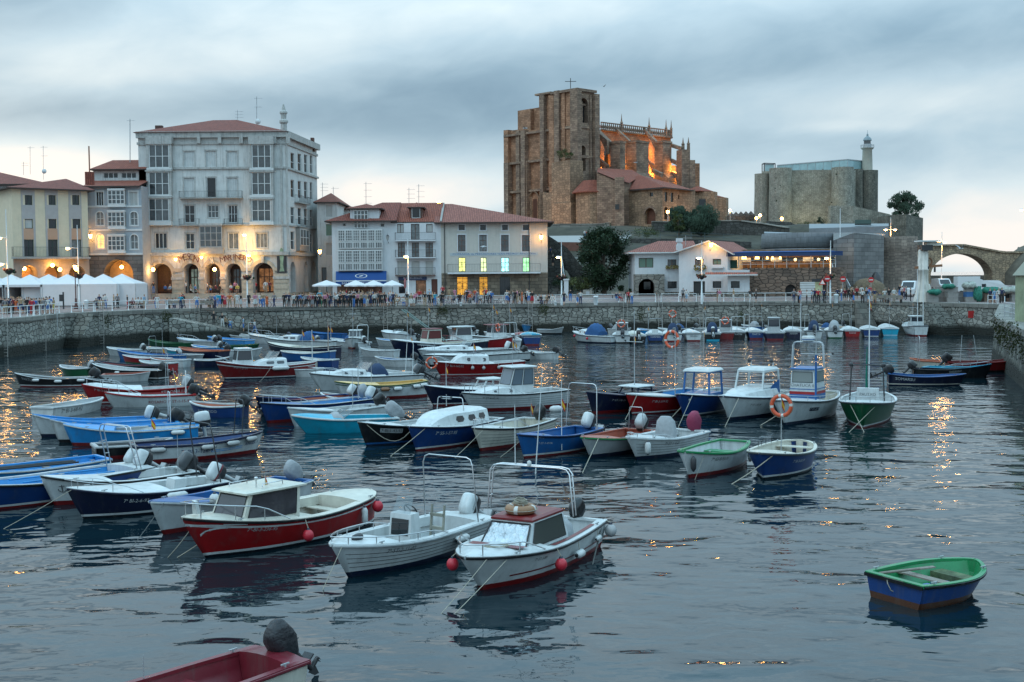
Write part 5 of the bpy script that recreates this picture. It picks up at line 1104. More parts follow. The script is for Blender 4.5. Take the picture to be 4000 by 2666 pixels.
m=MB();ra=[atY(*zc(340,1095),240),atY(*zc(900,1088),248),atY(*zc(840,1140),222),atY(*zc(340,1135),220)]
m.face(ra[::-1],mat('pale_road',(.30,.29,.28),rough=.9,var=.1));m.face([ra[3],ra[2],ra[2]-V3((0,0,4)),ra[3]-V3((0,0,4))],mat('brick_red_wall',(.16,.07,.05),rough=.9,var=.2));tag(m.build('hill_road'),kind='structure')
t=thing('stair_street','dark broad stone stairs climbing beside the guild building','stairs',tuple(atY(2165,1150,172)));m=MB()
for k in rn(26):
 Y=168+k*.8;m.box((atY(2142,1100,172).x,Y,3.5),(atY(2200,1100,172).x+.6,Y+.81,4.25+k*.24),DKS)
m.build('treads',t);m=MB()
for xo in(.6,):
 p=atY(2182,1100,172).x;m.bar((p+.9,168,5.3),(p+.9,187,11.2),.06,.06,WM_);m.bar((p+.9,168,4.8),(p+.9,187,10.7),.05,.05,WM_)
 for k in rn(8):y=168+k*2.7;z_=4.2+k*.83;m.bar((p+.9,y,z_),(p+.9,y,z_+1.1),.06,.06,WM_)
m.build('handrail',t)
m=MB();p=atY(2182,1100,172).x
m.box((p+.55,166.6,4.1),(p+1.15,167.2,6.3),WPL);m.box((p+.45,166.5,6.3),(p+1.25,167.3,6.5),WPL);m.build('newel_pillar',t)
p=atY(2213,1040,186);t=thing('white_handrail','white handrail on the landing left of the dark tree','handrail',(p.x,p.y,8));m=MB()
for zz in(9.4,8.8):m.bar((p.x-.5,185,zz+.4),(p.x+4,185,zz),.07,.07,WM_)
for k in rn(4):m.bar((p.x-.5+k*1.5,185,7.5),(p.x-.5+k*1.5,185,9.75-k*.13),.08,.08,WM_)
m.build('rail',t)
RG='dark railings on the hill'
def hillrail(label,pts,zf=z4,h=1.1,mt=None,seg=2.5):
 p=[atY(*zf(x,y),Y)for x,y,Y in pts];t=thing('hill_railing',label,'railing',tuple(p[0]),group=RG);m=MB()
 for a_,b_ in zip(p[:-1],p[1:]):
  for zz in(h,h*.55):m.bar(a_+V3((0,0,zz)),b_+V3((0,0,zz)),.05,.05,mt or GALV)
 m.build('rail',t)
 for a_,b_ in zip(p[:-1],p[1:]):
  n_=max(1,int((b_-a_).length/seg))
  for i in rn(n_):q=a_.lerp(b_,i/n_);MB().bar(q,q+V3((0,0,h)),.06,.06,mt or GALV).build('post',t)
TEALR=mat('teal_grey_railing',(.06,.09,.10),rough=.6)
hillrail('teal-grey railing curving at the end of the pale hill road',[(75,340,222),(140,295,228),(262,292,228)],mt=TEALR);hillrail('long dark railing above the roof of the white gabled house',[(262,316,222.2),(580,318,222.2),(830,328,222.2),(1180,348,222.2)],mt=TEALR,h=1.3)
# ================= CASTLE =================
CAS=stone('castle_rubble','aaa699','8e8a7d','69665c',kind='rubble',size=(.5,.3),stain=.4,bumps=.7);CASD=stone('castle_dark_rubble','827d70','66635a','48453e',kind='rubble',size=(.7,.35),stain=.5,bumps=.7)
def Pz(x,y,Y):return zat(*z5(x,y),Y)
c0=atY(*z5(600,600),334);T=thing('castle','broad pale stone castle with round corner towers on the hill','castle',(c0.x,c0.y,18));m=MB()
m.prism([XY(z5(232,0)[0],340),XY(z5(400,0)[0],337.5),XY(z5(780,0)[0],336),XY(z5(890,0)[0],338),XY(z5(1060,0)[0],342),XY(z5(1060,0)[0],366),XY(z5(232,0)[0],366)],12,Pz(600,291,331),CAS);m.build('curtain_wall',T)
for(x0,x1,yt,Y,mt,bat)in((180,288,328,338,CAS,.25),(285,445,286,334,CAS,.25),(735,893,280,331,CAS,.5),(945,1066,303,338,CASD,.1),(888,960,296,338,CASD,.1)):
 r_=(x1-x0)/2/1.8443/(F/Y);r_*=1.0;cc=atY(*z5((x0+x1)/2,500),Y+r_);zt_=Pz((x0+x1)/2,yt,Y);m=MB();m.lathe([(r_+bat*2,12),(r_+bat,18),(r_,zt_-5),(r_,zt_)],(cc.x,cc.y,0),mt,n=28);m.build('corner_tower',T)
m=MB();MOSS=mat('wall_plants',(.03,.035,.015),rough=1,var=.3)
for k in rn(60):
 x=random.choice([random.uniform(300,1050),random.uniform(450,730)]);y=random.uniform(300,660)
 if x>880:continue
 pY=337 if 450<x<725 else 330.2
 p=atY(*z5(x,y),pY);r_=random.uniform(.1,.28);m.ball((p.x,p.y+.5,p.z),r_,MOSS,n=3)
m.build('wall_plants',T)
GLZ=mat('pale_teal_glazing',(.28,.42,.44),rough=.08,spec=.8,var=.2,vs=.4)
gp=[XY(z5(845,0)[0],340),XY(z5(952,0)[0],346),XY(z5(952,0)[0],362),XY(z5(340,0)[0],366),XY(z5(340,0)[0],362)]
t=thing('glass_gallery','long pale glass roof gallery tapering along the top of the castle','glass roof',(*gp[0],30));m=MB();m.prism([gp[4],gp[0],gp[1],gp[2],gp[3]],Pz(600,293,331)-.2,[Pz(340,270,362),Pz(845,228,340),Pz(952,240,346),Pz(952,240,362),Pz(340,270,366)],GLZ);m.build('glazing',t)
m=MB()
for k in rn(10):
 f_=k/9;a_=V3((*gp[0],0)).lerp(V3((*gp[4],0)),f_);zt_=Pz(845,228,340)+(Pz(340,270,362)-Pz(845,228,340))*f_;m.bar((a_.x,a_.y-.08,30),(a_.x,a_.y-.08,zt_),.1,.1,GALV)
m.bar((*gp[0],Pz(845,228,340)),(*gp[4],Pz(340,270,362)),.25,.25,GALV);m.bar((*gp[0],Pz(845,228,340)),(*gp[1],Pz(952,240,346)),.25,.25,GALV);m.build('glazing_bars',t)
q=[atY(*z5(x,y),345)for x,y in((250,325),(328,325),(328,258),(250,255))];t=thing('glass_lift','small glass lift cabin on the left end of the castle top','glass cabin',tuple(q[0]));m=MB()
for dy in(0,3):
 for a_,b_ in zip(q,q[1:]+q[:1]):m.bar(a_+V3((0,dy,0)),b_+V3((0,dy,0)),.22,.22,DK_)
for a_ in q:m.bar(a_,a_+V3((0,3,0)),.2,.2,DK_)
m.build('frame',t);MB().box((q[0].x+.3,q[0].y+.2,q[0].z-2),(q[1].x-.3,q[0].y+2.8,q[2].z-.3),GLZ).build('glazing',t)
cc=atY(*z5(991,300),345);pw=1/1.8443/(F/345);t=thing('lighthouse','short pale round lighthouse with a grey lantern dome on the castle','lighthouse',(cc.x,cc.y,Pz(991,300,345)));LH=mat('lighthouse_render',(.40,.38,.32),rough=.8,var=.1,dirt=.3)
zz=lambda y:Pz(991,y,345)
MB().lathe([(38*pw,26),(37*pw,zz(270)),(33*pw,zz(160)),(42*pw,zz(152)),(46*pw,zz(148)),(46*pw,zz(145))],(cc.x,cc.y,0),LH,n=20).build('tower',t)
m=MB()
for k in rn(16):a_=2*mh.pi*k/16;x_,y_=cc.x+46*pw*mh.cos(a_),cc.y+46*pw*mh.sin(a_);m.bar((x_,y_,zz(147)),(x_,y_,zz(124)),.06,.06,GALV);b_=2*mh.pi*(k+1)/16;m.bar((x_,y_,zz(124)),(cc.x+46*pw*mh.cos(b_),cc.y+46*pw*mh.sin(b_),zz(124)),.07,.07,GALV)
m.build('gallery_railing',t);MB().lathe([(28*pw,zz(146)),(28*pw,zz(118))],(cc.x,cc.y,0),GALV,n=14).build('lantern_base',t);MB().lathe([(25*pw,zz(118)),(25*pw,zz(92))],(cc.x,cc.y,0),GLASSG,n=8,smooth=False).build('lantern_glass',t)
DOME=mat('lead_grey_dome',(.20,.25,.27),rough=.5);MB().lathe([(31*pw,zz(93)),(30*pw,zz(88)),(24*pw,zz(74)),(12*pw,zz(64)),(6*pw,zz(58)),(8*pw,zz(52)),(4*pw,zz(44)),(1.5*pw,zz(40)),(1*pw,zz(18))],(cc.x,cc.y,0),DOME,n=16).build('dome',t)
wP_('castle_outer_wall','sloping pale outer wall running right from the castle',[(728,560,720,318),(890,564,720,316),(1020,592,740,316),(1150,622,760,316),(1190,640,780,316)],CAS,th=3,zf=z5)
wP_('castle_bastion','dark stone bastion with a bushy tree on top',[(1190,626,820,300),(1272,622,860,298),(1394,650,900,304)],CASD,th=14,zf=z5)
t=thing('crenellated_wall','low wall with pointed merlons between the church and the castle','wall',tuple(atY(*z5(60,660),290)));m=MB();
for(xa,xb)in((-25,180),):a_=atY(*z5(xa,668),290);b_=atY(*z5(xb,655),300);m.hexa([V3((a_.x,a_.y,14)),V3((b_.x,b_.y,14)),V3((b_.x,b_.y+1,14)),V3((a_.x,a_.y+1,14)),a_,b_,b_+V3((0,1,0)),a_+V3((0,1,0))],DKS)
m.build('wall_body',t)
for k in rn(5):
 p=atY(*z5(12+k*36,668-k*2),290+k*2);w_=.9;m=MB();m.prism([(p.x-w_,p.y),(p.x+w_,p.y),(p.x+w_,p.y+.9),(p.x-w_,p.y+.9)],p.z-.1,p.z+1.1,DKS);m.add([(p.x-w_,p.y,p.z+1.1),(p.x+w_,p.y,p.z+1.1),(p.x+w_,p.y+.9,p.z+1.1),(p.x-w_,p.y+.9,p.z+1.1),(p.x,p.y+.45,p.z+2.1)],[[0,1,4],[1,2,4],[2,3,4],[3,0,4]],DKS);m.build('merlon',t)
lamp(atY(*z5(590,712),329),1500,(1,.86,.45),.8,'castle_floodlight')
# ================= BRIDGE, BREAKWATER =================
BR=stone('bridge_stone','b09a7e','877764','5b5145',kind='rubble',size=(.7,.4),stain=.4);YB=250
T=thing('arch_bridge','old stone arch bridge on the right with the sky seen through it','bridge',tuple(atY(*z5(1660,1060),YB)));m=MB()
xs=[1330+i*10 for i in rn(83)];ax,aw,ay,ab=1672,224,906,1075
def topy(x):
 pts=[(1330,880),(1430,850),(1540,848),(1650,846),(1690,846),(1940,892),(1990,898)]
 for(xa,ya),(xb,yb)in zip(pts[:-1],pts[1:]):
  if xa<=x<=xb:return ya+(yb-ya)*(x-xa)/(xb-xa)
 return 898
def boty(x):
 d=(x-ax)/aw
 return ay+(ab-ay)*(1-mh.sqrt(max(0,1-d*d)))if abs(d)<1 else 1180
xs=sorted(set(xs+[ax-aw,ax+aw,ax-aw+3,ax+aw-3,ax-aw-.5,ax+aw+.5]))
for x0,x1 in zip(xs[:-1],xs[1:]):
 P4=[atY(*z5(x0,boty(x0)),YB),atY(*z5(x1,boty(x1)),YB),atY(*z5(x1,topy(x1)),YB),atY(*z5(x0,topy(x0)),YB)];o=V3((0,4.5,0))
 m.face(P4,BR);m.face([p+o for p in P4][::-1],BR);m.face([P4[3],P4[2],P4[2]+o,P4[3]+o],BR);m.face([P4[1],P4[0],P4[0]+o,P4[1]+o],BR)
m.build('stone_arch',T);m=MB()
for x0,x1 in zip(xs[:-1],xs[1:]):m.bar(atY(*z5(x0,topy(x0)-2),YB-.1),atY(*z5(x1,topy(x1)-2),YB-.1),.5,.35,BR)
m.build('parapet_coping',T)
ROCK=mat('wet_cliff_rock',(.10,.09,.07),rough=.95,var=.5,vs=.4,bump=1.0,bs=1.2)
def rock(label,c,r,seed,flat=1.0,name='sea_rock',mt=None):
 m=MB();rings=[]
 for i in rn(14):
  th=mh.pi*i/13;rings.append([V3((c[0]+r[0]*mh.sin(th)*mh.cos(a_)*(1+.35*mnoise.noise(V3((seed+mh.cos(a_)*1.5,mh.sin(a_)*1.5,th*2)))),c[1]+r[1]*mh.sin(th)*mh.sin(a_)*(1+.3*mnoise.noise(V3((seed+9+mh.cos(a_)*2,mh.sin(a_)*2,th*2)))),c[2]-r[2]*mh.cos(th)*(1+.25*mnoise.noise(V3((seed+mh.cos(a_)*3,mh.sin(a_)*3,th*3))))))for a_ in[2*mh.pi*k/18 for k in rn(18)]])
 m.loft(rings,mt or ROCK);o=m.build(name);return tag(o,label,'rock')
p=atY(*z5(2030,1050),247);rock('big dark rock carrying the right end of the arch bridge',(p.x+9,253,3),(10,8,10.5),3.1)
p=atY(*z5(2130,1050),240);rock('rock face at the right edge behind the fish crates',(p.x+12,246,2),(9,8,9),7.7)
p=atY(*z5(1390,1000),252);rock('rough rock and wall remains at the left foot of the arch bridge',(p.x-4,256,3),(6,6,10),5.4)
wP_('breakwater','long low sea wall seen through the arch of the bridge',[(1400,1065,1200,300),(1900,1062,1200,300),(2300,1060,1200,300)],stone('breakwater_stone','6b635a','4c463f','302c28',kind='brick',size=(2,1),stain=.3),th=6,zf=z5)
wP_('quay_shed','long dark stone shed behind the white vans',[(1270,1062,1160,215),(1375,1058,1160,215)],DKS,th=8,zf=z5)
# ================= TREES =================
def leafmat(name,c,c2=None):
 m=mat(name,c,rough=.6,var=.55,vs=.9,spec=.25);return m
LF1=leafmat('dark_glossy_leaves',(.022,.042,.02));LF2=leafmat('blue_green_needles',(.06,.095,.065));LF3=leafmat('yellow_green_leaves',(.07,.085,.03));BARK=mat('grey_brown_bark',(.10,.08,.06),rough=.95,var=.3,vs=3,bump=.5)
def tree(label,base,h,rad,lm,n=6000,ls=.22,trunk=.3,cb=.25,name='tree',group=None,clumps=26,seed=1,flat=.85,up=0.0,cat='tree'):
 rnd=random.Random(seed);t=thing(name,label,cat,tuple(base),group=group);b=V3(base);m=MB();cz=h*(cb+(1-cb)*.5);rz=h*(1-cb)*.5
 m.tube([b,b+V3((.1,0,h*.2)),b+V3((-.05,.1,h*.45)),b+V3((.1,0,h*.75))],[trunk,trunk*.8,trunk*.6,trunk*.2],BARK,n=8);cl=[]
 for k in rn(clumps):
  a_=rnd.uniform(0,2*mh.pi);zz=rnd.uniform(-1,1);rr=mh.sqrt(max(0,1-zz*zz))*rnd.uniform(.4,.95);c=V3((rad*rr*mh.cos(a_),rad*rr*mh.sin(a_),cz+rz*zz*.84));s=rnd.choice((.16,.22,.3,.4))*rad;cl.append((c,s))
  if k%3==0:m.tube([b+V3((0,0,h*.3)),b+V3((c.x*.5,c.y*.5,(h*.3+c.z)/2)),b+c],[trunk*.35,trunk*.22,.03],BARK,n=5)
 m.build('trunk',t);vs=[];fs=[]
 for i in rn(n):
  c,s=cl[rnd.randrange(len(cl))];d=V3((rnd.gauss(0,1),rnd.gauss(0,1),rnd.gauss(0,1))).normalized();r_=s*(rnd.random()**.4)*rnd.uniform(.85,1.12);p=b+c+V3((d.x*r_,d.y*r_,d.z*r_*flat))
  if up:ax_=V3((d.x*.5,d.y*.5,.8+up)).normalized()
  else:ax_=(d+V3((rnd.uniform(-.8,.8),rnd.uniform(-.8,.8),rnd.uniform(-.6,.6)))).normalized()
  sd=ax_.cross(V3((rnd.uniform(-1,1),rnd.uniform(-1,1),rnd.uniform(-1,1)))).normalized();l_=ls*rnd.uniform(.6,1.3);w_=l_*.5;k=len(vs)
  vs+=[tuple(p-ax_*l_*.5),tuple(p+sd*w_*.5),tuple(p+ax_*l_*.5),tuple(p-sd*w_*.5)];fs.append([k,k+1,k+2,k+3])
 m=MB();m.add(vs,fs,lm);m.build('crown',t,uv=False);return t
p=atY(2365,1158,170);tree('big round dark evergreen tree between the stairs and the gabled house',(p.x,172,4.2),9.4,4.2,LF1,n=20000,ls=.36,clumps=58,seed=3,cb=.06,trunk=.35)
p=atY(*z4(600,200),245);tree('blue-green tamarisk tree behind the hill wall, left of its pair',(p.x-.2,245,hill_z(p.x,245)-.3),6.0,3.0,LF2,n=8000,ls=.42,clumps=30,seed=5,cb=.12,up=.5,group='tamarisk trees on the hill',name='tamarisk_tree')
p=atY(*z4(790,200),245);tree('larger blue-green tamarisk tree behind the hill wall, right of its pair',(p.x,244,hill_z(p.x,244)-.3),6.6,3.5,LF2,n=10000,ls=.42,clumps=34,seed=6,cb=.1,up=.5,group='tamarisk trees on the hill',name='tamarisk_tree')
p=atY(*z4(592,250),236);tree('small round light green bush tree in front of the tamarisks',(p.x,236,zat(*z4(592,275),236)),4.9,1.75,LF3,n=3500,ls=.26,clumps=18,seed=7,cb=.12,trunk=.12)
p=atY(*z5(1275,640),304);tree('windswept pine on top of the dark castle bastion',(p.x+.3,306,zat(*z5(1275,665),306)-1.6),8.6,4.3,LF2,n=9000,ls=.5,clumps=40,seed=8,cb=.02,up=.7,name='pine_tree')
for k,(x,y,Y,h_,r_,lm,lab,zf)in en(((520,735,320,2.6,2.4,LF3,'yellow-green bush at the foot of the castle wall',z5),(640,722,318,3.0,2.2,LF1,'dark green bush beside the white hoarding below the castle',z5),(455,1450,172,2.0,2.3,LF1,'low dark shrub at the foot of the stair handrail',zc),(560,1440,170,1.6,2.0,LF3,'low yellowish shrub below the dark evergreen tree',zc),(450,565,284.5,1.6,2.4,LF3,'weeds growing on top of the church buttress',zc),(860,1490,171,1.6,1.6,LF1,'dark shrub beside the stone porch',zc),(300,285,238,1.2,3.4,LF3,'dry grassy shrub on the slope below the hill wall',z4))):
 p=atY(*zf(x,y),Y);tree(lab,(p.x,Y,p.z-.2),h_,r_,lm,n=1400,ls=.24,clumps=12,seed=20+k,cb=.0,trunk=.06,name='shrub',cat='shrub')
def weeds(label,pts,r=.25,lm=None,n=26):
 m=MB();vs=[];fs=[];rnd=random.Random(len(label))
 for p in pts:
  for i in rn(n*4):
   d=V3((rnd.gauss(0,r),rnd.gauss(0,.08)-.06,rnd.gauss(0,r*1.3)));q=V3(p)+d;a_=V3((rnd.uniform(-.5,.5),-.3,rnd.uniform(.2,1))).normalized()*.16;s_=V3((.05,0,0));k=len(vs)
   vs+=[tuple(q-s_),tuple(q+s_),tuple(q+s_*.2+a_)];fs.append([k,k+1,k+2])
 m.add(vs,fs,lm or LF3);o=m.build('wall_weeds',uv=False);return tag(o,label,'weeds',kind='stuff')
weeds('tufts of grass growing out of the harbour wall',[edge_at(x,-.32,z_)for x,z_ in((345,2.4),(410,2.5),(640,2.6),(660,2.4),(1720,2.8),(1740,2.7),(2118,2.9),(2130,2.7),(2500,1.9),(2890,1.7))],r=.3)
# ================= BOATS =================
CLR={'w':'bfc3c3','cream':'c3bfb2','red':'8e1114','dred':'6d1416','blue':'10356a','mblue':'1c568f','navy':'0b1430','black':'0d0e12','green':'0b4a2c','lgreen':'1f7d4c','turq':'1597b4','cyan':'2285c4','grey':'a4a7a8','yel':'c9a55e','or':'a5573a','dgrey':'474a4d','maroon':'6b1f2a','brown':'4a2c1c','bot':'3a1414','botb':'0e1b33','dkb':'0a0f18','lblue':'3f86bd','pink':'a2293f','tarp':'8f9498','salmon':'9c5140'}
def pc(k):return paint(CLR[k])
GLC=mat('clear_windscreen',(.20,.25,.27),rough=.05,spec=.8,alpha=.45)
FOIL=mat('crumpled_silver_screen',(.50,.56,.60),rough=.32,metal=.55,var=.25,vs=4,bump=.9,bs=14)
REDB=mat('red_buoy_rubber',(.45,.02,.035),rough=.4,var=.1);WHB=mat('white_fender_vinyl',(.52,.53,.52),rough=.45,var=.15,vs=5)
NAVYC=mat('navy_canvas_cover',(.012,.03,.075),rough=.85,var=.2,bump=.5,bs=8);BLUEC=mat('blue_canvas_cover',(.015,.07,.19),rough=.85,var=.2,bump=.5,bs=8)
GREYC=mat('grey_canvas_cover',(.30,.31,.32),rough=.8,var=.15,bump=.8,bs=7);BLKC=mat('black_plastic_cover',(.02,.02,.024),rough=.45,var=.3,bump=1.0,bs=7)
FLAGR=mat('red_flag_cloth',(.42,.02,.02),rough=.9);FLAGY=mat('yellow_flag_cloth',(.60,.36,.02),rough=.9);LIFEO=mat('orange_lifebuoy',(.58,.085,.03),rough=.5);LIFEW=mat('white_lifebuoy_band',(.55,.53,.5),rough=.5)
BN=0
class Boat:
 def __init__(s,name,label,bow,stern,B=None,fb=1.0,fm=.7,fs=.75,hull='w',bot='bot',gun='w',inn='w',rub='black',boot=None,stripe=None,tw=.72,rake=.45,tm=.42,group='small boats moored in the harbour',cat='boat',sole=.12,lap=False,LL=None,rise=0.0,n=16):
  wb=onz(*bow);ws=onz(*stern);d=wb-ws;L0=d.length;d.normalize()
  if LL:L0=LL
  s.L=L0+rake*.75;s.B=B or max(1.35,min(2.6,s.L*.36));s.fb,s.fm,s.fs,s.tw,s.rake,s.tm,s.solz=fb,fm,fs,tw,rake,tm,sole
  rz=mh.atan2(d.y,d.x);s.T=thing(name,label,cat,(ws.x,ws.y,0),rz,group);s.name=label
  s.M=FRM[s.T.as_pointer()];s.zk=-.28;s.hullc=hull;s.label=label
  s.hull(hull,bot,boot,stripe,lap,n);s.inner(inn,gun,rub,n)
 def b(s,t):
  if t<=s.tm:u=t/s.tm;f=s.tw+(1-s.tw)*mh.sin(mh.pi/2*u)**.9
  else:u=(t-s.tm)/(1-s.tm);f=max(0,1-u**2.3)**.78
  if s.tw<.45:f*=min(1,mh.sqrt(max(0,1-(1-min(1,t/.12))**2))*.98+.02)if t<.12 else 1
  return s.B/2*f
 def sh(s,t):
  if t>.45:return s.fm+(s.fb-s.fm)*((t-.45)/.55)**1.7
  return s.fm+(s.fs-s.fm)*((.45-t)/.45)**1.7
 def hp(s,t,z,out=0.0):
  top=s.sh(t);sf=max(0,min(1.0,(z-s.zk)/(top-s.zk)));w0=.62*(1-t**3.2)+.0;e=.55+.75*t*t
  y=s.b(t)*(w0+(1-w0)*sf**e)+out;x=s.L*t-s.rake*(1-sf)**1.15*max(0,(t-.45)/.55)**2.2
  return V3((x,y,z))
 def rows(s,t,boot):
  top=s.sh(t);z=[s.zk,0.0,.07,.14];return z+[.14+(top-.14)*f for f in(.3,.55,.78,.85,.93,1.0)]
 def hull(s,hc,bot,boot,stripe,lap,n):
  m=MB();H_=pc(hc);rm=[pc(bot),pc(bot),pc(boot)if boot else pc(bot),H_,H_,H_,pc(stripe)if stripe else H_,H_,H_]
  ts=[i/n for i in rn(n)]+[.97,1.0]
  P=[[s.hp(t,z)for z in s.rows(t,boot)]for t in ts];k=len(P[0])
  for i in rn(len(ts)-1):
   for j in rn(k-1):
    a,b_,c,d=P[i][j],P[i+1][j],P[i+1][j+1],P[i][j+1]
    m.face([a,b_,c,d][::-1],rm[j],True);m.face([V3((q.x,-q.y,q.z))for q in(a,b_,c,d)],rm[j],True)
  for j in rn(k-1):
   a,d=P[0][j],P[0][j+1];m.face([a,d,V3((d.x,-d.y,d.z)),V3((a.x,-a.y,a.z))],rm[j])
  s._weld(m);s.hullo=m.build('hull',s.T,local=True)
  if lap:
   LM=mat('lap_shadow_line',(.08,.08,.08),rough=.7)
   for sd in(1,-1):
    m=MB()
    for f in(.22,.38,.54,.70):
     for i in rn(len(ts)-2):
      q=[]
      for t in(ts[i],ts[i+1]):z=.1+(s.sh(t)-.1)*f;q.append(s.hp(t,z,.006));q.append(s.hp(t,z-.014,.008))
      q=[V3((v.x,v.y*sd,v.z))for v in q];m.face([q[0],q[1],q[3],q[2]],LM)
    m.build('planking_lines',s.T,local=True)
 def _weld(s,m):
  mp={};nv=[];idx=[]
  for v in m.v:
   key=(round(v[0],4),round(v[1],4),round(v[2],4))
   if key not in mp:mp[key]=len(nv);nv.append(v)
   idx.append(mp[key])
  m.v=nv;nf=[];fm=[];fs=[]
  for f,a,b in zip(m.f,m.fm,m.fs):
   g=[]
   for i in f:
    if not g or idx[i]!=g[-1]:g.append(idx[i])
   if len(g)>1 and g[0]==g[-1]:g.pop()
   if len(g)>=3 and len(set(g))==len(g):nf.append(g);fm.append(a);fs.append(b)
  m.f,m.fm,m.fs=nf,fm,fs
 def inner(s,ic,gc,rc,n):
  m=MB();I=pc(ic);th=.07;ts=[.015]+[i/n for i in rn(1,n)]+[.965];R_=[]
  def ip(t,z):
   q=s.hp(max(t,.02),z);return V3((min(q.x,s.L-.12-.02),max(.0,q.y-th),z))
  for t in ts:R_.append([ip(t,s.sh(t)-.005),ip(t,s.solz+.5*(s.sh(t)-s.solz)),ip(t,s.solz)])
  for q in R_[0]:q.x=.06
  for i in rn(len(ts)-1):
   for j in rn(2):
    a,b_,c,d=R_[i][j],R_[i+1][j],R_[i+1][j+1],R_[i][j+1];m.face([a,b_,c,d][::-1],I,True);m.face([V3((q.x,-q.y,q.z))for q in(a,b_,c,d)],I,True)
   a,b_=R_[i][2],R_[i+1][2];m.face([a,b_,V3((b_.x,-b_.y,b_.z)),V3((a.x,-a.y,a.z))][::-1],I)
  for R0 in(R_[0],R_[-1]):
   for j in rn(2):a,d=R0[j],R0[j+1];m.face([a,d,V3((d.x,-d.y,d.z)),V3((a.x,-a.y,a.z))],I)
  s._weld(m);m.build('interior',s.T,local=True)
  G=pc(gc);m=MB();r=MB();RB=pc(rc)if rc in CLR else BLACK
  pts=[(t,s.sh(t))for t in[0]+[i/(n*1.5)for i in rn(1,int(n*1.5))]+[.97,.99,1.0]]
  for sd in(1,-1):
   ring=[];rr=[]
   for t,z in pts:
    o=s.hp(t,z,.025);i_=s.hp(t,z);i_=V3((min(i_.x,s.L-.10),max(0,i_.y-.10),z));dz=V3((0,0,.035))
    ring.append([o-V3((0,0,.03)),o+dz,i_+dz,i_-V3((0,0,.03))]);rr.append([o-V3((0,-.004,.045)),o+V3((0,.022,-.02)),o+V3((0,.022,.012)),o+V3((0,-.002,.02))])
   for R2,mb,mt in((ring,m,G),(rr,r,RB)):
    R2=[[V3((q.x,q.y*sd,q.z))for q in g]for g in R2]
    mb.loft(R2 if sd<0 else[g[::-1]for g in R2],mt,smooth=False)
  y=s.b(0)+.02;z=s.fs;
  if s.tw>=.45:m.box((-.03,-y,z-.03),(.11,y,z+.034),G)
  if s.tw>=.45:r.box((-.055,-y,z-.06),(-.03,y,z+.015),RB)
  m.build('gunwale',s.T,local=True);r.build('rub_rail',s.T,local=True)
  rd_=random.Random(s.label);near=s.T.location.y<55
  for t,sd in((.12,1),(.12,-1),(.82,1),(.82,-1)):
   if not near:break
   m=MB();q=s.hp(t,s.sh(t));m.bar((q.x-.09,(q.y-.05)*sd,q.z+.08),(q.x+.09,(q.y-.05)*sd,q.z+.08),.025,.025,GALV);m.bar((q.x,(q.y-.05)*sd,q.z),(q.x,(q.y-.05)*sd,q.z+.08),.03,.03,GALV);s.part(m,'cleat')
  x,y=s.L*rd_.uniform(.12,.25),rd_.choice((-1,1))*.3;m=MB();m.box((x,y-.15,s.solz+.01),(x+.34,y+.15,s.solz+.26),pc(rd_.choice(('red','or','dgrey','mblue'))));s.part(m,'fuel_tank')
  m=MB();x=s.L*rd_.uniform(.5,.62);y=rd_.uniform(-.25,.25);m.lathe([(.10,0),(.24,.02),(.26,.09),(.2,.13),(.1,.06)],(x,y,s.solz+.02),rd_.choice((ROPE,ROPED,pc('mblue'))),n=10);s.part(m,'rope_coil')
  m=MB()
  for k in rn(5):y=-.45+.2*k;w_=s.hp(.55,s.solz).y-.15;m.box((s.L*.18,y*w_/.5-.06,s.solz+.004),(s.L*.6,y*w_/.5+.06,s.solz+.02),WOODG)
  s.part(m,'floor_boards')
# ---- fittings (all in boat coordinates) ----
 def part(s,m,name,parent=None):return m.build(name,parent or s.T,local=True)
 def deck(s,t0,t1=.985,c='w',camber=.06,dz=.03,step=True,name='deck'):
  m=MB();C=pc(c);K=9;ts=[t0+(t1-t0)*i/K for i in rn(K+1)];R_=[]
  for t in ts:
   w=max(.01,s.hp(t,s.sh(t)).y-.06);x=min(s.hp(t,s.sh(t)).x,s.L-.07);z=s.sh(t)+dz;R_.append([V3((x,w*u,z+camber*(1-u*u)*min(1,w/.5)))for u in(-1,-.6,-.2,.2,.6,1)])
  for i in rn(K):
   for j in rn(5):m.face([R_[i][j],R_[i+1][j],R_[i+1][j+1],R_[i][j+1]],C,True)
  if step:
   e=R_[0]if t1>.9 else R_[-1];te=ts[0]if t1>.9 else ts[-1];lo=max(.02,s.hp(te,s.solz).y-.1);mi_=max(.02,s.hp(te,(s.solz+s.sh(te))/2).y-.09);m.face([V3((e[0].x,-lo,s.solz)),V3((e[0].x,lo,s.solz)),V3((e[0].x,mi_,(s.solz+s.sh(te))/2))]+[e[k]for k in(5,4,3,2,1,0)]+[V3((e[0].x,-mi_,(s.solz+s.sh(te))/2))],C)
  return s.part(m,name)
 def sd_(s,t0,t1,w=.22,c='w'):
  C=pc(c);K=8
  for sd in(1,-1):
   m=MB()
   for i in rn(K):
    q=[]
    for t in(t0+(t1-t0)*i/K,t0+(t1-t0)*(i+1)/K):o=s.hp(t,s.sh(t));q.append(V3((o.x,(o.y-.05)*sd,o.z+.03)));q.append(V3((o.x,max(.02,o.y-w)*sd,o.z+.03)))
    m.face([q[0],q[2],q[3],q[1]],C);m.face([q[1],q[3],q[3]-V3((0,0,.25)),q[1]-V3((0,0,.25))],C)
   s.part(m,'side_deck')
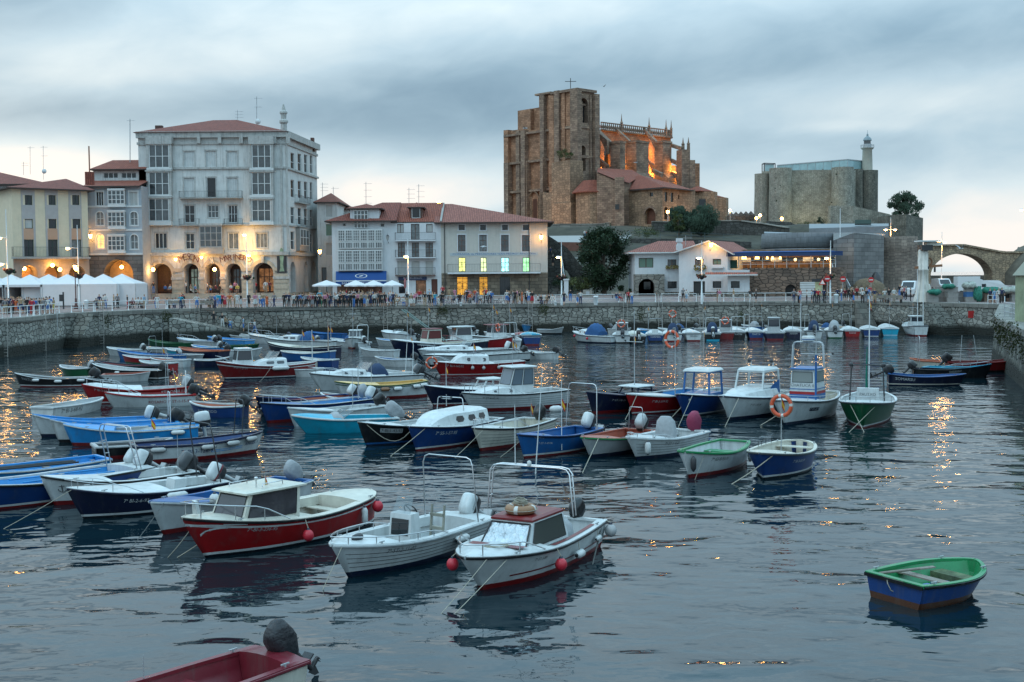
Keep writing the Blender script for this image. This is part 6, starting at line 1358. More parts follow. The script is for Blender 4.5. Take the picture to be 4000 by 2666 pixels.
 def seat(s,t,w=.24,c='inn',h=None,name='seat'):
  z=(h or s.sh(t)-.18);o=s.hp(t,z);m=MB();C=WOODG if c=='inn' else pc(c)if c in CLR else c;m.box((o.x-w/2,-o.y+.05,z-.035),(o.x+w/2,o.y-.05,z),C);s.part(m,name)
 def house(s,t0,t1,w0,h,tf=.25,tb=.05,wt=None,c='w',roof='w',over=.12,glass=GLASSB,wins='fsb',zb=None,name='cabin',sill=.38,top=.1,cols=2,rr=.05,frame=None,gap=.07):
  """cabin box: t0..t1 along boat, half width w0, height h above the sheer there, tf/tb rake of front/back"""
  x0,x1=s.L*t0,s.L*t1;z0=(zb if zb is not None else min(s.sh(t0),s.sh(t1)));zt=z0+h;wt=wt or w0*.88;zb_=z0-.3
  C=pc(c)if c in CLR else c;A=[V3((x0,-w0,z0)),V3((x1,-w0*.86,z0)),V3((x1,w0*.86,z0)),V3((x0,w0,z0))];Bt=[V3((x0+tb,-wt,zt)),V3((x1-tf,-wt*.88,zt)),V3((x1-tf,wt*.88,zt)),V3((x0+tb,wt,zt))]
  m=MB();m.hexa([V3((v.x,v.y*.72,v.z-.3))for v in A]+A,C)
  fr=frame and(pc(frame)if frame in CLR else frame)or C
  if glass is not None and 'o' not in wins:m.hexa(A+Bt,C)
  else:
   for a,b_ in zip(A,Bt):m.bar(a,b_,.08,.08,fr)
   for k in rn(4):m.bar(A[k].lerp(Bt[k],.98),A[(k+1)%4].lerp(Bt[(k+1)%4],.98),.07,.07,fr)
   sl=sill*.5;m.hexa(A+[a.lerp(b_,sl)for a,b_ in zip(A,Bt)],C)
  hb=s.part(m,name)
  if roof:
   m=MB();rf=pc(roof)if roof in CLR else roof;o=over;q=[V3((Bt[0].x-o,Bt[0].y-o*.6,zt)),V3((Bt[1].x+o*1.3,Bt[1].y-o*.6,zt)),V3((Bt[2].x+o*1.3,Bt[2].y+o*.6,zt)),V3((Bt[3].x-o,Bt[3].y+o*.6,zt))]
   cz=V3((0,0,rr));mid=[v.lerp(sum(q,V3())/4,.12)+cz+V3((0,0,.03))for v in q];m.hexa(q+[v+V3((0,0,.045))for v in q],rf);m.hexa([v+V3((0,0,.0451))for v in q]+mid,rf);s.part(m,'roof',hb)
  def pane(a,b_,c_,d,nm='window',k=1,mt=None):
   nn=(b_-a).cross(d-a).normalized();mid=(A[0]+A[2])/2
   if nn.dot((a+b_)/2-mid)<0:nn=-nn
   for i in rn(k):
    g=gap/k if k>1 else gap;l,r_=i/k+g,(i+1)/k-g;f=lambda u,v:a.lerp(b_,u).lerp(d.lerp(c_,u),v)+nn*.012
    mm=MB();mm.face([f(l,sill),f(r_,sill),f(r_,1-top),f(l,1-top)],mt or glass)
    mm2=BLACK;e=.02
    for(u0,v0,u1,v1)in((l,sill,r_,sill),(r_,sill,r_,1-top),(r_,1-top,l,1-top),(l,1-top,l,sill)):mm.bar(f(u0,v0),f(u1,v1),e,e,mm2)
    s.part(mm,nm,hb)
  if glass is not None:
   if 'f' in wins:pane(A[1],A[2],Bt[2],Bt[1],k=1 if 'F' not in wins else 2)
   if 's' in wins:pane(A[0],A[1],Bt[1],Bt[0],k=cols);pane(A[2],A[3],Bt[3],Bt[2],k=cols)
   if 'b' in wins:pane(A[3],A[0],Bt[0],Bt[3])
  s.hz=zt;s.hx=(x0+x1)/2;return hb
 def trunk(s,t0,t1,h,w=.7,c='w',win=GLASSB,round_=True,front=.6,k=2,name='cabin'):
  """low rounded cuddy cabin following the hull"""
  C=pc(c);K=8;m=MB();R_=[]
  for i in rn(K+1):
   t=t0+(t1-t0)*i/K;f=i/K;hh=h*(1 if f<1-front else mh.cos(mh.pi/2*(f-(1-front))/front)**.8);ww=s.hp(t,s.sh(t)).y*w*(1-.25*f*f);x=s.hp(t,s.sh(t)).x;z=s.sh(t)+.02
   R_.append([V3((x,-ww,z)),V3((x,-ww*.86,z+hh*.85)),V3((x,-ww*.5,z+hh)),V3((x,ww*.5,z+hh)),V3((x,ww*.86,z+hh*.85)),V3((x,ww,z))])
  for i in rn(K):
   for j in rn(5):m.face([R_[i][j],R_[i+1][j],R_[i+1][j+1],R_[i][j+1]],C,j in(1,3))
  m.face([V3((R_[0][0].x,R_[0][0].y*.8,s.solz)),V3((R_[0][5].x,R_[0][5].y*.8,s.solz))]+R_[0][::-1],C);hb=s.part(m,name)
  if win:
   for sd,(j0,j1)in((-1,(0,1)),(1,(5,4))):
    for q in rn(k):
     a,b_=.08+(.62*q/k),.08+.62*(q+1)/k-.07;f=lambda u,v:(R_[int(u*K)][j0].lerp(R_[int(u*K)][j1],v)).lerp(R_[min(K,int(u*K)+1)][j0].lerp(R_[min(K,int(u*K)+1)][j1],v),u*K-int(u*K))+V3((0,sd*.012,.004))
     mm=MB();um=(a+b_)/2;mm.face([f(a+.03,.3),f(b_-.03,.3),f(b_,.5),f(b_-.02,.78),f(a+.02,.78),f(a,.5)],win);s.part(mm,'window',hb)
  s.hz=s.sh(t0)+h;s.hx=s.L*(t0+.1);return hb
 def screen(s,t,h=.45,w=.75,rake=.35,mt=None,dz=.0):
  z=s.sh(t)+.04+dz;y=s.hp(t,s.sh(t)).y*w;x=s.L*t;m=MB();mt=mt or GLC;P4=[V3((x-.35,-y,z)),V3((x+.1,-y*.55,z)),V3((x+.1,y*.55,z)),V3((x-.35,y,z))];Q=[V3((p.x-rake,p.y*.9,z+h))for p in P4]
  for i in rn(3):m.face([P4[i],P4[i+1],Q[i+1],Q[i]],mt)
  for i in rn(4):m.bar(P4[i],Q[i],.025,.025,STEEL)
  for i in rn(3):m.bar(Q[i],Q[i+1],.025,.025,STEEL)
  s.part(m,'windscreen')
 def console(s,t,h=.75,w=.3,c='w',cover=None,y=0,win=True):
  x=s.L*t;z0=s.solz;z1_=s.sh(t)+h*.55;m=MB();C=cover or pc(c)
  if cover:
   rg=[]
   for f,ww in((0,1.2),(.3,1.15),(.6,1.05),(.85,.9),(1,.5)):
    rg.append([V3((x+.32*ww*mh.cos(a)*(1+.08*mh.sin(5*a+f*4)),y+w*1.25*ww*mh.sin(a)*(1+.07*mh.sin(4*a+f*7)),z0+(z1_-z0)*f))for a in[2*mh.pi*k/14 for k in rn(14)]])
   m.loft(rg,C);s.part(m,'covered_console');return
  m.hexa([V3((x-.28,y-w,z0)),V3((x+.25,y-w,z0)),V3((x+.25,y+w,z0)),V3((x-.28,y+w,z0)),V3((x-.2,y-w*.92,z1_)),V3((x+.12,y-w*.92,z1_)),V3((x+.12,y+w*.92,z1_)),V3((x-.2,y+w*.92,z1_))],C);co=s.part(m,'console')
  if win:
   mm=MB();a=(z1_-z0);mm.face([V3((x+.265-.13*f,y+w*.75*sg,z0+a*f))for f,sg in((.5,-1),(.5,1),(.88,1),(.88,-1))],GD_);s.part(mm,'access_hatch',co)
   mm=MB();M_=Matrix.Translation((x-.28,y,z1_+.02))@Matrix.Rotation(.6,4,'Y');mm.torus((0,0,0),.19,.018,BLACK,n=16,m=5,axis='x');[mm.bar((0,0,0),(0,.18*mh.cos(a_),.18*mh.sin(a_)),.02,.02,BLACK)for a_ in(0,2.1,4.2)];mm.xf(M_);s.part(mm,'steering_wheel',co)
   mm=MB();mm.face([V3((x+.1,y-w*.8,z1_)),V3((x+.1,y+w*.8,z1_)),V3((x-.08,y+w*.7,z1_+.4)),V3((x-.08,y-w*.7,z1_+.4))],GLC);s.part(mm,'windscreen',co)
 def ob_(s,c='w',tilt=1.0,y=0,sc=1.0,cover=None,band='black',txt=None):
  """outboard engine tilted up on the transom"""
  m=MB();D_=DK_;m.box((-.22,-.09,-.1),(.04,.09,.1),D_);m.tube([(-.16,0,.0),(-.18,0,-.45),(-.2,0,-.85)],[.085,.06,.06],D_ if c!='w' else pc('grey'),n=8)
  m.hexa([V3(v)for v in((-.38,-.12,-.62),(-.02,-.12,-.62),(-.02,.12,-.62),(-.38,.12,-.62),(-.38,-.12,-.59),(-.02,-.12,-.59),(-.02,.12,-.59),(-.38,.12,-.59))],D_ if c!='w' else pc('grey'))
  m.add([(-.1,0,-.85),(-.3,0,-.85),(-.24,0,-1.08),(-.15,0,-1.02)]+[(-.1,.02,-.85),(-.3,.02,-.85),(-.24,.02,-1.08),(-.15,.02,-1.02)],[[0,1,2,3],[7,6,5,4],[0,3,7,4],[1,5,6,2]],D_)
  if not cover:m.loft([[V3((-.15+a*mh.copysign(abs(mh.cos(q))**.55,mh.cos(q)),.6*a*mh.copysign(abs(mh.sin(q))**.55,mh.sin(q)),h))for q in[2*mh.pi*k/12 for k in rn(12)]]for h,a in((-.12,.16),(-.02,.27),(.1,.296))],D_)
  cw=MB();C=cover or pc(c);sec=[(.07,.0,.15,.12),(.09,.0,.27,.16),(.12,.0,.285,.17),(.32,.01,.275,.165),(.40,.0,.24,.145),(.43,-.02,.14,.10),(.435,-.02,.04,.03)]
  if cover:sec=[(-.28,0,.10,.09),(-.1,0,.2,.15),(.02,.01,.26,.18),(.2,-.02,.28,.2),(.38,-.02,.27,.18),(.5,-.04,.22,.14),(.57,-.05,.13,.08),(.58,-.05,.04,.03)]
  rg=[[V3((xo+a*mh.copysign(abs(mh.cos(q))**.55,mh.cos(q))*(1+(.08*mh.sin(3*q+h*11)if cover else 0)),b_*mh.copysign(abs(mh.sin(q))**.55,mh.sin(q))*(1+(.08*mh.cos(4*q+h*13)if cover else 0)),h))for q in[2*mh.pi*k/14 for k in rn(14)]]for h,xo,a,b_ in[(h,xo-.15,a,b_)for h,xo,a,b_ in sec]]
  cw.loft(rg,C)
  if band and not cover:cw.loft([[V3((-.15+(.292)*mh.copysign(abs(mh.cos(q))**.55,mh.cos(q)),.176*mh.copysign(abs(mh.sin(q))**.55,mh.sin(q)),h))for q in[2*mh.pi*k/14 for k in rn(14)]]for h in(.11,.17)],pc(band),cap=False)
  pr=MB()
  for k in rn(3):
   a=2*mh.pi*k/3;pr.face([V3((-.42,0,-.85)),V3((-.40,.13*mh.cos(a),-.85+.13*mh.sin(a))),V3((-.42,.13*mh.cos(a+.6),-.85+.13*mh.sin(a+.6)))],GALV)
  pr.lathe([(.04,-.44),(.05,-.3),(.03,-.2)],(0,0,-.85),D_,n=8,ax='x')
  M_=Matrix.Translation((-.03,y,s.fs+.02))@Matrix.Scale(min(1.2,sc),4)@Matrix.Rotation(tilt,4,'Y')
  for q in(m,cw,pr):q.xf(M_)
  o=s.part(m,'outboard_motor');s.part(cw,'cowling',o);s.part(pr,'propeller',o)
  if txt:
   vs,fs=text_pts(txt,.085);tm_=MB();w_=max(v[0]for v in vs)
   for sd in(1,-1):tm_.add([M_@V3((-.17-sd*(v[0]-w_/2)*1.0,sd*.182,.22+v[1]))for v in vs],fs,pc('dgrey'))
   s.part(tm_,'lettering',o)
 def rail(s,t0=.55,h=.32,r=.014,mt=None,posts=3,drop=True,name='bow_rail'):
  mt=mt or STEEL;m=MB();P_=[]
  ts=[t0+(1-t0)*i/8 for i in rn(9)];up=lambda t,sd:V3((s.hp(t,s.sh(t)).x+(.02 if t>.95 else 0),max(.0,s.hp(t,s.sh(t)).y-.05)*sd,s.sh(t)+.04+h*(min(1,(t-t0)/.12)if drop else 1)))
  path=[up(t,-1)for t in ts[:-1]]+[V3((s.L+.05,0,s.fb+.05+h))]+[up(t,1)for t in ts[:-1]][::-1];m.tube(path,r,mt,n=6)
  for sd in(1,-1):
   for k in rn(posts):t=t0+(.95-t0)*(k+1)/posts;q=up(t,sd);m.tube([V3((q.x,q.y,s.sh(t)+.03)),q],r*.9,mt,n=5)
  s.part(m,name)
 def arch(s,t,h=1.7,w=.9,mt=None,r=.022,lean=.0,double=False,name='arch_frame',z0=None,light=False):
  mt=mt or STEEL;x=s.L*t;y=s.hp(t,s.sh(t)).y*w;z=s.sh(t)if z0 is None else z0;m=MB()
  for dx in((0,.16)if double else(0,)):
   m.tube([(x-dx,-y,z),(x-dx+lean,-y*.92,z+h*.88),(x-dx+lean,-y*.84,z+h*.97),(x-dx+lean,-y*.7,z+h),(x-dx+lean,y*.7,z+h),(x-dx+lean,y*.84,z+h*.97),(x-dx+lean,y*.92,z+h*.88),(x-dx,y,z)],r,mt,n=7)
  if double:
   for f in(.3,.6,.85):m.tube([(x+lean*f,-y*.95,z+h*f),(x-.16+lean*f,-y*.95,z+h*f)],r*.7,mt,n=5);m.tube([(x+lean*f,y*.95,z+h*f),(x-.16+lean*f,y*.95,z+h*f)],r*.7,mt,n=5)
  if light:m.lathe([(.05,0),(.06,.05),(.05,.12),(.01,.14)],(x+lean,0,z+h),WHB,n=8)
  s.part(m,name);s.az=z+h;s.ax=x+lean
 def mast(s,t,h,y=0,r=.022,mt=None,z0=None,flag=None,lean=0.0,cross=0,tip=None,name='mast'):
  x=s.L*t;z=s.sh(t)if z0 is None else z0;m=MB();m.tube([(x,y,z),(x+lean,y,z+h)],[r,r*.6],mt or GALV,n=6)
  if cross:m.tube([(x+lean*.6,y-cross/2,z+h*.62),(x+lean*.6,y+cross/2,z+h*.62)],r*.8,mt or GALV,n=5);[m.ball((x+lean*.6,y+c_,z+h*.62+.05),.06,DK_,n=5)for c_ in(-cross/2,cross/2)]
  mo=s.part(m,name)
  if flag:
   f=MB();fz=z+h*flag;fx=x+lean*flag;rnd=random.Random(int(h*100+t*77));dr=rnd.uniform(-.5,.5)
   a=V3((fx,y,fz));hh=.34
   cs=[FLAGR,FLAGY,FLAGY,FLAGR]
   for k in rn(4):
    p0=a-V3((0,0,hh*k/4));p1=a-V3((0,0,hh*(k+1)/4));e=V3((-.18*mh.cos(dr),.18*mh.sin(dr),-.30));f.face([p0,p1,p1+e*(1-.05*k),p0+e],cs[k]);
   s.part(f,'flag',mo)
 def cover(s,t0,t1,h,mt,w=.95,name='tarpaulin',z=None):
  m=MB();rg=[];K=8
  for i in rn(K+1):
   t=t0+(t1-t0)*i/K;y=s.hp(t,s.sh(t)).y*w;zz=(z if z is not None else s.sh(t)+.03);hh=h*mh.sin(mh.pi*min(1,max(0.03,(i/K*.94+.03))))**.45
   rg.append([V3((s.L*t,y*mh.cos(a),zz+hh*(mh.sin(a)**.7)*(1+.05*mh.sin(i*2.3+a*5))))for a in[mh.pi*k/8 for k in rn(9)]])
  m.loft(rg,mt,closed=False,cap=False);m.face(rg[0],mt);m.face(rg[-1][::-1],mt);s.part(m,name)
 def text(s,body,t,zf,size,side=1,c='w',ital=0.0,plate=None,name='lettering',dt=None):
  size*=1.2;vs,fs=text_pts(body,size);w_=max(v[0]for v in vs);m=MB();pts=[]
  for x,y in vs:
   tt=t-(x+y*ital)/s.L if side>0 else t+(x+y*ital)/s.L;q=s.hp(tt,s.sh(tt)*zf+y,.014 if plate else.009);pts.append(V3((q.x,q.y*side,q.z)))
  if plate:
   for k in rn(4):
    q4=[]
    for xx,yy in((w_*k/4-.03,-.04),(w_*(k+1)/4+.03,-.04),(w_*(k+1)/4+.03,size*.85),(w_*k/4-.03,size*.85)):tt=t-xx/s.L if side>0 else t+xx/s.L;q=s.hp(tt,s.sh(tt)*zf+yy,.008);q4.append(V3((q.x,q.y*side,q.z)))
    m.face(q4,pc(plate))
  m.add(pts,fs,pc(c));s.part(m,name)
 def sterntext(s,body,size,c='w',z=.45):
  vs,fs=text_pts(body,size);w_=max(v[0]for v in vs);m=MB();m.add([V3((-.012,-(x-w_/2),z+y))for x,y in vs],fs,pc(c));s.part(m,'lettering')
# ---- things hung on the boat (top-level) ----
 def W(s,v):return s.M@V3(v)
 def ball(s,t,side=1,r=.16,z=None,desc='',drop=.28,mt=None):
  q=s.hp(t,s.sh(t));c=s.W((q.x,(q.y+r*.95)*side,q.z-drop if z is None else z));top=s.W((q.x,(q.y+.02)*side,q.z+.03));T_=thing('fender_ball',desc,'fender',tuple(c),group='fenders hanging from the boats')
  MB().ball(c,r,mt or REDB,n=10,sz=1.08).build('buoy',T_);m=MB();m.lathe([(r*.35,0),(r*.22,r*.32)],(c.x,c.y,c.z+r*1.0),pc('navy'),n=8);m.build('cap',T_);MB().tube([(c.x,c.y,c.z+r*1.3),top],.012,ROPE,n=4).build('line',T_)
 def sg_(s,t,side=1,l=.55,r=.09,desc='',horiz=True,drop=.22,mt=None,caps='navy'):
  q=s.hp(t,s.sh(t));y=(q.y+r*.8)*side;z=q.z-drop;T_=thing('cylinder_fender',desc,'fender',tuple(s.W((q.x,y,z))),group='fenders hanging from the boats')
  pr=[(.02,-l/2-.06),(r*.6,-l/2-.02),(r,-l/2+.05),(r,l/2-.05),(r*.6,l/2+.02),(.02,l/2+.06)];m=MB()
  if horiz:
   q2=s.hp(t-.05,s.sh(t)-drop);q3=s.hp(t+.05,s.sh(t)-drop);d=(s.W((q3.x,(q3.y)*side,0))-s.W((q2.x,q2.y*side,0))).normalized();M_=Matrix.Translation(s.W((q.x,y,z)))@d.to_track_quat('Z','Y').to_matrix().to_4x4()
  else:M_=Matrix.Translation(s.W((q.x,y,z)))
  m.lathe(pr,(0,0,0),mt or WHB,n=10).xf(M_);m.build('fender_body',T_)
  m=MB()
  for e in(-1,1):m.lathe([(r*.3,e*(l/2+.07)),(r*.66,e*(l/2+.0))][::e],(0,0,0),pc(caps),n=8)
  m.xf(M_);m.build('end_cap',T_);m=MB();m.tube([s.W((q.x,y,z+r))if not horiz else s.W((q.x,y,z)),s.W((q.x,(q.y+.02)*side,q.z+.03))],.01,ROPE,n=4);m.build('line',T_)
 def ring(s,x,y,z,R=.34,r=.065,desc='',ax='x',mt=None):
  c=s.W((x,y,z));T_=thing('lifebuoy',desc,'lifebuoy',tuple(c),rz=s.T.rotation_euler.z,group='lifebuoys on the boats');m=MB();m.torus((0,0,0),R,r,mt or LIFEO,n=24,m=8,axis=ax,mats=(lambda i:LIFEW if i%6==0 else(mt or LIFEO)))
  m.build('ring',T_,local=True);m=MB();m.torus((0,0,0),R+r*1.2,.009,ROPE,n=20,m=4,axis=ax);m.build('grab_line',T_,local=True)
 def rope(s,t,side,px,desc,sag=.15,r=.012,mt=None,name='mooring_rope'):
  q=s.hp(t,s.sh(t));a=s.W((q.x,q.y*side*.9,q.z+.03));b_=onz(*px);b_.z=-.05;pts=[a.lerp(b_,f)-V3((0,0,sag*mh.sin(mh.pi*f)))for f in[i/8 for i in rn(9)]]
  pts=[p for p in pts];m=MB();m.tube(pts,r,mt or ROPE,n=4);o=m.build(name);tag(o,desc,'rope','mooring ropes running from the boats into the water')
# ================= THE FLEET (nearest first) =================
b=Boat('cabin_launch','red launch with a cream deck and boxy dark-windowed cabin, biggest of the nearest boats',(800,2181),(1448,2026),B=2.5,fb=1.14,fm=.74,fs=.86,hull='red',bot='dkb',boot='w',stripe='w',gun='cream',inn='cream',tw=.42,rake=.9,tm=.46,n=22)
b.deck(.56,c='cream',step=False);b.sd_(.08,.56,.26,'cream');b.house(.52,.80,.76,.80,tf=.34,tb=-.12,c='cream',roof='cream',glass=mat('tinted_cabin_glass',(.045,.04,.045),rough=.05,spec=.9,var=.3),sill=.14,top=.06,cols=1,over=.16)
b.deck(.02,.2,'cream',step=True,name='aft_deck');b.seat(.38,.5,'cream',h=.5);b.seat(.24,.3,'cream',h=.55);b.rail(.62,.36,.017,posts=3)
m=MB();m.tube([(b.hx-.1,-.35,b.hz+.1),(b.hx-.1,-.35,b.hz+.19),(b.hx+.5,-.35,b.hz+.19),(b.hx+.5,-.35,b.hz+.1)],.014,STEEL);m.tube([(b.hx-.6,.5,b.hz+.1),(b.hx-.6,.5,b.hz+.19),(b.hx+.1,.5,b.hz+.19),(b.hx+.1,.5,b.hz+.1)],.014,STEEL);b.part(m,'roof_handrail')
m=MB();m.tube([(b.hx+.1,.25,b.hz),(b.hx+.1,.25,b.hz+.28)],.015,STEEL);m.lathe([(.03,0),(.05,.04),(.05,.09),(.02,.1)],(b.hx+.1,.25,b.hz+.26),STEEL,n=8);b.part(m,'light_post')
b.mast(.62,.32,z0=b.hz+.05,y=.18,flag=.95,r=.01);b.text('7\u00aa-BI-3-236-95',.80,.70,.12,1,'grey',ital=.25)
m=MB()
for k,(t0,t1,z0,z1_)in en(((.99,.88,.80,.87),(.885,.80,.87,.905),(.97,.93,.56,.72),(.935,.87,.72,.80))):
 for i in rn(5):
  q=[]
  for f in(i/5,(i+1)/5):t=t0+(t1-t0)*f;zc_=(z0+(z1_-z0)*mh.sin(f*mh.pi/2))*b.sh(t);q.append(b.hp(t,zc_,.006));q.append(b.hp(t,zc_+.055*(1-.5*f),.006))
  m.face([q[0],q[2],q[3],q[1]],pc('w'))
b.part(m,'bow_scroll')
b.ball(.56,1,.15,desc='red ball fender amidships on the red launch',drop=.42);b.ball(.1,1,.16,desc='red ball fender near the stern of the red launch',drop=.24);b.sg_(.2,1,.42,.09,desc='upright white fender with a blue cap on the red launch',horiz=False,drop=.36)
b.rope(.96,1,(650,2178),'left of two pale mooring ropes from the bow of the red launch',.05,.014);b.rope(.86,1,(682,2178),'right of two pale mooring ropes from the bow of the red launch',.05,.014)
m=MB();m.hexa([V3(v)for v in((b.L-.5,-.1,b.fb+.05),(b.L-.4,-.1,b.fb+.05),(b.L-.4,.1,b.fb+.05),(b.L-.5,.1,b.fb+.05),(b.L-.42,-.02,b.fb+.4),(b.L-.32,-.02,b.fb+.4),(b.L-.32,.1,b.fb+.38),(b.L-.42,.1,b.fb+.38))],WHB);b.part(m,'cloth_bundle')
b=Boat('motorboat','white lapstrake centre-console boat with a tilted white outboard beside the red-roofed boat',(1361,2256),(1840,2100),B=2.05,fb=.88,fm=.66,fs=.62,hull='w',bot='botb',boot='botb',gun='w',rub='w',tw=.8,rake=.75,tm=.5,lap=True,n=20)
b.deck(.72,c='w',step=True);b.sd_(.0,.72,.2);b.deck(.0,.14,'w',name='aft_deck');b.console(.52,.95,.36,'w');b.rail(.42,.16,.016,posts=5);b.arch(.16,1.75,.95,lean=.15,r=.02);b.ob_('w',1.0,sc=1.15,txt='Johnson')
m=MB()
for y_ in(-.2,.2):m.bar((b.L*.3-.1,y_,b.solz),(b.L*.3-.22,y_,1.15),.06,.04,mat('worn_metal_seat_frame',(.30,.29,.24),rough=.5,metal=.4,var=.3))
for z_ in(.55,.9):m.bar((b.L*.3-.15,-.2,z_),(b.L*.3-.15,.2,z_),.08,.08,MC['worn_metal_seat_frame'])
b.part(m,'seat_frame');b.text('7\u00aa-ST-2-11-02',.80,.70,.13,1,'dgrey',ital=.2);b.sg_(.34,1,.5,.1,desc='white fender with a dark cap on the white console boat',drop=.2,caps='black')
b.seat(.66,.3,WOOD,h=.45);b.rope(.97,1,(1256,2306),'pale mooring rope from the bow of the white console boat',.0,.012)
m=MB();m.lathe([(.02,-.2),(.09,-.12),(.1,0),(.08,.12),(.02,.2)],(b.L*.86,.1,b.sh(.86)+.14),DK_,n=8,ax='x');b.part(m,'rope_coil')
b=Boat('cabin_boat','white boat with a red cabin roof, silver sunscreen in the windscreen and a steel arch',(1878,2307),(2250,2125),B=2.25,fb=.90,fm=.70,fs=.70,hull='w',bot='dred',gun='w',rub='black',tw=.78,rake=.95,tm=.5,n=20)
b.deck(.6,c='w',step=False,camber=.1);b.sd_(.0,.6,.24);b.house(.36,.69,.78,.62,tf=.45,tb=.0,wt=.62,c='w',roof='dred',glass=mat('smoked_side_glass',(.055,.06,.055),rough=.1,spec=.8),wins='s',sill=.12,top=.08,cols=1,over=.03,rr=.06)
hb=b.T;x1=b.L*.69;z0=min(b.sh(.69),b.sh(.36));m=MB();A_=[V3((x1+.012,-.60,z0+.07)),V3((x1+.012,.60,z0+.07)),V3((x1-.40,.52,z0+.56)),V3((x1-.40,-.52,z0+.56))];K=10
vs=[A_[0].lerp(A_[1],i/K).lerp(A_[3].lerp(A_[2],i/K),j/5)+V3((.02*mh.sin(i*2.1+j*1.3),0,.0))+V3((.02,0,.012))for j in rn(6)for i in rn(K+1)]
m.add(vs,[[j*(K+1)+i,j*(K+1)+i+1,(j+1)*(K+1)+i+1,(j+1)*(K+1)+i]for j in rn(5)for i in rn(K)],FOIL)
for i in rn(4):m.bar(A_[i]+V3((.03,0,.015)),A_[(i+1)%4]+V3((.03,0,.015)),.035,.035,BLACK)
b.part(m,'windscreen')
m=MB()
for(t0,t1,w0)in((.72,.78,.78),):
 P4=[]
 for t,wv in((t0,.74),(t1,.66)):P4.append((b.L*t,wv,b.sh(t)+.12));P4.append((b.L*t,-wv,b.sh(t)+.12))
 m.face([P4[0],P4[1],P4[3],P4[2]],pc('dred'))
b.part(m,'red_deck_stripe')
m=MB()
for t in[.12+i*.05 for i in rn(9)]:q=b.hp(t,b.sh(t));q2=b.hp(t+.05,b.sh(t+.05));m.face([(q.x,q.y-.12,q.z+.045),(q2.x,q2.y-.12,q2.z+.045),(q2.x,q2.y-.24,q2.z+.045),(q.x,q.y-.24,q.z+.045)],pc('dred'))
b.part(m,'red_deck_stripe');m=MB()
for t in[.05+i*.06 for i in rn(13)]:q=b.hp(t,.26,.006);q2=b.hp(t+.06,.26,.006);q3=b.hp(t+.06,.30,.006);q4=b.hp(t,.30,.006);m.face([q,q2,q3,q4],pc('dred'))
b.part(m,'red_side_stripe')
b.rail(.66,.26,.017,posts=2);b.arch(.46,1.15,1.05,double=True,r=.022,z0=b.hz+.02,name='arch_frame',light=True);b.mast(.44,1.5,y=-.45,z0=b.hz+1.15,r=.014,mt=WM_,name='antenna');b.ob_('black',.5,sc=.95)
RFT=mat('tan_inflatable_ring',(.28,.15,.08),rough=.6,var=.15);b.ring(b.L*.54,0,b.hz+.2,.28,.11,'tan inflatable ring with coiled rope on the red cabin roof','z',RFT)
m=MB();c=b.W((b.L*.54,0,b.hz+.2));rnd=random.Random(4);m.tube([c+V3((.20*mh.cos(i*.9)*rnd.uniform(.5,1.1),.20*mh.sin(i*.9)*rnd.uniform(.5,1.1),.09+.004*i+rnd.uniform(0,.02)))for i in rn(40)],.012,ROPE,n=4);tag(m.build('rope_coil'),'coil of pale rope lying on the tan ring on the red cabin roof','rope')
m=MB();rnd=random.Random(5);c=b.W((b.L*.8,.15,b.sh(.8)+.14));m.tube([c+V3((.30*mh.cos(i*.8)*rnd.uniform(.6,1.2),.16*mh.sin(i*.8)*rnd.uniform(.6,1.2),rnd.uniform(0,.03)))for i in rn(34)],.009,ROPE,n=4);tag(m.build('rope_coil'),'loose pale rope lying on the foredeck below the silver sunscreen','rope')
b.ball(.60,1,.145,desc='red ball fender amidships on the red-roofed boat',drop=.36);b.ball(.93,-1,.14,desc='red ball fender left of the bow of the red-roofed boat',drop=.25);b.sg_(.40,1,.34,.1,desc='white fender with a black cap below the cabin of the red-roofed boat',drop=.34,caps='black')
b.sg_(.16,1,.3,.07,desc='small dark-capped fender near the stern of the red-roofed boat',drop=.25,caps='black');b.ball(.02,1,.16,desc='grey and blue ball fender at the stern corner of the red-roofed boat',drop=.22,mt=mat('grey_fender',(.33,.33,.33),rough=.5,var=.2));b.text('7\u00aa-ST-3-89',.72,.72,.09,1,'dgrey')
b.rope(.93,1,(1712,2402),'left mooring rope from the bow of the red-roofed boat',.02,.012);b.rope(.84,1,(1764,2402),'right mooring rope from the bow of the red-roofed boat',.02,.012);b.rope(.0,1,(2312,2208),'dark weedy rope hanging from the stern of the red-roofed boat',.0,.022,ROPED)
m=MB();m.loft([[V3((b.L*.2+.3*mh.cos(a)*f,.35*mh.sin(a)*f,b.solz+.35+h+.03*mh.sin(a*4)))for a in[2*mh.pi*k/12 for k in rn(12)]]for f,h in((1.3,0),(1.2,.25),(.8,.4),(.1,.48))],GREYC);b.part(m,'sheet_cover')
b=Boat('dinghy','maroon open boat cut off by the bottom edge, with a black-covered outboard',(452,2925),(1100,2688),1.55,.8,.62,.60,'cream','cream','maroon','maroon','maroon',tw=.88,rake=.4,tm=.5,LL=3.9,n=18,sole=.15)
b.deck(.0,.1,'maroon',name='aft_deck');b.seat(.42,.5,'maroon',h=.45);b.ob_('black',.75,sc=.95,cover=BLKC,y=-.02);b.mast(.55,.42,y=b.hp(.55,.6).y*-1+.05,r=.012)
b=Boat('dinghy','worn blue dinghy with a green interior floating alone at the lower right',(3788,2294),(3492,2358),1.85,.60,.50,.52,'blue','brown','lgreen','lgreen','black',tw=.84,rake=.28,tm=.45,n=22,sole=.1,group=None)
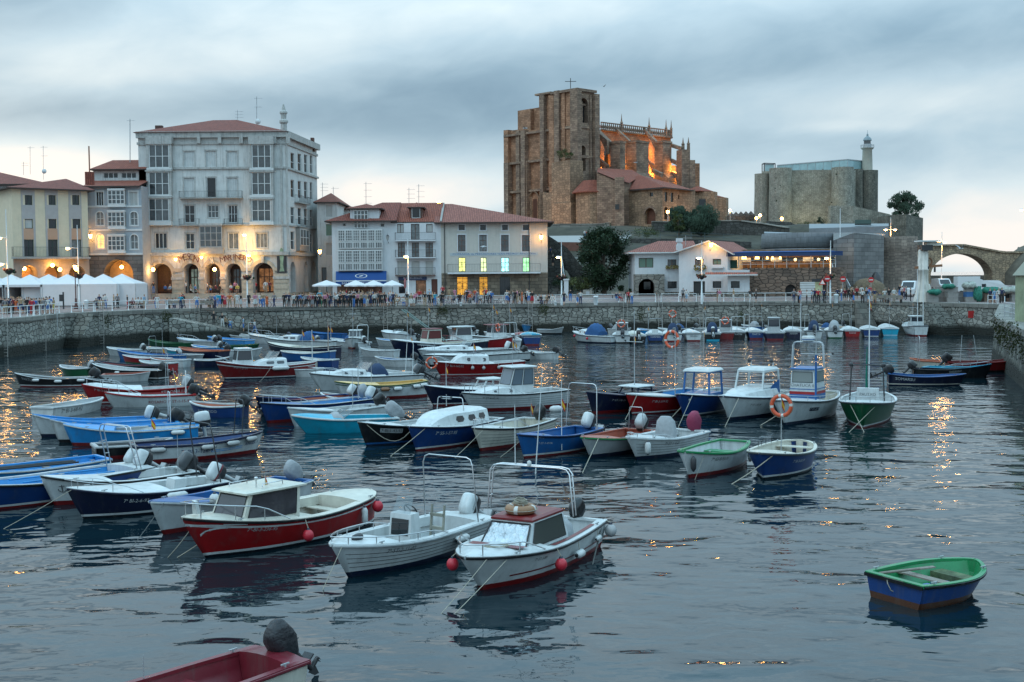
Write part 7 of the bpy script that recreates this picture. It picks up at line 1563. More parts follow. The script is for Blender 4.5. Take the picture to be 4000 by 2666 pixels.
b.seat(.42,.24,WOODG,h=.40);m=MB();q=b.hp(.72,.32);m.hexa([V3(v)for v in((q.x-.12,-q.y+.12,.2),(q.x+.2,-q.y+.2,.2),(q.x+.2,q.y-.2,.2),(q.x-.12,q.y-.12,.2),(q.x-.12,-q.y+.12,.36),(q.x+.2,-q.y+.2,.38),(q.x+.2,q.y-.2,.38),(q.x-.12,q.y-.12,.36))],mat('dirty_green_bench',(.09,.12,.06),rough=.8,var=.6,vs=3));b.part(m,'bow_bench')
a_=b.W((.22,.62,.50));c_=b.W((1.65,.30,.52));m=MB();m.tube([a_,a_.lerp(c_,.75)],.032,WOODG,n=8);m.bar(a_.lerp(c_,.72),c_,.12,.03,WOODG);tag(m.build('oar'),'grey wooden oar lying across the bench of the green dinghy','oar')
m=MB();p0=b.W((-.02,.18,.53));m.tube([p0+V3(v)for v in((0,0,0),(-.02,-.10,-.1),(.05,-.12,-.25),(.2,-.12,-.32),(.35,-.1,-.28))],.012,ROPE,n=5);tag(m.build('rope'),'short pale rope hanging over the transom of the green dinghy','rope')
m=MB();m.box((-.04,-.28,.46),(.08,.28,.54),WOODG);b.part(m,'motor_pad')
# ---- left foreground row ----
b=Boat('open_boat','grey-white open boat with a blue deck tucked behind the red launch',(636,2090),(1150,1955),2.0,1.0,.66,.7,'w','dred','mblue','mblue','w',tw=.75,rake=.6);b.deck(.7,c='mblue');b.seat(.45);b.seat(.25);b.ob_('grey',1.0,cover=GREYC);b.sd_(.2,.7,.12,'mblue');b.ball(.75,1,.15,desc='white ball fender with a green rope on the blue-decked boat',drop=-.12,mt=WHB)
b.rope(.95,1,(478,2180),'dark blue mooring rope of the blue-decked boat behind the launch',.03,.012,ROPED)
b=Boat('motorboat','navy and white decked boat left of the red launch, lettered on its bow',(326,2028),(850,1952),2.1,.98,.66,.66,'navy','dkb','w','w','navy',boot='w',tw=.78,rake=.65);b.deck(.42,c='w');b.sd_(.0,.42,.22);b.rail(.6,.22,.013,posts=2);b.console(.3,.4,.3,'w',win=False);b.ob_('w',1.0,sc=1.05,band='maroon');b.text('7\u00aa BI-2-6-93',.72,.62,.13,1,'w',ital=.15);b.sg_(.40,1,.6,.11,desc='white fender on the side of the navy and white boat',drop=.12)
b.arch(.06,1.9,.9,mt=DK_,r=.022,lean=.25);b.rope(.97,1,(0,2068),'long thin mooring rope reaching the left edge from the navy boat',.02,.010)
b=Boat('motorboat','white boat with an anchor emblem on the bow, left of the navy and white boat',(212,1975),(735,1905),2.0,.98,.62,.62,'w','dred','w','w','black',tw=.78,rake=.55);b.deck(.6,c='w');b.sd_(.1,.6,.2);b.seat(.35);b.ob_('dgrey',.9,sc=1.15);b.mast(.12,1.3,r=.012,y=.5)
m=MB()
for sgn in(0,):
 t_,z_=.93,.62*b.sh(.93);f=lambda dx,dz:b.hp(t_-dx/b.L,z_+dz,.01);M_=pc('dgrey')
 m.bar(f(.12,-.11),f(.12,.12),.02,.02,M_);m.bar(f(.04,.08),f(.2,.08),.02,.02,M_)
 for k in rn(8):a0,a1=mh.pi*(1+k/8),mh.pi*(1+(k+1)/8);m.bar(f(.12+.12*mh.cos(a0),-.02+.1*mh.sin(a0)),f(.12+.12*mh.cos(a1),-.02+.1*mh.sin(a1)),.02,.02,M_)
b.part(m,'anchor_emblem')
b=Boat('open_boat','blue open boat with white gunwale and light blue inside, cut by the left edge',(-190,2012),(545,1892),2.3,.95,.66,.66,'blue','dred','w','cyan','black',boot='w',tw=.78,rake=.5,LL=6.4);b.deck(.0,.1,'w',name='aft_deck');b.arch(.1,1.5,.9,lean=.3,r=.022,double=True);b.ob_('w',1.0,y=.3,sc=1.1);b.ob_('w',.9,y=-.35,sc=1.0)
for y_ in(-.5,.35):m=MB();m.tube([(1.2,y_,b.fm-.02),(4.6,y_+.2,b.fm+.1)],.03,pc('cyan'),n=6);b.part(m,'stowed_oar')
b.sg_(.50,1,.4,.12,desc='white fender on the side of the blue boat at the left edge',drop=.1)
b=Boat('open_boat','light blue open boat with black oars aboard, furthest left behind the white-gunwaled boat',(-230,1926),(405,1850),1.9,.8,.55,.6,'cyan','dkb','cyan','cyan','w',tw=.7,rake=.4,LL=5.8);b.seat(.3);b.seat(.5)
m=MB();[m.tube([(1.0,y_,.55),(4.2,y_,.6)],.035,BLACK,n=6)for y_ in(-.3,-.1,.2)];b.part(m,'stowed_oar')
b=Boat('dinghy','small black dinghy with AUX lettering on its stern, between the blue and white boats',(640,1772),(368,1792),1.5,.6,.5,.52,'black','dred','grey','dgrey','grey',tw=.88,rake=.25,LL=2.9);b.seat(.5);b.sterntext('AUX CORAL',.17,'w',.3);b.sterntext('7-ST-1-27-92',.13,'w',.12)
b=Boat('open_boat','white open boat with blue stripes and four fenders, bow to the right',(1000,1768),(520,1806),1.9,.85,.62,.66,'w','dred','navy','blue','navy',tw=.7,rake=.4);b.seat(.3);b.seat(.55);b.text('7\u00aa BI-3-126-91',.32,.45,.2,-1,'blue');b.text('ANGEL-I',.84,.5,.15,-1,'blue')
m=MB()
for zf in(.42,.52):
 for t in[.55+i*.03 for i in rn(9)]:q=b.hp(t,b.sh(t)*zf,.008);q2=b.hp(t+.03,b.sh(t+.03)*zf,.008);m.face([V3((v.x,-v.y,v.z))for v in(q,q2,q2+V3((0,0,.03)),q+V3((0,0,.03)))],pc('cyan'))
b.part(m,'side_stripe')
for t,d_ in((.15,'first fender from the stern of the white boat with blue stripes'),(.52,'second fender from the stern of the white boat with blue stripes'),(.72,'third fender from the stern of the white boat with blue stripes'),(.88,'foremost fender of the white boat with blue stripes')):b.sg_(t,-1,.5,.1,desc=d_,drop=.12,caps='dgrey',mt=mat('grey_worn_fender',(.34,.34,.33),rough=.6,var=.25))
b.arch(.80,1.5,.9,mt=DK_,r=.02,lean=.1)
b=Boat('open_boat','light blue open boat with a white-decked well, nearest of the three light blue boats',(285,1742),(775,1722),1.95,.95,.62,.7,'cyan','dred','cyan','w','w',tw=.7,rake=.5);b.deck(.62,c='cyan');b.ob_('w',.1,sc=1.5,y=-.3,band=None,cover=None);b.seat(.25,c='cyan');b.sg_(.15,1,.5,.1,desc='white fender low on the nearest light blue boat',drop=.15);b.mast(.35,.5,flag=.95,y=.3,r=.01)
b=Boat('open_boat','white open boat with a light blue gunwale, middle of the three light blue boats',(232,1730),(692,1702),1.95,1.05,.62,.66,'w','black','cyan','cyan','w',tw=.72,rake=.5);b.seat(.35,c='cyan');b.seat(.55,c='cyan');b.ob_('black',.9,sc=1.15);b.ob_('black',1.2,sc=1.0,y=-.45);b.arch(.06,1.35,.4,r=.02,mt=WM_)
b=Boat('open_boat','white open boat with a light blue interior, furthest of the three light blue boats',(162,1708),(602,1684),1.9,1.05,.6,.62,'w','botb','cyan','cyan','w',tw=.72,rake=.5);b.seat(.3,c='cyan');b.ob_('w',1.2,sc=1.15)
b.rope(.96,1,(40,1840),'mooring rope from the furthest light blue boat to the left',.02,.01,ROPED)
b=Boat('dinghy','grey-white dinghy with black registration on its side behind the light blue boats',(392,1598),(165,1638),1.6,.62,.55,.6,'w','w','w','grey','w',tw=.88,rake=.3);b.text('7\u00aa BI-3-68-92',.12,.42,.26,-1,'dgrey');b.seat(.5)
b=Boat('speedboat','white and red speedboat in front of the long red boat',(442,1592),(762,1580),1.9,.85,.6,.6,'w','w','red','w','red',tw=.8,rake=.6);b.deck(.6,c='w');b.text('ROSARIO 7\u00aa ST-1-15-92',.52,.35,.19,1,'red');b.ob_('black',1.1,sc=1.1);b.rail(.62,.28,.013);b.mast(.2,1.5,flag=.9,lean=.2);b.arch(.1,1.3,.5,r=.02,mt=WM_)
b=Boat('motorboat','long red boat with white deck and white name lettering at the left',(358,1580),(735,1562),2.1,1.15,.75,.8,'red','dred','red','w','red',boot='w',tw=.7,rake=.7);b.deck(.45,c='w',camber=.2);b.sd_(.0,.45,.2);b.rail(.55,.35,.016);b.text('7\u00aa BI-3-68-92',.9,.78,.15,1,'grey');b.text('STROMILLU',.28,.62,.24,1,'w');b.ob_('grey',1.0,y=.3,sc=1.1);b.ob_('w',.6,y=-.3,sc=1.0,cover=GREYC);b.arch(.2,2.0,.5,r=.016,mt=GALV)
b=Boat('rowing_boat','long black open boat with white fenders, alone at the far left',(80,1511),(372,1508),1.7,.9,.52,.6,'black','dred','w','dgrey','black',boot='w',tw=.6,rake=.5);b.seat(.3,c='w');b.seat(.55,c='w');b.ob_('black',.9,sc=1.2);b.text('PARTIZA',.9,.6,.22,1,'grey')
for t,d_ in((.68,'left fender of the long black boat'),(.4,'middle fender of the long black boat'),(.13,'right fender of the long black boat')):b.sg_(t,1,.42,.1,desc=d_,drop=.12)
b=Boat('rowing_boat','black open boat with a white gunwale behind the small salmon dinghy',(372,1470),(640,1482),1.8,.95,.58,.62,'black','black','w','grey','black',boot='w',tw=.65,rake=.4);b.seat(.3);b.seat(.6);b.ob_('black',1.0,sc=1.1)
for t,d_ in((.5,'left fender of the black boat behind the salmon dinghy'),(.15,'right fender of the black boat behind the salmon dinghy')):b.sg_(t,1,.4,.09,desc=d_,drop=.15)
b=Boat('dinghy','small white dinghy with a salmon interior beside the black boat',(575,1488),(402,1492),1.5,.62,.5,.5,'w','w','salmon','salmon','w',tw=.75,rake=.3);b.seat(.5)
b=Boat('rowing_boat','black and red open boat behind the black-and-white one at the left',(395,1452),(618,1456),1.6,.8,.5,.5,'black','black','navy','dred','black',tw=.6);b.seat(.5)
b=Boat('rowing_boat','narrow blue open boat with a pointed bow in the left far group',(470,1404),(715,1412),1.5,.85,.5,.55,'mblue','mblue','mblue','lblue','w',tw=.6,rake=.5);b.seat(.5);b.arch(.45,1.6,.6,r=.014,mt=GALV);b.mast(.3,3.2,flag=.2,r=.014)
b=Boat('rowing_boat','red and white open boat in the left far group',(492,1420),(660,1424),1.5,.7,.48,.5,'red','green','w','w','red',tw=.6)
b=Boat('rowing_boat','pale grey open boat at the left of the far group',(560,1380),(682,1384),1.5,.62,.5,.5,'grey','black','w','grey','w',tw=.7);b.seat(.5)
b=Boat('rowing_boat','long green open boat in the far left group',(590,1356),(746,1360),1.6,.8,.45,.5,'green','navy','green','green','green',tw=.5,rake=.5);b.seat(.5)
b=Boat('rowing_boat','varnished brown boat with a navy stern quarter near the far left wall',(712,1398),(876,1404),2.0,.95,.7,.75,'navy','navy','or','or','or',tw=.75,rake=.5);b.seat(.5)
for i_,(x_,y_,dx_,hc_,ic_,l_)in en(((430,1388,130,'w','w','small white dinghy at the head of the far left group'),(660,1392,110,'turq','w','small turquoise dinghy between the red and white and the brown boats'),(1010,1392,-120,'w','mblue','white skiff with a blue floor behind the big dark red cabin boat'),(600,1432,130,'w','or','low white skiff with an orange floor left of the big dark red cabin boat'),(1130,1352,110,'blue','w','small blue skiff close behind the long navy open boat'),(1420,1392,130,'w','grey','white skiff right of the round-bowed white boat'),(766,1625,190,'blue','or','blue tender with an orange floor and white lettering'),(1120,1470,130,'w','w','white skiff right of the big dark red cabin boat'),(250,1466,110,'green','grey','green skiff beside the long black open boat'),(880,1432,-120,'navy','w','navy skiff behind the bow of the big dark red cabin boat'),(1480,1430,140,'w','mblue','white skiff between the round-bowed boat and the sporty cruiser'),(560,1445,120,'red','w','small red skiff behind the black open boats'),(760,1378,100,'cyan','cyan','light blue skiff next to the long green boat'),(1275,1588,140,'w','or','white skiff below the yellow-decked boat'),(2062,1402,110,'w','w','white skiff right of the red-hulled fishing boat'),(1190,1432,120,'blue','w','blue skiff right of the big dark red boat'),(1500,1486,130,'w','grey','white skiff above the pointed-screen speedboat'),(1480,1350,120,'w','cyan','white skiff with a light blue floor left of the navy fishing boat'),(1900,1322,120,'w','mblue','white skiff with a blue floor near the wall behind the fishing boats'))):
 b=Boat('skiff',l_,(x_,y_),(x_+dx_,y_+3),1.6,.75,.55,.6,hc_,hc_,'w',ic_,'w');b.seat(.4)
 if i_%2==0:b.ob_(['grey','black'][i_%4//2],.9)
 if i_==6:b.text('AUX ZETIOO',.8,.45,.17,1,'w')
b=Boat('dinghy','small grey-white dinghy with a light motor in front of the brown boat',(788,1408),(700,1404),1.4,.5,.45,.45,'grey','grey','w','grey','w',tw=.8,rake=.3);b.ob_('grey',.9,sc=.9)
b=Boat('motorboat','white boat with a blue stripe and two outboards near the far left wall',(705,1355),(848,1360),1.9,.95,.7,.7,'grey','w','mblue','w','w',tw=.8,rake=.6);b.deck(.4,c='w');b.rail(.6,.3,.013);b.ob_('grey',.9,y=.3,sc=1.1);b.ob_('black',.9,y=-.3,sc=1.1)
b=Boat('rowing_boat','pale blue open boat right of the white boat with two outboards',(818,1342),(976,1352),1.7,.75,.6,.62,'lblue','lblue','lblue','lblue','w',tw=.75,rake=.4);b.seat(.5)
b=Boat('rowing_boat','green open boat with a cyan stripe behind the big red cabin boat',(1000,1368),(885,1372),1.6,.6,.5,.5,'green','turq','green','green','green',tw=.7)
b=Boat('dinghy','small white dinghy left of the blue one by the far wall',(900,1322),(960,1330),1.4,.55,.45,.45,'w','w','w','w','w',tw=.7)
b=Boat('rowing_boat','white and dark blue open boat with a round bow by the far wall',(935,1318),(1000,1328),1.5,.75,.55,.5,'mblue','mblue','w','w','w',tw=.6);b.arch(.2,1.4,.7,mt=WM_,r=.02)
b=Boat('cabin_launch','big dark red cabin boat with a white wheelhouse and a long hull at the left',(876,1483),(1240,1466),2.4,1.28,.85,1.0,'dred','navy','w','cream','dred',boot='w',stripe='w',tw=.42,rake=.75,tm=.45,n=20);b.deck(.5,c='w');b.sd_(.05,.5,.3,'w');b.house(.66,.83,.62,1.15,tf=.2,tb=.1,c='w',roof='w',sill=.35,cols=1,over=.06,zb=.95);b.trunk(.34,.66,.5,.8);b.screen(.5,.5,.7,dz=.45);b.rail(.84,.35,.014);b.text('7\u00aa-ST-1-29-94',.86,.70,.14,1,'grey');b.sg_(.42,1,1.1,.15,desc='long pinkish fender on the side of the big dark red cabin boat',drop=.12,caps='w');b.mast(.05,2.4,r=.04,mt=WHB,z0=.9,flag=.9)
b.rope(.5,1,(1010,1493),'short rope beside the long pink fender of the big red boat',.1,.01)
b=Boat('fishing_boat','long navy open boat with a cream gunwale behind the big red cabin boat',(1062,1384),(1322,1390),2.2,1.1,.7,.9,'navy','navy','cream','w','navy',stripe='w',tw=.5,rake=.6,n=18);b.seat(.3);b.deck(.6,c='cream');b.mast(.5,1.6,flag=.95,r=.02);b.mast(.1,2.2,r=.03,flag=.8)
b=Boat('fishing_boat','blue open boat with a wide cream gunwale just above the white speedboat',(1110,1412),(1300,1416),2.1,.9,.75,.95,'mblue','blue','cream','w','w',tw=.5);b.mast(.08,2.6,r=.05,mt=mat('wrapped_mast',(.35,.28,.24),rough=.9),flag=.85)
b=Boat('cabin_boat','white sloop-like cabin boat with a blue canvas cover behind the navy open boat',(1052,1362),(1300,1366),2.2,1.1,.85,.8,'w','w','w','w','black',tw=.75,rake=.7);b.deck(.5,c='w');b.trunk(.45,.8,.5,.8);b.cover(.30,.42,.9,BLUEC,.7);b.rail(.6,.4,.014)
b=Boat('cabin_boat','white boat with a bow rail further back beside the far left boats',(985,1340),(1130,1346),2.0,1.0,.75,.75,'w','w','w','w','black',tw=.78,rake=.7);b.deck(.4,c='w');b.rail(.5,.45,.014);b.mast(.3,2.4,r=.016);b.ob_('navy',1.0)
b=Boat('rowing_boat','bright blue rowing boat by the far wall, left of the covered white boat',(1140,1328),(1252,1332),1.6,.7,.5,.5,'mblue','mblue','mblue','mblue','mblue',tw=.6,rake=.5);b.seat(.5)
b=Boat('rowing_boat','second bright blue rowing boat, higher and closer to the far wall',(1215,1318),(1345,1322),1.6,.7,.5,.5,'mblue','mblue','mblue','cyan','mblue',tw=.6,rake=.5)
b=Boat('motorboat','white round-bowed boat facing the viewer right of the navy open boat',(1352,1376),(1400,1352),2.1,1.1,.8,.8,'w','dred','w','w','black',tw=.75,rake=.5,LL=5);b.house(.35,.6,.7,.9,c='w');b.mast(.8,4.0,r=.03,cross=.8,flag=.6);b.deck(.6)
b=Boat('motorboat','white motorboat with a large white outboard and a white arch',(1300,1352),(1425,1362),1.9,.8,.6,.6,'w','w','w','w','w',tw=.85);b.ob_('w',1.1,sc=1.7);b.arch(.08,1.7,.8,mt=WM_,r=.035,lean=-.2);b.cover(.3,.5,.7,BLUEC,.5)
b=Boat('speedboat','white and dark blue speedboat near the far wall left of the ladder',(1502,1330),(1608,1334),2.0,1.05,.85,.75,'w','navy','w','w','navy',boot='navy',tw=.85,rake=.6);b.deck(.3,camber=.2);b.screen(.55,.35);b.ob_('black',1.1,sc=1.3)
b.ball(.5,1,.16,desc='pink mooring buoy near the white and dark blue speedboat',drop=.9,mt=mat('pink_buoy',(.5,.1,.12),rough=.5))
b=Boat('fishing_boat','navy and white fishing boat with a white wheelhouse framed in red',(1552,1390),(1890,1372),2.6,1.5,.9,1.0,'navy','navy','w','cream','w',tw=.6,rake=1.0,tm=.4,n=20);b.deck(.5,c='w',camber=.12);b.sd_(.1,.5,.3,'cream');b.house(.50,.66,.7,1.35,tf=.3,tb=.0,c='cream',roof='dred',sill=.38,cols=1,over=.1,glass=mat('red_framed_glass',(.12,.03,.03),rough=.15));b.mast(.6,3.0,z0=b.hz,flag=.7,r=.02);b.mast(.82,3.4,flag=.9,r=.03,z0=.9);b.mast(.8,2.4,y=.3,flag=.2,r=.02)
for y_ in(-.25,.25):m=MB();m.tube([(b.L*.42,y_,1.1),(b.L*.86,y_,4.1)],.045,mat('pale_green_outrigger',(.25,.36,.33),rough=.6),n=6);b.part(m,'outrigger')
b.rope(.98,1,(1480,1404),'dark mooring rope from the bow of the navy fishing boat',.0,.02,ROPED)
b=Boat('fishing_boat','red-hulled fishing boat with two white cabins and a lifebuoy',(1742,1372),(1992,1362),2.5,1.05,.95,1.15,'red','dred','w','w','dred',tw=.5,rake=.6,tm=.4,n=18);b.deck(.5,c='w');b.house(.60,.84,.7,1.15,tf=.2,c='w',roof='w',sill=.35,cols=1,over=.25,glass=GLASSB,zb=1.1);b.rail(.75,.4,.02,mt=pc('dred'));b.ring(b.L*.22,.6,2.1,.36,.07,'orange lifebuoy on the mast of the red-hulled fishing boat','x');b.mast(.25,4.2,r=.035,flag=.8,cross=.5);b.mast(.02,3.4,r=.03,y=.3,flag=.85)
b=Boat('fishing_boat','white fishing boat with an open red-roofed shelter behind the red-hulled one',(1830,1352),(2060,1344),2.3,1.1,.8,.8,'w','w','w','w','black',tw=.7,rake=.6);b.deck(.5);b.house(.38,.62,.75,1.25,tf=.15,c='w',roof='dred',sill=.4,cols=2,over=.3);b.mast(.5,2.0,z0=b.hz,flag=.8);b.mast(.2,3.5,lean=.4,r=.014)
b=Boat('dinghy','white dinghy with a dark outboard close to the far wall above the fishing boats',(1755,1306),(1850,1312),1.8,.9,.7,.6,'w','w','w','grey','w',tw=.8,rake=.5);b.ob_('black',.6,sc=1.1)
b=Boat('speedboat','white sporty cabin cruiser with a small windscreen in the middle group',(1662,1412),(1990,1398),2.2,1.0,.8,.8,'w','w','w','w','dgrey',tw=.8,rake=.9);b.deck(.35,camber=.25);b.trunk(.5,.86,.42,.8,win=GLASSB,k=1);b.screen(.52,.38,.7,dz=.35);b.rail(.72,.35,.014);b.ob_('w',1.1,sc=1.4)
b=Boat('speedboat','white and black open cruiser just in front of the sporty white one',(1680,1432),(2050,1408),2.0,.95,.7,.7,'w','black','w','w','black',boot='black',tw=.8,rake=.9);b.deck(.45,camber=.12);b.rail(.62,.3,.013);b.mast(.1,3.0,r=.03,flag=.3);b.ob_('black',1.0)
b=Boat('cabin_boat','red cabin boat with a long-windowed white cabin and round fenders',(1720,1470),(2040,1458),2.3,1.05,.82,.9,'red','red','w','w','dred',boot='w',tw=.55,rake=.7,tm=.45,n=20);b.deck(.36,c='w');b.sd_(.0,.36,.2);b.trunk(.42,.80,.62,.78,win=GLASSB,front=.35,k=1);m=MB();m.tube([(b.L*.45,-.5,b.hz+.08),(b.L*.5,-.5,b.hz+.14),(b.L*.65,-.5,b.hz+.12)],.03,pc('navy'));m.tube([(b.L*.45,.5,b.hz+.08),(b.L*.5,.5,b.hz+.14),(b.L*.65,.5,b.hz+.12)],.03,pc('navy'));b.part(m,'roof_handrail');b.text('7\u00aa BI-1-162/92',.88,.72,.17,1,'w');b.mast(.55,.9,z0=b.hz,flag=.95);b.rail(.8,.35,.014)
for t,d_ in((.62,'left small ball fender on the red cabin boat with the long window'),(.5,'middle small ball fender on the red cabin boat with the long window'),(.33,'right small ball fender on the red cabin boat with the long window')):b.ball(t,1,.12,desc=d_,drop=.25,mt=mat('grey_fender',(.33,.33,.33),rough=.5,var=.2))
b.ring(b.L+.25,.5,1.0,.38,.07,'big orange lifebuoy hanging at the bow of the red cabin boat','y');b.mast(.985,1.6,r=.02)
b=Boat('speedboat','white speedboat with a pointed windscreen and a black outboard, left of the yellow-decked boat',(1250,1525),(1640,1508),2.2,1.1,.8,.8,'w','w','w','w','dgrey',tw=.8,rake=.9,n=18);b.deck(.35,camber=.2);b.trunk(.52,.82,.42,.8,k=1);b.screen(.56,.48,.75,dz=.35);b.rail(.62,.35,.016);b.cover(.32,.46,.75,NAVYC,.75);b.ob_('dgrey',1.0,sc=1.5);b.arch(.1,2.1,.8,r=.02,mt=WM_,lean=-.1)
b=Boat('fishing_boat','white-hulled boat with a yellow deck band and a row of white fenders',(1340,1560),(1662,1546),2.1,1.05,.78,.92,'w','dred','yel','yel','green',stripe='green',tw=.45,rake=.65,n=18);b.deck(.55,c='yel');b.seat(.3,c='yel');b.text('7\u00aa ST-1-41-92',.8,.72,.13,1,'dgrey')
for t,d_ in((.5,'brown fender, leftmost on the yellow-decked boat'),(.36,'white fender, second from the left on the yellow-decked boat'),(.14,'white fender, third from the left on the yellow-decked boat'),(.05,'white fender, rightmost on the yellow-decked boat')):b.sg_(t,1,.45,.12,desc=d_,drop=.2,mt=WOOD if t==.5 else WHB)
b.mast(.6,1.3,r=.02)
b=Boat('fishing_boat','dark navy boat half hidden behind the white lapstrake wheelhouse boat',(1690,1586),(2040,1562),2.2,1.15,.8,.8,'navy','dred','w','w','navy',boot='w',tw=.7,rake=.7);b.deck(.5,c='w');b.text('7\u00aa BI-2-1-02',.72,.62,.15,1,'grey');b.house(.25,.45,.6,.5,c='w',roof='w',glass=None);b.mast(.78,1.4,flag=.9)
b=Boat('cabin_boat','white lapstrake boat with a glazed wheelhouse in the centre of the photo',(1846,1606),(2192,1580),2.3,1.0,.82,.86,'w','dred','w','w','black',tw=.8,rake=.85,lap=True,n=20);b.deck(.45,c='w');b.sd_(.0,.45,.22);b.trunk(.56,.86,.36,.85,win=GLASSB,k=1,front=.8);b.house(.36,.60,.74,1.35,tf=.42,tb=-.05,c='w',roof='w',sill=.33,top=.06,cols=2,over=.18,glass=mat('blue_grey_cabin_glass',(.12,.15,.18),rough=.05,spec=.9),zb=.86);b.rail(.5,.42,.018,posts=4);b.text('7\u00aa ST-4-67-91',.86,.70,.13,1,'dgrey');b.mast(.5,1.6,z0=b.hz,flag=.95,r=.014)
m=MB();[m.torus((b.L*t,.75,.95),.16,.018,STEEL,n=14,m=5,axis='y')for t in(.12,.18)];b.part(m,'stern_hoops')
tag(MB().lathe([(.02,-.35),(.13,-.3),(.19,-.15),(.2,.15),(.14,.3),(.02,.36)],onz(2172,1607)+V3((0,0,.1)),WHB,n=12,ax='x').build('mooring_buoy'),'white oblong buoy floating below the stern of the lapstrake wheelhouse boat','buoy')
b=Boat('motorboat','blue boat with a bow rail left of the turquoise speedboat',(1044,1655),(1440,1606),2.0,1.05,.72,.7,'blue','dred','w','lblue','navy',tw=.75,rake=.55);b.deck(.7,c='mblue');b.rail(.62,.35,.018);b.seat(.3);b.ob_('w',1.0,sc=1.2,y=.3);b.ob_('w',.7,sc=1.1,y=-.4,cover=GREYC);b.mast(.1,1.8,r=.03)
b=Boat('open_boat','dark blue open boat just left of and behind the railed blue boat',(1020,1625),(1380,1590),1.8,1.0,.65,.65,'navy','navy','blue','or','navy',tw=.75,rake=.4);b.ob_('w',.9,sc=1.1)
b=Boat('open_boat','white open boat squeezed between the railed blue boat and the turquoise one',(1150,1668),(1480,1628),1.7,.95,.6,.6,'w','w','w','w','w',tw=.75,rake=.5);b.deck(.6,c='w');b.ob_('black',.6,sc=1.1);b.mast(.3,1.9,r=.02)
b=Boat('speedboat','turquoise speedboat with a white foredeck and low windscreen',(1195,1692),(1545,1676),1.95,.85,.62,.58,'turq','turq','w','w','w',tw=.8,rake=.9,n=18);b.deck(.55,c='turq',camber=.12);b.sd_(.0,.55,.25,'turq');b.screen(.60,.32,.8,.5,mt=GLC);b.ob_('grey',1.0,sc=1.2,cover=GREYC);b.cover(.52,.62,.25,GREYC,.8)
b=Boat('open_boat','black open boat with a registration plate, left end of the front middle row',(1430,1744),(1770,1700),2.0,1.05,.72,.7,'black','botb','w','w','black',boot='mblue',tw=.75,rake=.55);b.deck(.65,c='w');b.text('7-BI-1-43-92',.85,.68,.15,1,'black',plate='grey');b.seat(.35)
m=MB();m.tube([b.W((b.L*f,(b.hp(f,.8).y+.05),.95-.75*mh.sin(mh.pi*(f-.55)/.4)))for f in[.55+i*.04 for i in rn(11)]],.018,ROPE,n=5);tag(m.build('rope'),'slack pale rope looping along the side of the black boat','rope')
b=Boat('cabin_boat','navy cabin boat with white rounded cabin and dark oval windows',(1624,1763),(1905,1700),2.3,1.05,.82,.8,'blue','dred','w','w','navy',boot='w',tw=.75,rake=.55,n=20);b.deck(.5,c='w');b.trunk(.22,.86,.62,.86,win=GD_,k=3,front=.45);b.arch(.5,.55,.6,r=.02,z0=b.hz,name='roof_frame');b.text('7\u00aa SS-1-57-95',.84,.66,.17,1,'w');b.mast(.55,.5,z0=b.hz+.2,cross=.5,r=.02);b.rope(.9,1,(1520,1782),'pair of pale mooring ropes from the bow of the navy cabin boat',.03,.018)
b=Boat('open_boat','grey-white lapstrake open boat with a bow rail between the navy and the blue boats',(1876,1764),(2110,1700),2.0,1.0,.75,.75,'cream','dred','w','cream','black',tw=.8,rake=.6,lap=True);b.deck(.7,c='w');b.rail(.5,.3,.016);b.ob_('black',.9,sc=1.3);b.seat(.35,c='cream');b.rope(.94,1,(1772,1788),'green and pale mooring rope of the grey-white lapstrake boat',.03,.014);b.mast(.15,.9,flag=.9,r=.01)
b=Boat('open_boat','bright blue open boat with a steel arch and a tilted outboard',(2046,1790),(2302,1738),1.9,.95,.72,.74,'mblue','dred','mblue','mblue','navy',boot='w',tw=.75,rake=.45,n=18);b.deck(.72,c='mblue');b.seat(.45,c='mblue');b.arch(.12,1.9,.95,r=.022,lean=-.1);b.ob_('w',1.0,sc=1.2,band='navy');b.text('GUAITU',.9,.90,.09,1,'w');b.text('7-ST-3-49-96',.86,.62,.10,1,'w');b.rope(.95,1,(1950,1786),'mooring rope from the bow of the bright blue boat',.03,.014);b.mast(.62,2.8,y=.75,r=.02,mt=WM_,z0=.2,flag=.75)
b=Boat('open_boat','grey open boat with a terracotta-coloured interior',(2304,1790),(2505,1736),1.9,.85,.62,.62,'grey','botb','salmon','salmon','lgreen',tw=.8,rake=.6);b.deck(.66,c='salmon');b.ob_('grey',.7,sc=1.2);b.rope(.9,1,(2272,1850),'weedy rope hanging from the bow of the grey and terracotta boat',.0,.018);b.arch(.1,1.0,.4,r=.014)
b=Boat('motorboat','white lapstrake boat with a white-covered console and a crimson-covered outboard',(2486,1797),(2705,1745),2.0,.92,.70,.68,'w','botb','w','w','w',tw=.8,rake=.7,lap=True,n=18);b.deck(.66,c='w');b.sd_(.0,.66,.2);b.console(.44,1.4,.34,cover=GREYC);b.ob_('pink',.35,sc=1.35,cover=mat('crimson_cover',(.22,.02,.06),rough=.7,var=.15,bump=.5,bs=7));b.rail(.6,.14,.016);b.text('7\u00aa-ST-1-4-07',.72,.68,.14,1,'dgrey',ital=.2);b.sg_(.9,1,.4,.12,desc='upright white fender at the bow of the crimson-covered boat',horiz=False,drop=.35,caps='navy')
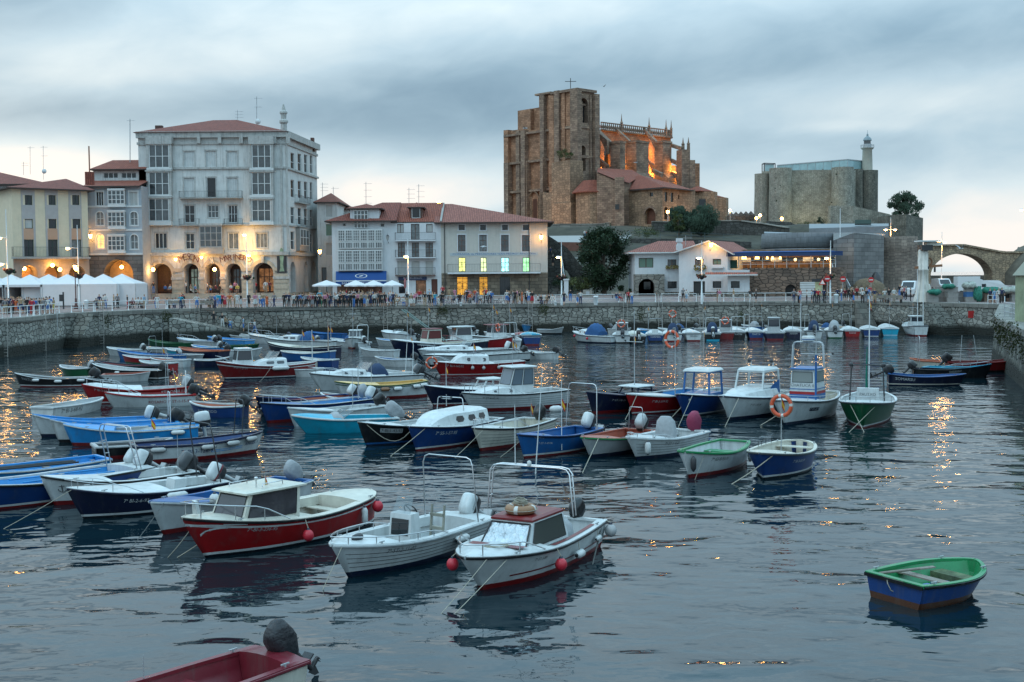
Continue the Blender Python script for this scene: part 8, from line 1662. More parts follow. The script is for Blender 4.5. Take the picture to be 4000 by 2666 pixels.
b=Boat('rowing_boat','old white rowing boat with green gunwale and green thwarts',(2690,1869),(2870,1800),1.95,.98,.72,.78,'w','dred','lgreen','w','lgreen',tw=.6,rake=.45,n=20);b.seat(.2,.5,'lgreen',h=.5);b.seat(.45,.3,'lgreen',h=.48);b.seat(.72,.3,'lgreen',h=.62);b.text('7\u00aa GI-8-93-91',.80,.66,.15,1,'dgrey',ital=.15);b.sg_(.15,1,.42,.09,desc='worn upright fender at the stern of the old green-edged rowing boat',horiz=False,drop=.35);b.sg_(.97,1,.42,.1,desc='dark weedy fender hanging at the bow of the old white and green boat',horiz=False,drop=.4,mt=DK_)
b.rope(.86,1,(2712,1876),'thin rope dropping from the bow of the old white and green boat',.0,.010)
b=Boat('rowing_boat','blue round-sterned boat with a cream interior under the pole with a lifebuoy',(2982,1874),(3125,1808),2.15,.98,.76,.86,'blue','dkb','cream','cream','dgrey',boot='w',tw=.42,rake=.6,n=22);b.deck(.68,c='cream');b.seat(.12,.4,'cream',h=.7);b.seat(.52,.25,'cream');b.text('7\u00aa BI-3-50-99',.72,.62,.12,1,'w',ital=.15);m=MB();m.box((b.L*.50,-.5,.5),(b.L*.64,.05,.62),pc('mblue'));b.part(m,'blue_locker')
m=MB();m.tube([(b.L*t,-(b.hp(t,.7).y-.06),b.sh(t)+.2)for t in(.2,.3,.4)],.014,DK_);[m.tube([(b.L*t,-(b.hp(t,.7).y-.06),b.sh(t)+.02),(b.L*t,-(b.hp(t,.7).y-.06),b.sh(t)+.2)],.012,DK_)for t in(.2,.27,.34,.4)];b.part(m,'side_rail')
b.mast(.42,2.1,y=-.1,r=.022,z0=.3,name='lifebuoy_pole');b.ring(b.L*.42,-.1,2.35,.36,.07,'bright orange lifebuoy on a pole above the blue and cream boat','x');b.rope(.9,1,(2850,1892),'thick pale mooring rope from the blue and cream boat',.05,.022);b.mast(.42,.3,y=-.1,z0=2.4,flag=.95,r=.012,name='flag_staff')
b=Boat('fishing_boat','dark navy boat, leftmost of the row of boats moored bow-on at the right',(2314,1618),(2560,1584),2.2,1.15,.82,.85,'navy','dred','navy','navy','navy',tw=.7,rake=.55);b.deck(.65,c='navy');b.text('7\u00aa ST-1-8-04',.80,.66,.14,1,'grey',ital=.2);b.house(.2,.42,.7,.35,c='navy',roof='w',glass=None,over=.2);b.mast(.32,4.4,cross=1.2,r=.03,flag=.72)
b=Boat('fishing_boat','red-hulled boat with white deck in the bow-on row at the right',(2470,1622),(2715,1588),2.3,1.12,.85,.95,'red','dred','w','lblue','w',boot='w',tw=.5,rake=.6,n=18);b.deck(.55,c='w');b.text('7\u00aa BI-3-309-92',.80,.64,.14,1,'w',ital=.2);b.rope(.93,1,(2440,1640),'pale rope from the bow of the red-hulled bow-on boat',.05,.018);b.mast(.35,3.4,r=.03,y=.2)
b.ring(b.L*.33,-.1,3.7,.42,.075,'orange lifebuoy high on a pole behind the blue-framed wheelhouse','x')
b=Boat('fishing_boat','blue boat with an open blue-framed wheelhouse in the bow-on row',(2668,1632),(2835,1586),2.2,1.2,.9,.95,'blue','dkb','w','w','navy',boot='w',tw=.5,rake=.6,n=18);b.deck(.6,c='w');b.house(.42,.66,.82,1.25,tf=.15,tb=-.05,c='mblue',roof='w',wins='o',glass=None,over=.14,frame='mblue',sill=.25,rr=.12);b.rope(.9,1,(2618,1634),'upright pale rope left of the blue bow with a star',.0,.016);b.rope(.9,1,(2648,1668),'slanting pale rope from the blue bow with a star',.0,.016);b.mast(.3,4.0,r=.02,flag=.85,y=-.5)
m=MB();q=b.hp(.93,b.sh(.93)*.8,.012);ux=(b.hp(.90,b.sh(.9)*.8,.012)-q).normalized();pts=[q+ux*(.09*(1 if k%2==0 else.4))*mh.cos(mh.pi/2+k*mh.pi/5)+V3((0,0,.09*(1 if k%2==0 else.4)*mh.sin(mh.pi/2+k*mh.pi/5)))for k in rn(10)];m.face(pts,pc('w'));b.part(m,'star_emblem')
b=Boat('cabin_boat','white boat with a wide rounded windscreen cabin and blue side panel',(2842,1643),(3050,1592),2.6,1.22,.92,.9,'w','botb','w','w','navy',tw=.6,rake=.65,n=20);b.deck(.5,c='w',camber=.15);b.trunk(.40,.86,.42,.86,win=None,front=.7);b.house(.32,.60,.88,1.3,tf=.4,tb=.0,c='w',roof='w',wins='o',glass=None,over=.05,sill=.75,rr=.12);b.mast(.35,.3,z0=b.hz+.1,y=.6,r=.05,tip=1);b.mast(.35,.3,z0=b.hz+.1,y=-.6,r=.05);b.rope(.9,1,(2830,1668),'green rope from the bow of the wide white cabin boat',.0,.018);b.text('7\u00aa ST-1-68-04',.80,.62,.12,1,'dgrey',ital=.2)
m=MB()
for y_ in(-.6,.6):m.ball((b.L*.38,y_,b.hz+.45),.11,DK_,n=6)
b.part(m,'spotlight')
m=MB();x_=b.L*.33;m.face([(x_,.92,1.0),(x_+1.3,.86,1.0),(x_+.9,.84,1.45),(x_,.88,1.75)],pc('mblue'));b.part(m,'blue_side_panel')
b=Boat('fishing_boat','cream-hulled fishing boat with a tall white, blue and red wheelhouse',(3062,1664),(3225,1602),2.6,1.22,.92,1.0,'w','botb','w','cream','dgrey',tw=.5,rake=.55,n=20);b.deck(.55,c='w');b.house(.36,.56,.72,1.5,tf=.06,tb=.0,c='w',roof='mblue',wins='fs',over=.1,sill=.58,top=.08,cols=1,rr=.04,glass=mat('pale_cabin_glass',(.20,.22,.21),rough=.08))
x_=b.L*.56;z_=b.sh(.5);m=MB();hb_=b.T
for(z0,z1_,c_)in((.02,.28,'mblue'),(.28,.42,'red'),(.52,.56,'mblue')):
 for(P0,P1)in(((x_+.012,-.625),(x_+.012,.625)),((x_+.0,.635),(b.L*.36,.735)),((x_+.0,-.635),(b.L*.36,-.735))):m.face([(P0[0],P0[1],z_+z0),(P1[0],P1[1],z_+z0),(P1[0]-.0,P1[1],z_+z1_),(P0[0],P0[1],z_+z1_)],pc(c_))
b.part(m,'painted_band');vs,fs=text_pts('CHATUCA II',.21);w_=max(v[0]for v in vs);m=MB();m.add([(x_+.03-.03*0,-(w_/2-v[0]),z_+.66+v[1])for v in vs],fs,pc('dgrey'));b.part(m,'lettering')
b.arch(.44,1.3,.62,r=.035,mt=GALV,z0=b.hz,double=True);m=MB();m.lathe([(.30,0),(.32,.05),(.32,.2),(.28,.25)],(b.L*.43,0,b.hz+1.35),WHB,n=14);m.lathe([(.325,.07),(.325,.11)],(b.L*.43,0,b.hz+1.35),pc('mblue'),n=14);b.part(m,'radar_dome')
b.mast(.42,2.6,z0=b.hz+1.2,y=-.4,r=.02,mt=WM_,name='antenna');b.rail(.1,.22,.014,posts=6);b.text('7\u00aa ST-1-26-92',.76,.60,.12,1,'w',plate='navy',ital=.1);b.rope(.9,1,(2965,1662),'heavy weedy rope from the bow of the tall-wheelhouse boat',.05,.02)
m=MB();m.tube([(b.L*.62,.8,1.0),(b.L*.62,.8,3.2)],.05,pc('mblue'),n=6);b.part(m,'blue_derrick');b.mast(.62,3.6,y=.8,r=.03,cross=1.6,z0=1.0)
b=Boat('fishing_boat','dark green boat seen bow-on with a dark frame over its white deck',(3370,1676),(3405,1608),2.65,1.22,.95,1.0,'green','dred','w','w','dgrey',boot='w',tw=.5,rake=.5,n=22);b.deck(.62,c='w');b.console(.45,1.05,.55,'w',win=False);b.arch(.55,1.75,.62,mt=DK_,r=.035);m=MB();[m.ball((b.L*.55,y_,b.az),.11,DK_,n=6)for y_ in(-.75,.75)];b.part(m,'spotlight')
b.mast(.35,5.0,r=.035,mt=WM_,flag=.98);m=MB();m.tube([(b.L*.35,-.1,1.0),(b.L*.35,-.12,2.0),(b.L*.35,-.1,3.5)],[.07,.05,.02],mat('furled_green_sail',(.0,.13,.09),rough=.8),n=6);b.part(m,'furled_sail')
vs,fs=text_pts('PAUTXO',.19);w_=max(v[0]for v in vs);m=MB();x_=b.L*.45+.27;m.add([(x_,-(w_/2-v[0]),1.18+v[1])for v in vs],fs,pc('dgrey'));b.part(m,'lettering');b.rope(.86,1,(3312,1690),'left weedy rope over the dark green bow',.0,.02);b.rope(.86,-1,(3378,1690),'right weedy rope over the dark green bow',.0,.02);b.rail(.5,.25,.014)
b=Boat('open_boat','navy open boat with white name lettering in front of the pier boats',(3745,1506),(3468,1503),1.9,.72,.55,.72,'navy','navy','mblue','mblue','navy',boot='cream',tw=.8,rake=.6);b.text('SOMARSU',.08,.55,.22,-1,'w');b.ob_('black',1.1,sc=1.1);b.seat(.4,c='mblue')
b=Boat('open_boat','small black boat with a steel frame behind the navy open boat by the pier',(3770,1476),(3565,1474),1.7,.7,.55,.6,'black','black','black','blue','black',tw=.8);b.arch(.1,2.2,.6,r=.02);b.ob_('dgrey',.7);b.text('BI-4-55-92',.62,.7,.16,-1,'black',plate='grey')
b=Boat('open_boat','dark open boat with a turquoise interior by the pier',(3850,1478),(3612,1468),1.9,.95,.62,.6,'black','black','turq','turq','navy',tw=.7,rake=.5);b.seat(.5,c='turq');b.rail(.3,.2,.012,posts=3)
b=Boat('open_boat','dark red open boat touching the pier at the right',(3885,1452),(3700,1452),1.9,1.15,.7,.7,'dred','black','dred','dred','dred',tw=.7,rake=.5,LL=5.6);b.seat(.5);b.seat(.3);b.ob_('black',.7,sc=1.2);b.mast(.15,1.9,r=.03,lean=.1);b.mast(.35,1.9,r=.03,lean=-.3)
b=Boat('dinghy','small white dinghy with an orange interior behind the pier boats',(3570,1436),(3680,1440),1.5,.7,.55,.5,'cream','cream','or','or','or',tw=.7)
b=Boat('rowing_boat','light blue and white rowing boat by the wall beside a ladder',(2046,1300),(2100,1288),1.8,1.0,.7,.7,'lblue','w','cyan','cyan','w',tw=.6);b.ring(-.3,-.3,1.4,.38,.07,'faded orange lifebuoy above the light blue rowing boat','x',mat('faded_lifebuoy',(.42,.2,.14),rough=.7))
b=Boat('rowing_boat','pale grey rowing boat near the wall left of the blue-covered cabin boat',(2192,1306),(2105,1304),1.6,.85,.5,.55,'grey','black','grey','mblue','w',tw=.55)
b=Boat('fishing_boat','dark blue stern-on boat beside the light blue rowing boat',(2040,1310),(2078,1350),2.2,1.1,.95,1.0,'blue','dred','w','turq','navy',stripe='w',tw=.8,LL=5);b.deck(.5,c='turq')
b=Boat('fishing_boat','red stern-on boat left of the dark blue stern-on boat',(2010,1312),(2046,1346),1.9,1.0,.9,.95,'red','dred','w','red','w',stripe='w',tw=.8,LL=5);b.deck(.4,c='red')
b=Boat('motorboat','white stern-on boat with a large tilted white outboard',(1960,1330),(2005,1358),1.9,.95,.7,.7,'w','w','w','w','w',tw=.85,LL=5);b.ob_('w',1.1,sc=1.7);b.arch(.6,1.6,.8,mt=WM_,r=.025)
b=Boat('cabin_boat','white cabin boat with a navy stripe and a blue canvas hood in the far row',(2256,1337),(2402,1342),2.2,1.15,.78,.7,'w','navy','w','w','w',stripe='navy',tw=.8,rake=.8,n=18);b.deck(.3,c='w',camber=.12);b.trunk(.58,.86,.5,.8,k=1,win=mat('amber_lit_glass',(.16,.07,.04),rough=.1));b.cover(.28,.60,1.25,BLUEC,.85);b.rail(.62,.45,.016);b.ball(.86,1,.13,desc='left red ball fender on the blue-hooded cabin boat',drop=.3);b.ball(.5,1,.13,desc='middle red ball fender on the blue-hooded cabin boat',drop=.3)
FR=[('white boat with a black outboard and navy stern beside the blue-hooded boat',(2432,1342),'w','black','w',dict(ob='black',cab='w',ring=1)),('cream and black stern-on boat with a white outboard in the far row',(2494,1342),'black','black','cream',dict(ob='w')),('blue stern-on boat with a white foredeck in the far row',(2560,1337),'blue','dkb','w',dict(con=1,arch=1,txt='CARMEN')),('white stern-on boat with a dark canvas cover and grey outboard in the far row',(2634,1336),'w','dred','w',dict(ob='dgrey',cov=NAVYC,ring=2)),('white stern-on boat lettered on its rounded stern in the far row',(2710,1334),'w','dred','w',dict(arch=1,txt='BELEN')),('black and turquoise stern-on boat with a tilted white outboard in the far row',(2785,1332),'black','turq','w',dict(ob='w',cov=NAVYC,arch=1)),('dark red stern-on boat with a small shelter and a lifebuoy in the far row',(2838,1327),'dred','dred','w',dict(cab='grey',ring=1)),('black stern-on boat with crossed ropes in the far row',(2884,1326),'black','black','w',dict(arch=1,txt='KATIN',mast=1)),('blue stern-on boat lettered MARTA in the far row',(2954,1326),'blue','dred','w',dict(arch=1,txt='MARTA')),('navy and red stern-on boat with a grey wheelhouse in the far row',(3028,1329),'navy','dred','w',dict(cab='grey',big=1)),('navy stern-on boat right of the grey wheelhouse in the far row',(3100,1323),'navy','navy','w',dict(txt='XEIDER',mast=1)),('white stern-on boat with a navy engine cover and outboard in the far row',(3182,1323),'w','w','w',dict(ob='dgrey',cov=NAVYC)),('white and green stern-on boat with a grey outboard in the far row',(3262,1323),'w','green','w',dict(ob='dgrey',cov=GREYC)),('red stern-on boat with white script lettering in the far row',(3330,1320),'red','dred','w',dict(txt='Leonel',mast=1))]
for i,(lab,(x,y),hc,bc,gc,o)in en(FR):
 st=onz(x,y);W_=1.75;L_=5.0 if not o.get('big')else 6.0
 bx=x-34+random.Random(i).uniform(-26,26);b=Boat('stern_on_boat',lab,(bx,y-26),(x,y),1.95 if not o.get('big')else 2.4,1.05,.75,.82,hc,bc,'w',gc,'w' if hc!='w' else 'dgrey',stripe='w' if hc not in('w',)else None,tw=.84,rake=.5,LL=L_,group='boats moored stern-on along the far quay')
 b.deck(.35,c=gc,camber=.12)
 if o.get('ob'):b.ob_(o['ob'],.9 if i%2 else 1.1,sc=1.35)
 if o.get('cov'):b.cover(.12,.4,1.15,o['cov'],.6)
 if o.get('con'):b.console(.35,.9,.35,'w',win=False)
 if o.get('cab'):b.house(.28,.55,.68,1.25 if not o.get('big')else 1.5,c=o['cab'],roof='w' if o['cab']=='w' else 'grey',wins='fsb',sill=.4)
 if o.get('arch'):b.arch(.12,1.65,.85,mt=WM_ if i%2 else GALV,r=.024)
 if o.get('txt'):b.sterntext(o['txt'],.26,'w' if hc!='w' else 'dgrey')
 if o.get('mast'):b.mast(.3,3.6,r=.022,flag=.8)
 if o.get('ring'):b.ring(b.L*.15,.1,2.0 if o['ring']==1 else 2.9,.36,.07,'orange lifebuoy above the '+' '.join(lab.split()[:6]),'x')
b=Boat('open_boat','navy boat with a long white deck second from the white cabin boat lettered CALIPSO',(3355,1284),(3404,1318),2.1,1.0,.8,.85,'blue','navy','w','w','w',boot='w',tw=.85,LL=6.4,group='boats moored stern-on along the far quay');b.deck(.06,c='w',camber=.15);b.mast(.4,3.6,cross=.6,r=.02)
b=Boat('open_boat','turquoise boat with a long white deck beside the boat lettered CALIPSO',(3420,1280),(3478,1314),2.1,1.1,.8,.85,'turq','turq','w','w','w',boot='w',tw=.85,LL=6.8,group='boats moored stern-on along the far quay');b.deck(.06,c='w',camber=.15);b.mast(.2,3.6,cross=.6,r=.02,flag=.85)
b=Boat('fishing_boat','white cabin boat lettered CALIPSO, rightmost of the far row',(3455,1278),(3598,1314),2.5,1.25,.9,1.15,'w','dred','w','w','navy',tw=.6,rake=.6,LL=7.2,n=18);b.deck(.5,c='w');b.house(.30,.56,.75,1.1,c='w',roof='w',cols=1,sill=.5,zb=1.0,tf=.15);b.text('CALIPSO',.30,.74,.36,1,'dgrey');b.rail(.0,.3,.016,posts=8,drop=False,name='stern_rail');b.mast(.62,3.4,r=.03,flag=.8,cross=.8)
for y_ in(-.3,.3):b.mast(.06,6.5,y=y_,r=.045,mt=WM_,z0=.9,lean=.35)
SB_=[((2500,1308),(2560,1310),'cyan','cyan','light blue dinghy just behind the cream and black stern-on boat'),((2580,1306),(2650,1308),'w','w','white dinghy close to the wall behind the white stern-on boats'),((2700,1306),(2620,1304),'blue','w','blue and white dinghy close to the wall in the far row'),((2800,1304),(2720,1302),'w','cream','upturned-looking white dinghy below the ladder in the far row'),((2870,1300),(2930,1302),'w','w','white dinghy behind the black stern-on boat'),((2905,1292),(2975,1294),'mblue','w','blue dinghy behind the boat lettered MARTA'),((2930,1286),(3010,1290),'w','w','white tender with a dark outboard behind the blue dinghy'),((3090,1300),(3170,1302),'w','w','white tender right of the grey wheelhouse boat'),((3180,1300),(3260,1302),'w','w','white dinghy behind the navy engine cover boat'),((3200,1286),(3290,1290),'w','w','long white tender highest in the far row near the wall'),((3250,1296),(3320,1300),'cream','yel','cream dinghy behind the red stern-on boat'),((2455,1306),(2385,1304),'w','w','white tender behind the blue-hooded cabin boat')]
for i,(bw,st,hc,ic,lab)in en(SB_):
 b=Boat('tender',lab,bw,st,1.7,.75,.6,.6,hc,hc,'w',ic,'w',tw=.75,group='small tenders behind the stern-on boats')
 if i%2:b.ob_('black' if i%4==1 else 'dgrey',.8,sc=1.1)
 if i%3==0:b.mast(.4,3.2,r=.018,flag=.85)
 if i%3==1:b.arch(.2,1.6,.8,mt=WM_,r=.02)
 if i%3==2:b.cover(.2,.5,.6,[BLUEC,GREYC,NAVYC][i%2],.7)
tag(MB().tube([onz(2095,1850)+V3((-.05,0,-.3)),onz(2095,1850)+V3((.25,0,3.9))],[.028,.012],WM_,n=6).build('antenna_pole'),'tall thin white pole rising in front of the bright blue boat','pole')
# ================= LAMPS =================
GLOW=mat('glowing_sodium_lamp',(1,.6,.2),emis=55,ecol=(1,.47,.10));GLOWS=mat('softly_glowing_lamp',(1,.6,.2),emis=9,ecol=(1,.52,.15));OFFG=mat('unlit_lantern_glass',(.3,.3,.28),rough=.2)
FLW=mat('hanging_flowers',(.10,.035,.025),rough=.9,var=.6,vs=5);SOD=(1,.46,.12)
PG='tall white lamp poles along the quay'
def pL_(label,x,yt,yb,heads,basket=None,pw=60,Y=None,r=.085):
 b=onq(x,yb)if Y is None else plant(x,Y);t=thing('street_lamp',label,'street lamp',tuple(b),group=PG);zt=atY(x,yt,b.y).z;m=MB();m.tube([b,b+V3((0,0,1.3)),b+V3((0,0,1.32)),(b.x,b.y,zt)],[r*1.5,r*1.4,r,r*.5],WM_,n=8);m.build('pole',t)
 for hx_,hy_ in heads:
  p=atY(hx_,hy_,b.y);q=V3((p.x,p.y-.3,p.z));m=MB();m.tube([(b.x,b.y,p.z+.05),(p.x,p.y-.3,p.z+.12)],.035,WM_,n=5);m.lathe([(.02,.2),(.2,.16),(.26,.08),(.26,.04)],q,WM_,n=10);m.build('lamp_head',t);MB().lathe([(.25,.04),(.2,-.06),(.05,-.12)],q,GLOW,n=10).build('glass',t);lamp(q-V3((0,0,.25)),pw,SOD)
 if basket:
  p=atY(x,basket,b.y);m=MB();rnd=random.Random(x);m.lathe([(.1,-.42),(.35,-.2),(.42,0)],p,DK_,n=10);[m.ball(p+V3((rnd.gauss(0,.25),rnd.gauss(0,.25),rnd.uniform(-.2,.15))),.15,FLW if k%3 else LF1,n=3)for k in rn(26)];m.build('flower_basket',t)
pL_('tall white pole with a flower basket and lamp arm at the far left',35,818,1226,[(2,932),(8,1034)],1058,60)
pL_('tall white pole in front of the white tents with a lamp over the cream balcony',310,880,1206,[(268,972)],1077,70)
pL_('tall white lamp pole in front of the arcade building',967,914,1196,[(956,920),(973,1000)],1082,60)
pL_('tall white lamp pole in front of the balcony house',1596,935,1184,[(1587,1004)],None,45);pL_('tall white lamp pole beside the stair street',2194,939,1181,[(2180,1007)],1081,45)
pL_('tall white lamp pole in front of the gabled house',2741,941,1179,[(2728,1010)],1079,45);pL_('tall white lamp pole at the right end of the stone terrace',3243,940,1171,[(3226,1011)],1079,45)
pL_('tall double street lamp with two bright heads in front of the bastion',3477,850,1136,[(3457,899),(3494,899)],None,380);pL_('tall lamp pole with small bright heads in front of the arch bridge',3677,907,1112,[(3665,946),(3688,948)],None,260,Y=190)
pL_('bright street lamp at the right edge high against the sky',4012,816,1130,[(3986,822)],None,100,Y=160);pL_('bare white flagpole above the restaurant awning',3280,815,942,[],None,0,Y=168)
def wall_lamp(label,x,y,Y,arm=(.0,1.2),on=True,pw=120,sc=1.0):
 p=atY(x,y,Y-1.2);t=thing('wall_lamp',label,'wall lamp',tuple(p),group='lantern lamps on the house walls');m=MB();m.tube([p+V3((0,0,-.35)),p+V3((.05,.5,-.75)),p+V3((0,1.2,-.6))],.03,DK_,n=5);m.lathe([(.24*sc,.22),(.12*sc,.38),(.03,.45),(.01,.6)],p,DK_,n=6,smooth=False);m.lathe([(.12*sc,-.3),(.02,-.36)],p,DK_,n=6);m.build('bracket',t);MB().lathe([(.13*sc,-.28),(.24*sc,.2)],p,GLOW if on else OFFG,n=6,smooth=False).build('lantern_glass',t)
 if on:lamp(p+V3((0,-.1,0)),pw,SOD)
wall_lamp('lit lantern on the corner of the narrow grey-blue house',353,923,166,pw=170);wall_lamp('lit lantern on the alley corner of the white building',1249,984,176,pw=110);wall_lamp('lit lantern on the right corner of the guild building',2114,927,170,pw=160);wall_lamp('lit lantern under the gable of the white house',2777,957,160.5,pw=260);wall_lamp('unlit lantern between the gallery house and the balcony house',1514,930,170,on=False)
for x,y,Y,l_,pw in((598,1054,168.6,'round lamp in the leftmost arch of the arcade building',130),(838,1053,168.6,'round lamp in the middle arch of the arcade building',130),(475,1044,166.5,'round lamp in the big arch of the narrow house',150),(234,1054,160.5,'round lamp in the middle arch of the cream house',120),(205,1037,160.5,'small white ceiling lamp in the arcade of the cream house',60),(95,1050,160,'dim lamp in the left arch of the cream house',60),(298,1052,161,'dim lamp in the right arch of the cream house',110)):
 p=atY(x,y,Y);t=thing('hanging_lamp',l_,'lamp',tuple(p),group='lamps hanging in the arcades');MB().ball(p,.24,GLOW,n=8).build('globe',t);MB().tube([p+V3((0,0,.2)),p+V3((0,0,1.0))],.02,DK_,n=4).build('rod',t);lamp(p-V3((0,.4,.3)),pw,SOD)
for x,y in((686,1012),(787,1004),(972,999)):lamp(atY(x,y,168.6),300,(1,.54,.11),.15,'sign_floodlight')
lamp(atY(955,930,168.2),260,(1,.54,.12),.2,'facade_floodlight')
for x,y in((686,1014),(787,1006)):
 p=atY(x,y,168.6);tag(MB().lathe([(.06,-.2),(.17,.0),(.2,.12)],p,GLOW,n=8).build('floodlight'),'small bright floodlight above the arcade beside the '+('left' if x<700 else 'right')+' end of the first sign','floodlight')
p=plant(297,152);t=thing('ornate_lamp_post','ornate dark red lamp post with a lit lantern in front of the tents','street lamp',tuple(onq(297,1200)));b=onq(297,1200);zt=atY(297,1043,b.y).z;MB().lathe([(.25,0),(.25,.3),(.14,.5),(.12,1.2),(.07,1.3),(.05,zt-b.z-.4)],b,mat('dark_red_iron',(.07,.02,.015),rough=.5),n=10).build('post',t);MB().lathe([(.12,-.25),(.2,.15)],(b.x,b.y,zt),GLOW,n=6).build('lantern_glass',t);MB().lathe([(.24,.16),(.1,.32),(.01,.45)],(b.x,b.y,zt),DK_,n=6).build('lantern_cap',t);lamp((b.x,b.y-.1,zt),60,SOD)
for x,y,Y,zb_,l_ in((2609,829,258,6,'lamp post with a glowing globe in front of the church porch'),(2852,823,285,5.5,'thin lamp post with a glowing globe right of the church'),(2955,853,290,1.5,'low glowing lantern left of the castle beside a taller one'),(2969,842,288,2.5,'taller glowing lantern left of the castle'),(3054,855,288,1.6,'low glowing lantern on the wall in front of the castle')):
 p=atY(x,y,Y);t=thing('hill_lamp',l_,'street lamp',(p.x,p.y,p.z-zb_),group='lamp posts on the hill');MB().ball(p,.33,GLOW,n=8).build('globe',t);MB().tube([p-V3((0,0,zb_)),p],.08,GALV,n=6).build('post',t);lamp(p-V3((0,.5,0)),130,SOD)
p=atY(1714,795,184);t=thing('hill_lamp','lamp glowing just above the ridge of the red roofs','street lamp',(p.x,p.y,10),group='lamp posts on the hill');MB().ball(p,.3,GLOW,n=8).build('globe',t);MB().tube([p-V3((0,0,9)),p],.06,GALV,n=5).build('post',t)
# ================= TENTS, UMBRELLAS =================
TENT=mat('white_tent_canvas',(.60,.59,.60),rough=.85,var=.04)
TL=['cut off by the left edge','second from the left edge','third from the left edge','fourth from the left edge','behind the ornate lamp post','third from the right end','second from the right end','at the right end of the row']
for i,x in en((-25,47,119,192,265,337,406,478)):
 Y=150.5+(.9 if i%2 else 0);c=plant(x,Y);w=2.45;e=2.65;t=thing('market_tent','white peaked market tent '+TL[i],'tent',tuple(c),group='white market tents on the left quay');q=[c+V3((sx*w,sy*w,e))for sx,sy in((-1,-1),(1,-1),(1,1),(-1,1))];ap=c+V3((0,0,e+1.25));m=MB()
 for k in rn(4):
  a_,b_=q[k],q[(k+1)%4];ma=(a_+b_)/2;cen=c+V3((0,0,e));m.face([a_,ma,ap.lerp(ma,.45)-V3((0,0,.10)),a_.lerp(ap,.5)-V3((0,0,.14))],TENT);m.face([ma,b_,b_.lerp(ap,.5)-V3((0,0,.14)),ap.lerp(ma,.45)-V3((0,0,.10))],TENT);m.face([a_.lerp(ap,.5)-V3((0,0,.14)),ap.lerp(ma,.45)-V3((0,0,.10)),b_.lerp(ap,.5)-V3((0,0,.14)),ap],TENT);m.face([a_,b_,b_-V3((0,0,.3)),a_-V3((0,0,.3))],TENT)
 m.build('canopy',t);m=MB()
 for k in rn(4):
  if k==0 and i<3:continue
  a_,b_=q[k],q[(k+1)%4];n_=8;pts=[a_.lerp(b_,j/n_)+V3((.04*mh.sin(j*2.2),.05*mh.sin(j*2.9),0))for j in rn(n_+1)];m.loft([[V3((p.x,p.y,c.z+.03))for p in pts],[p-V3((0,0,.28))for p in pts]],TENT,closed=False,cap=False)
 m.build('side_wall',t)
 for k in rn(4):MB().bar(V3((q[k].x,q[k].y,c.z)),q[k],.06,.06,GALV).build('leg',t)
lamp(plant(150,150)+V3((0,0,2.2)),90,(1,.6,.35),.3)
for i,(x,w,l_)in en(((1276,1.85,'largest, on its own at the left'),(1390,1.5,'first of the three in a row'),(1460,1.5,'middle of the three in a row'),(1533,1.5,'rightmost of the three in a row'))):
 Y=153;c=plant(x,Y);zt=atY(x,1095,Y).z;zr=atY(x,1114,Y).z;t=thing('parasol','white bar parasol, '+l_,'parasol',tuple(c),group='white parasols of the bar terrace');m=MB();rim=[V3((c.x+w*mh.cos(a),c.y+w*mh.sin(a),zr-.05*(k%2)))for k,a in en([mh.pi/8+2*mh.pi*j/16 for j in rn(16)])];ap=V3((c.x,c.y,zt))
 for k in rn(16):a_,b_=rim[k],rim[(k+1)%16];m.face([a_,b_,ap],TENT);m.face([a_,b_,b_-V3((0,0,.16)),a_-V3((0,0,.16))],TENT)
 m.build('canopy',t);MB().tube([c,ap],.035,DK_,n=6).build('pole',t);MB().lathe([(.35,0),(.35,.08),(.05,.12)],c,GALV,n=10).build('base',t)
p=plant(1583,152);t=thing('closed_parasol','closed red and white parasol beside the balcony house','parasol',tuple(p));MB().lathe([(.06,1.7),(.16,2.0),(.13,2.7),(.02,3.1)],p,mat('faded_red_canvas',(.33,.12,.12),rough=.8,var=.5,vs=3),n=8).build('canopy',t);MB().tube([p,p+V3((0,0,3))],.03,DK_).build('pole',t)
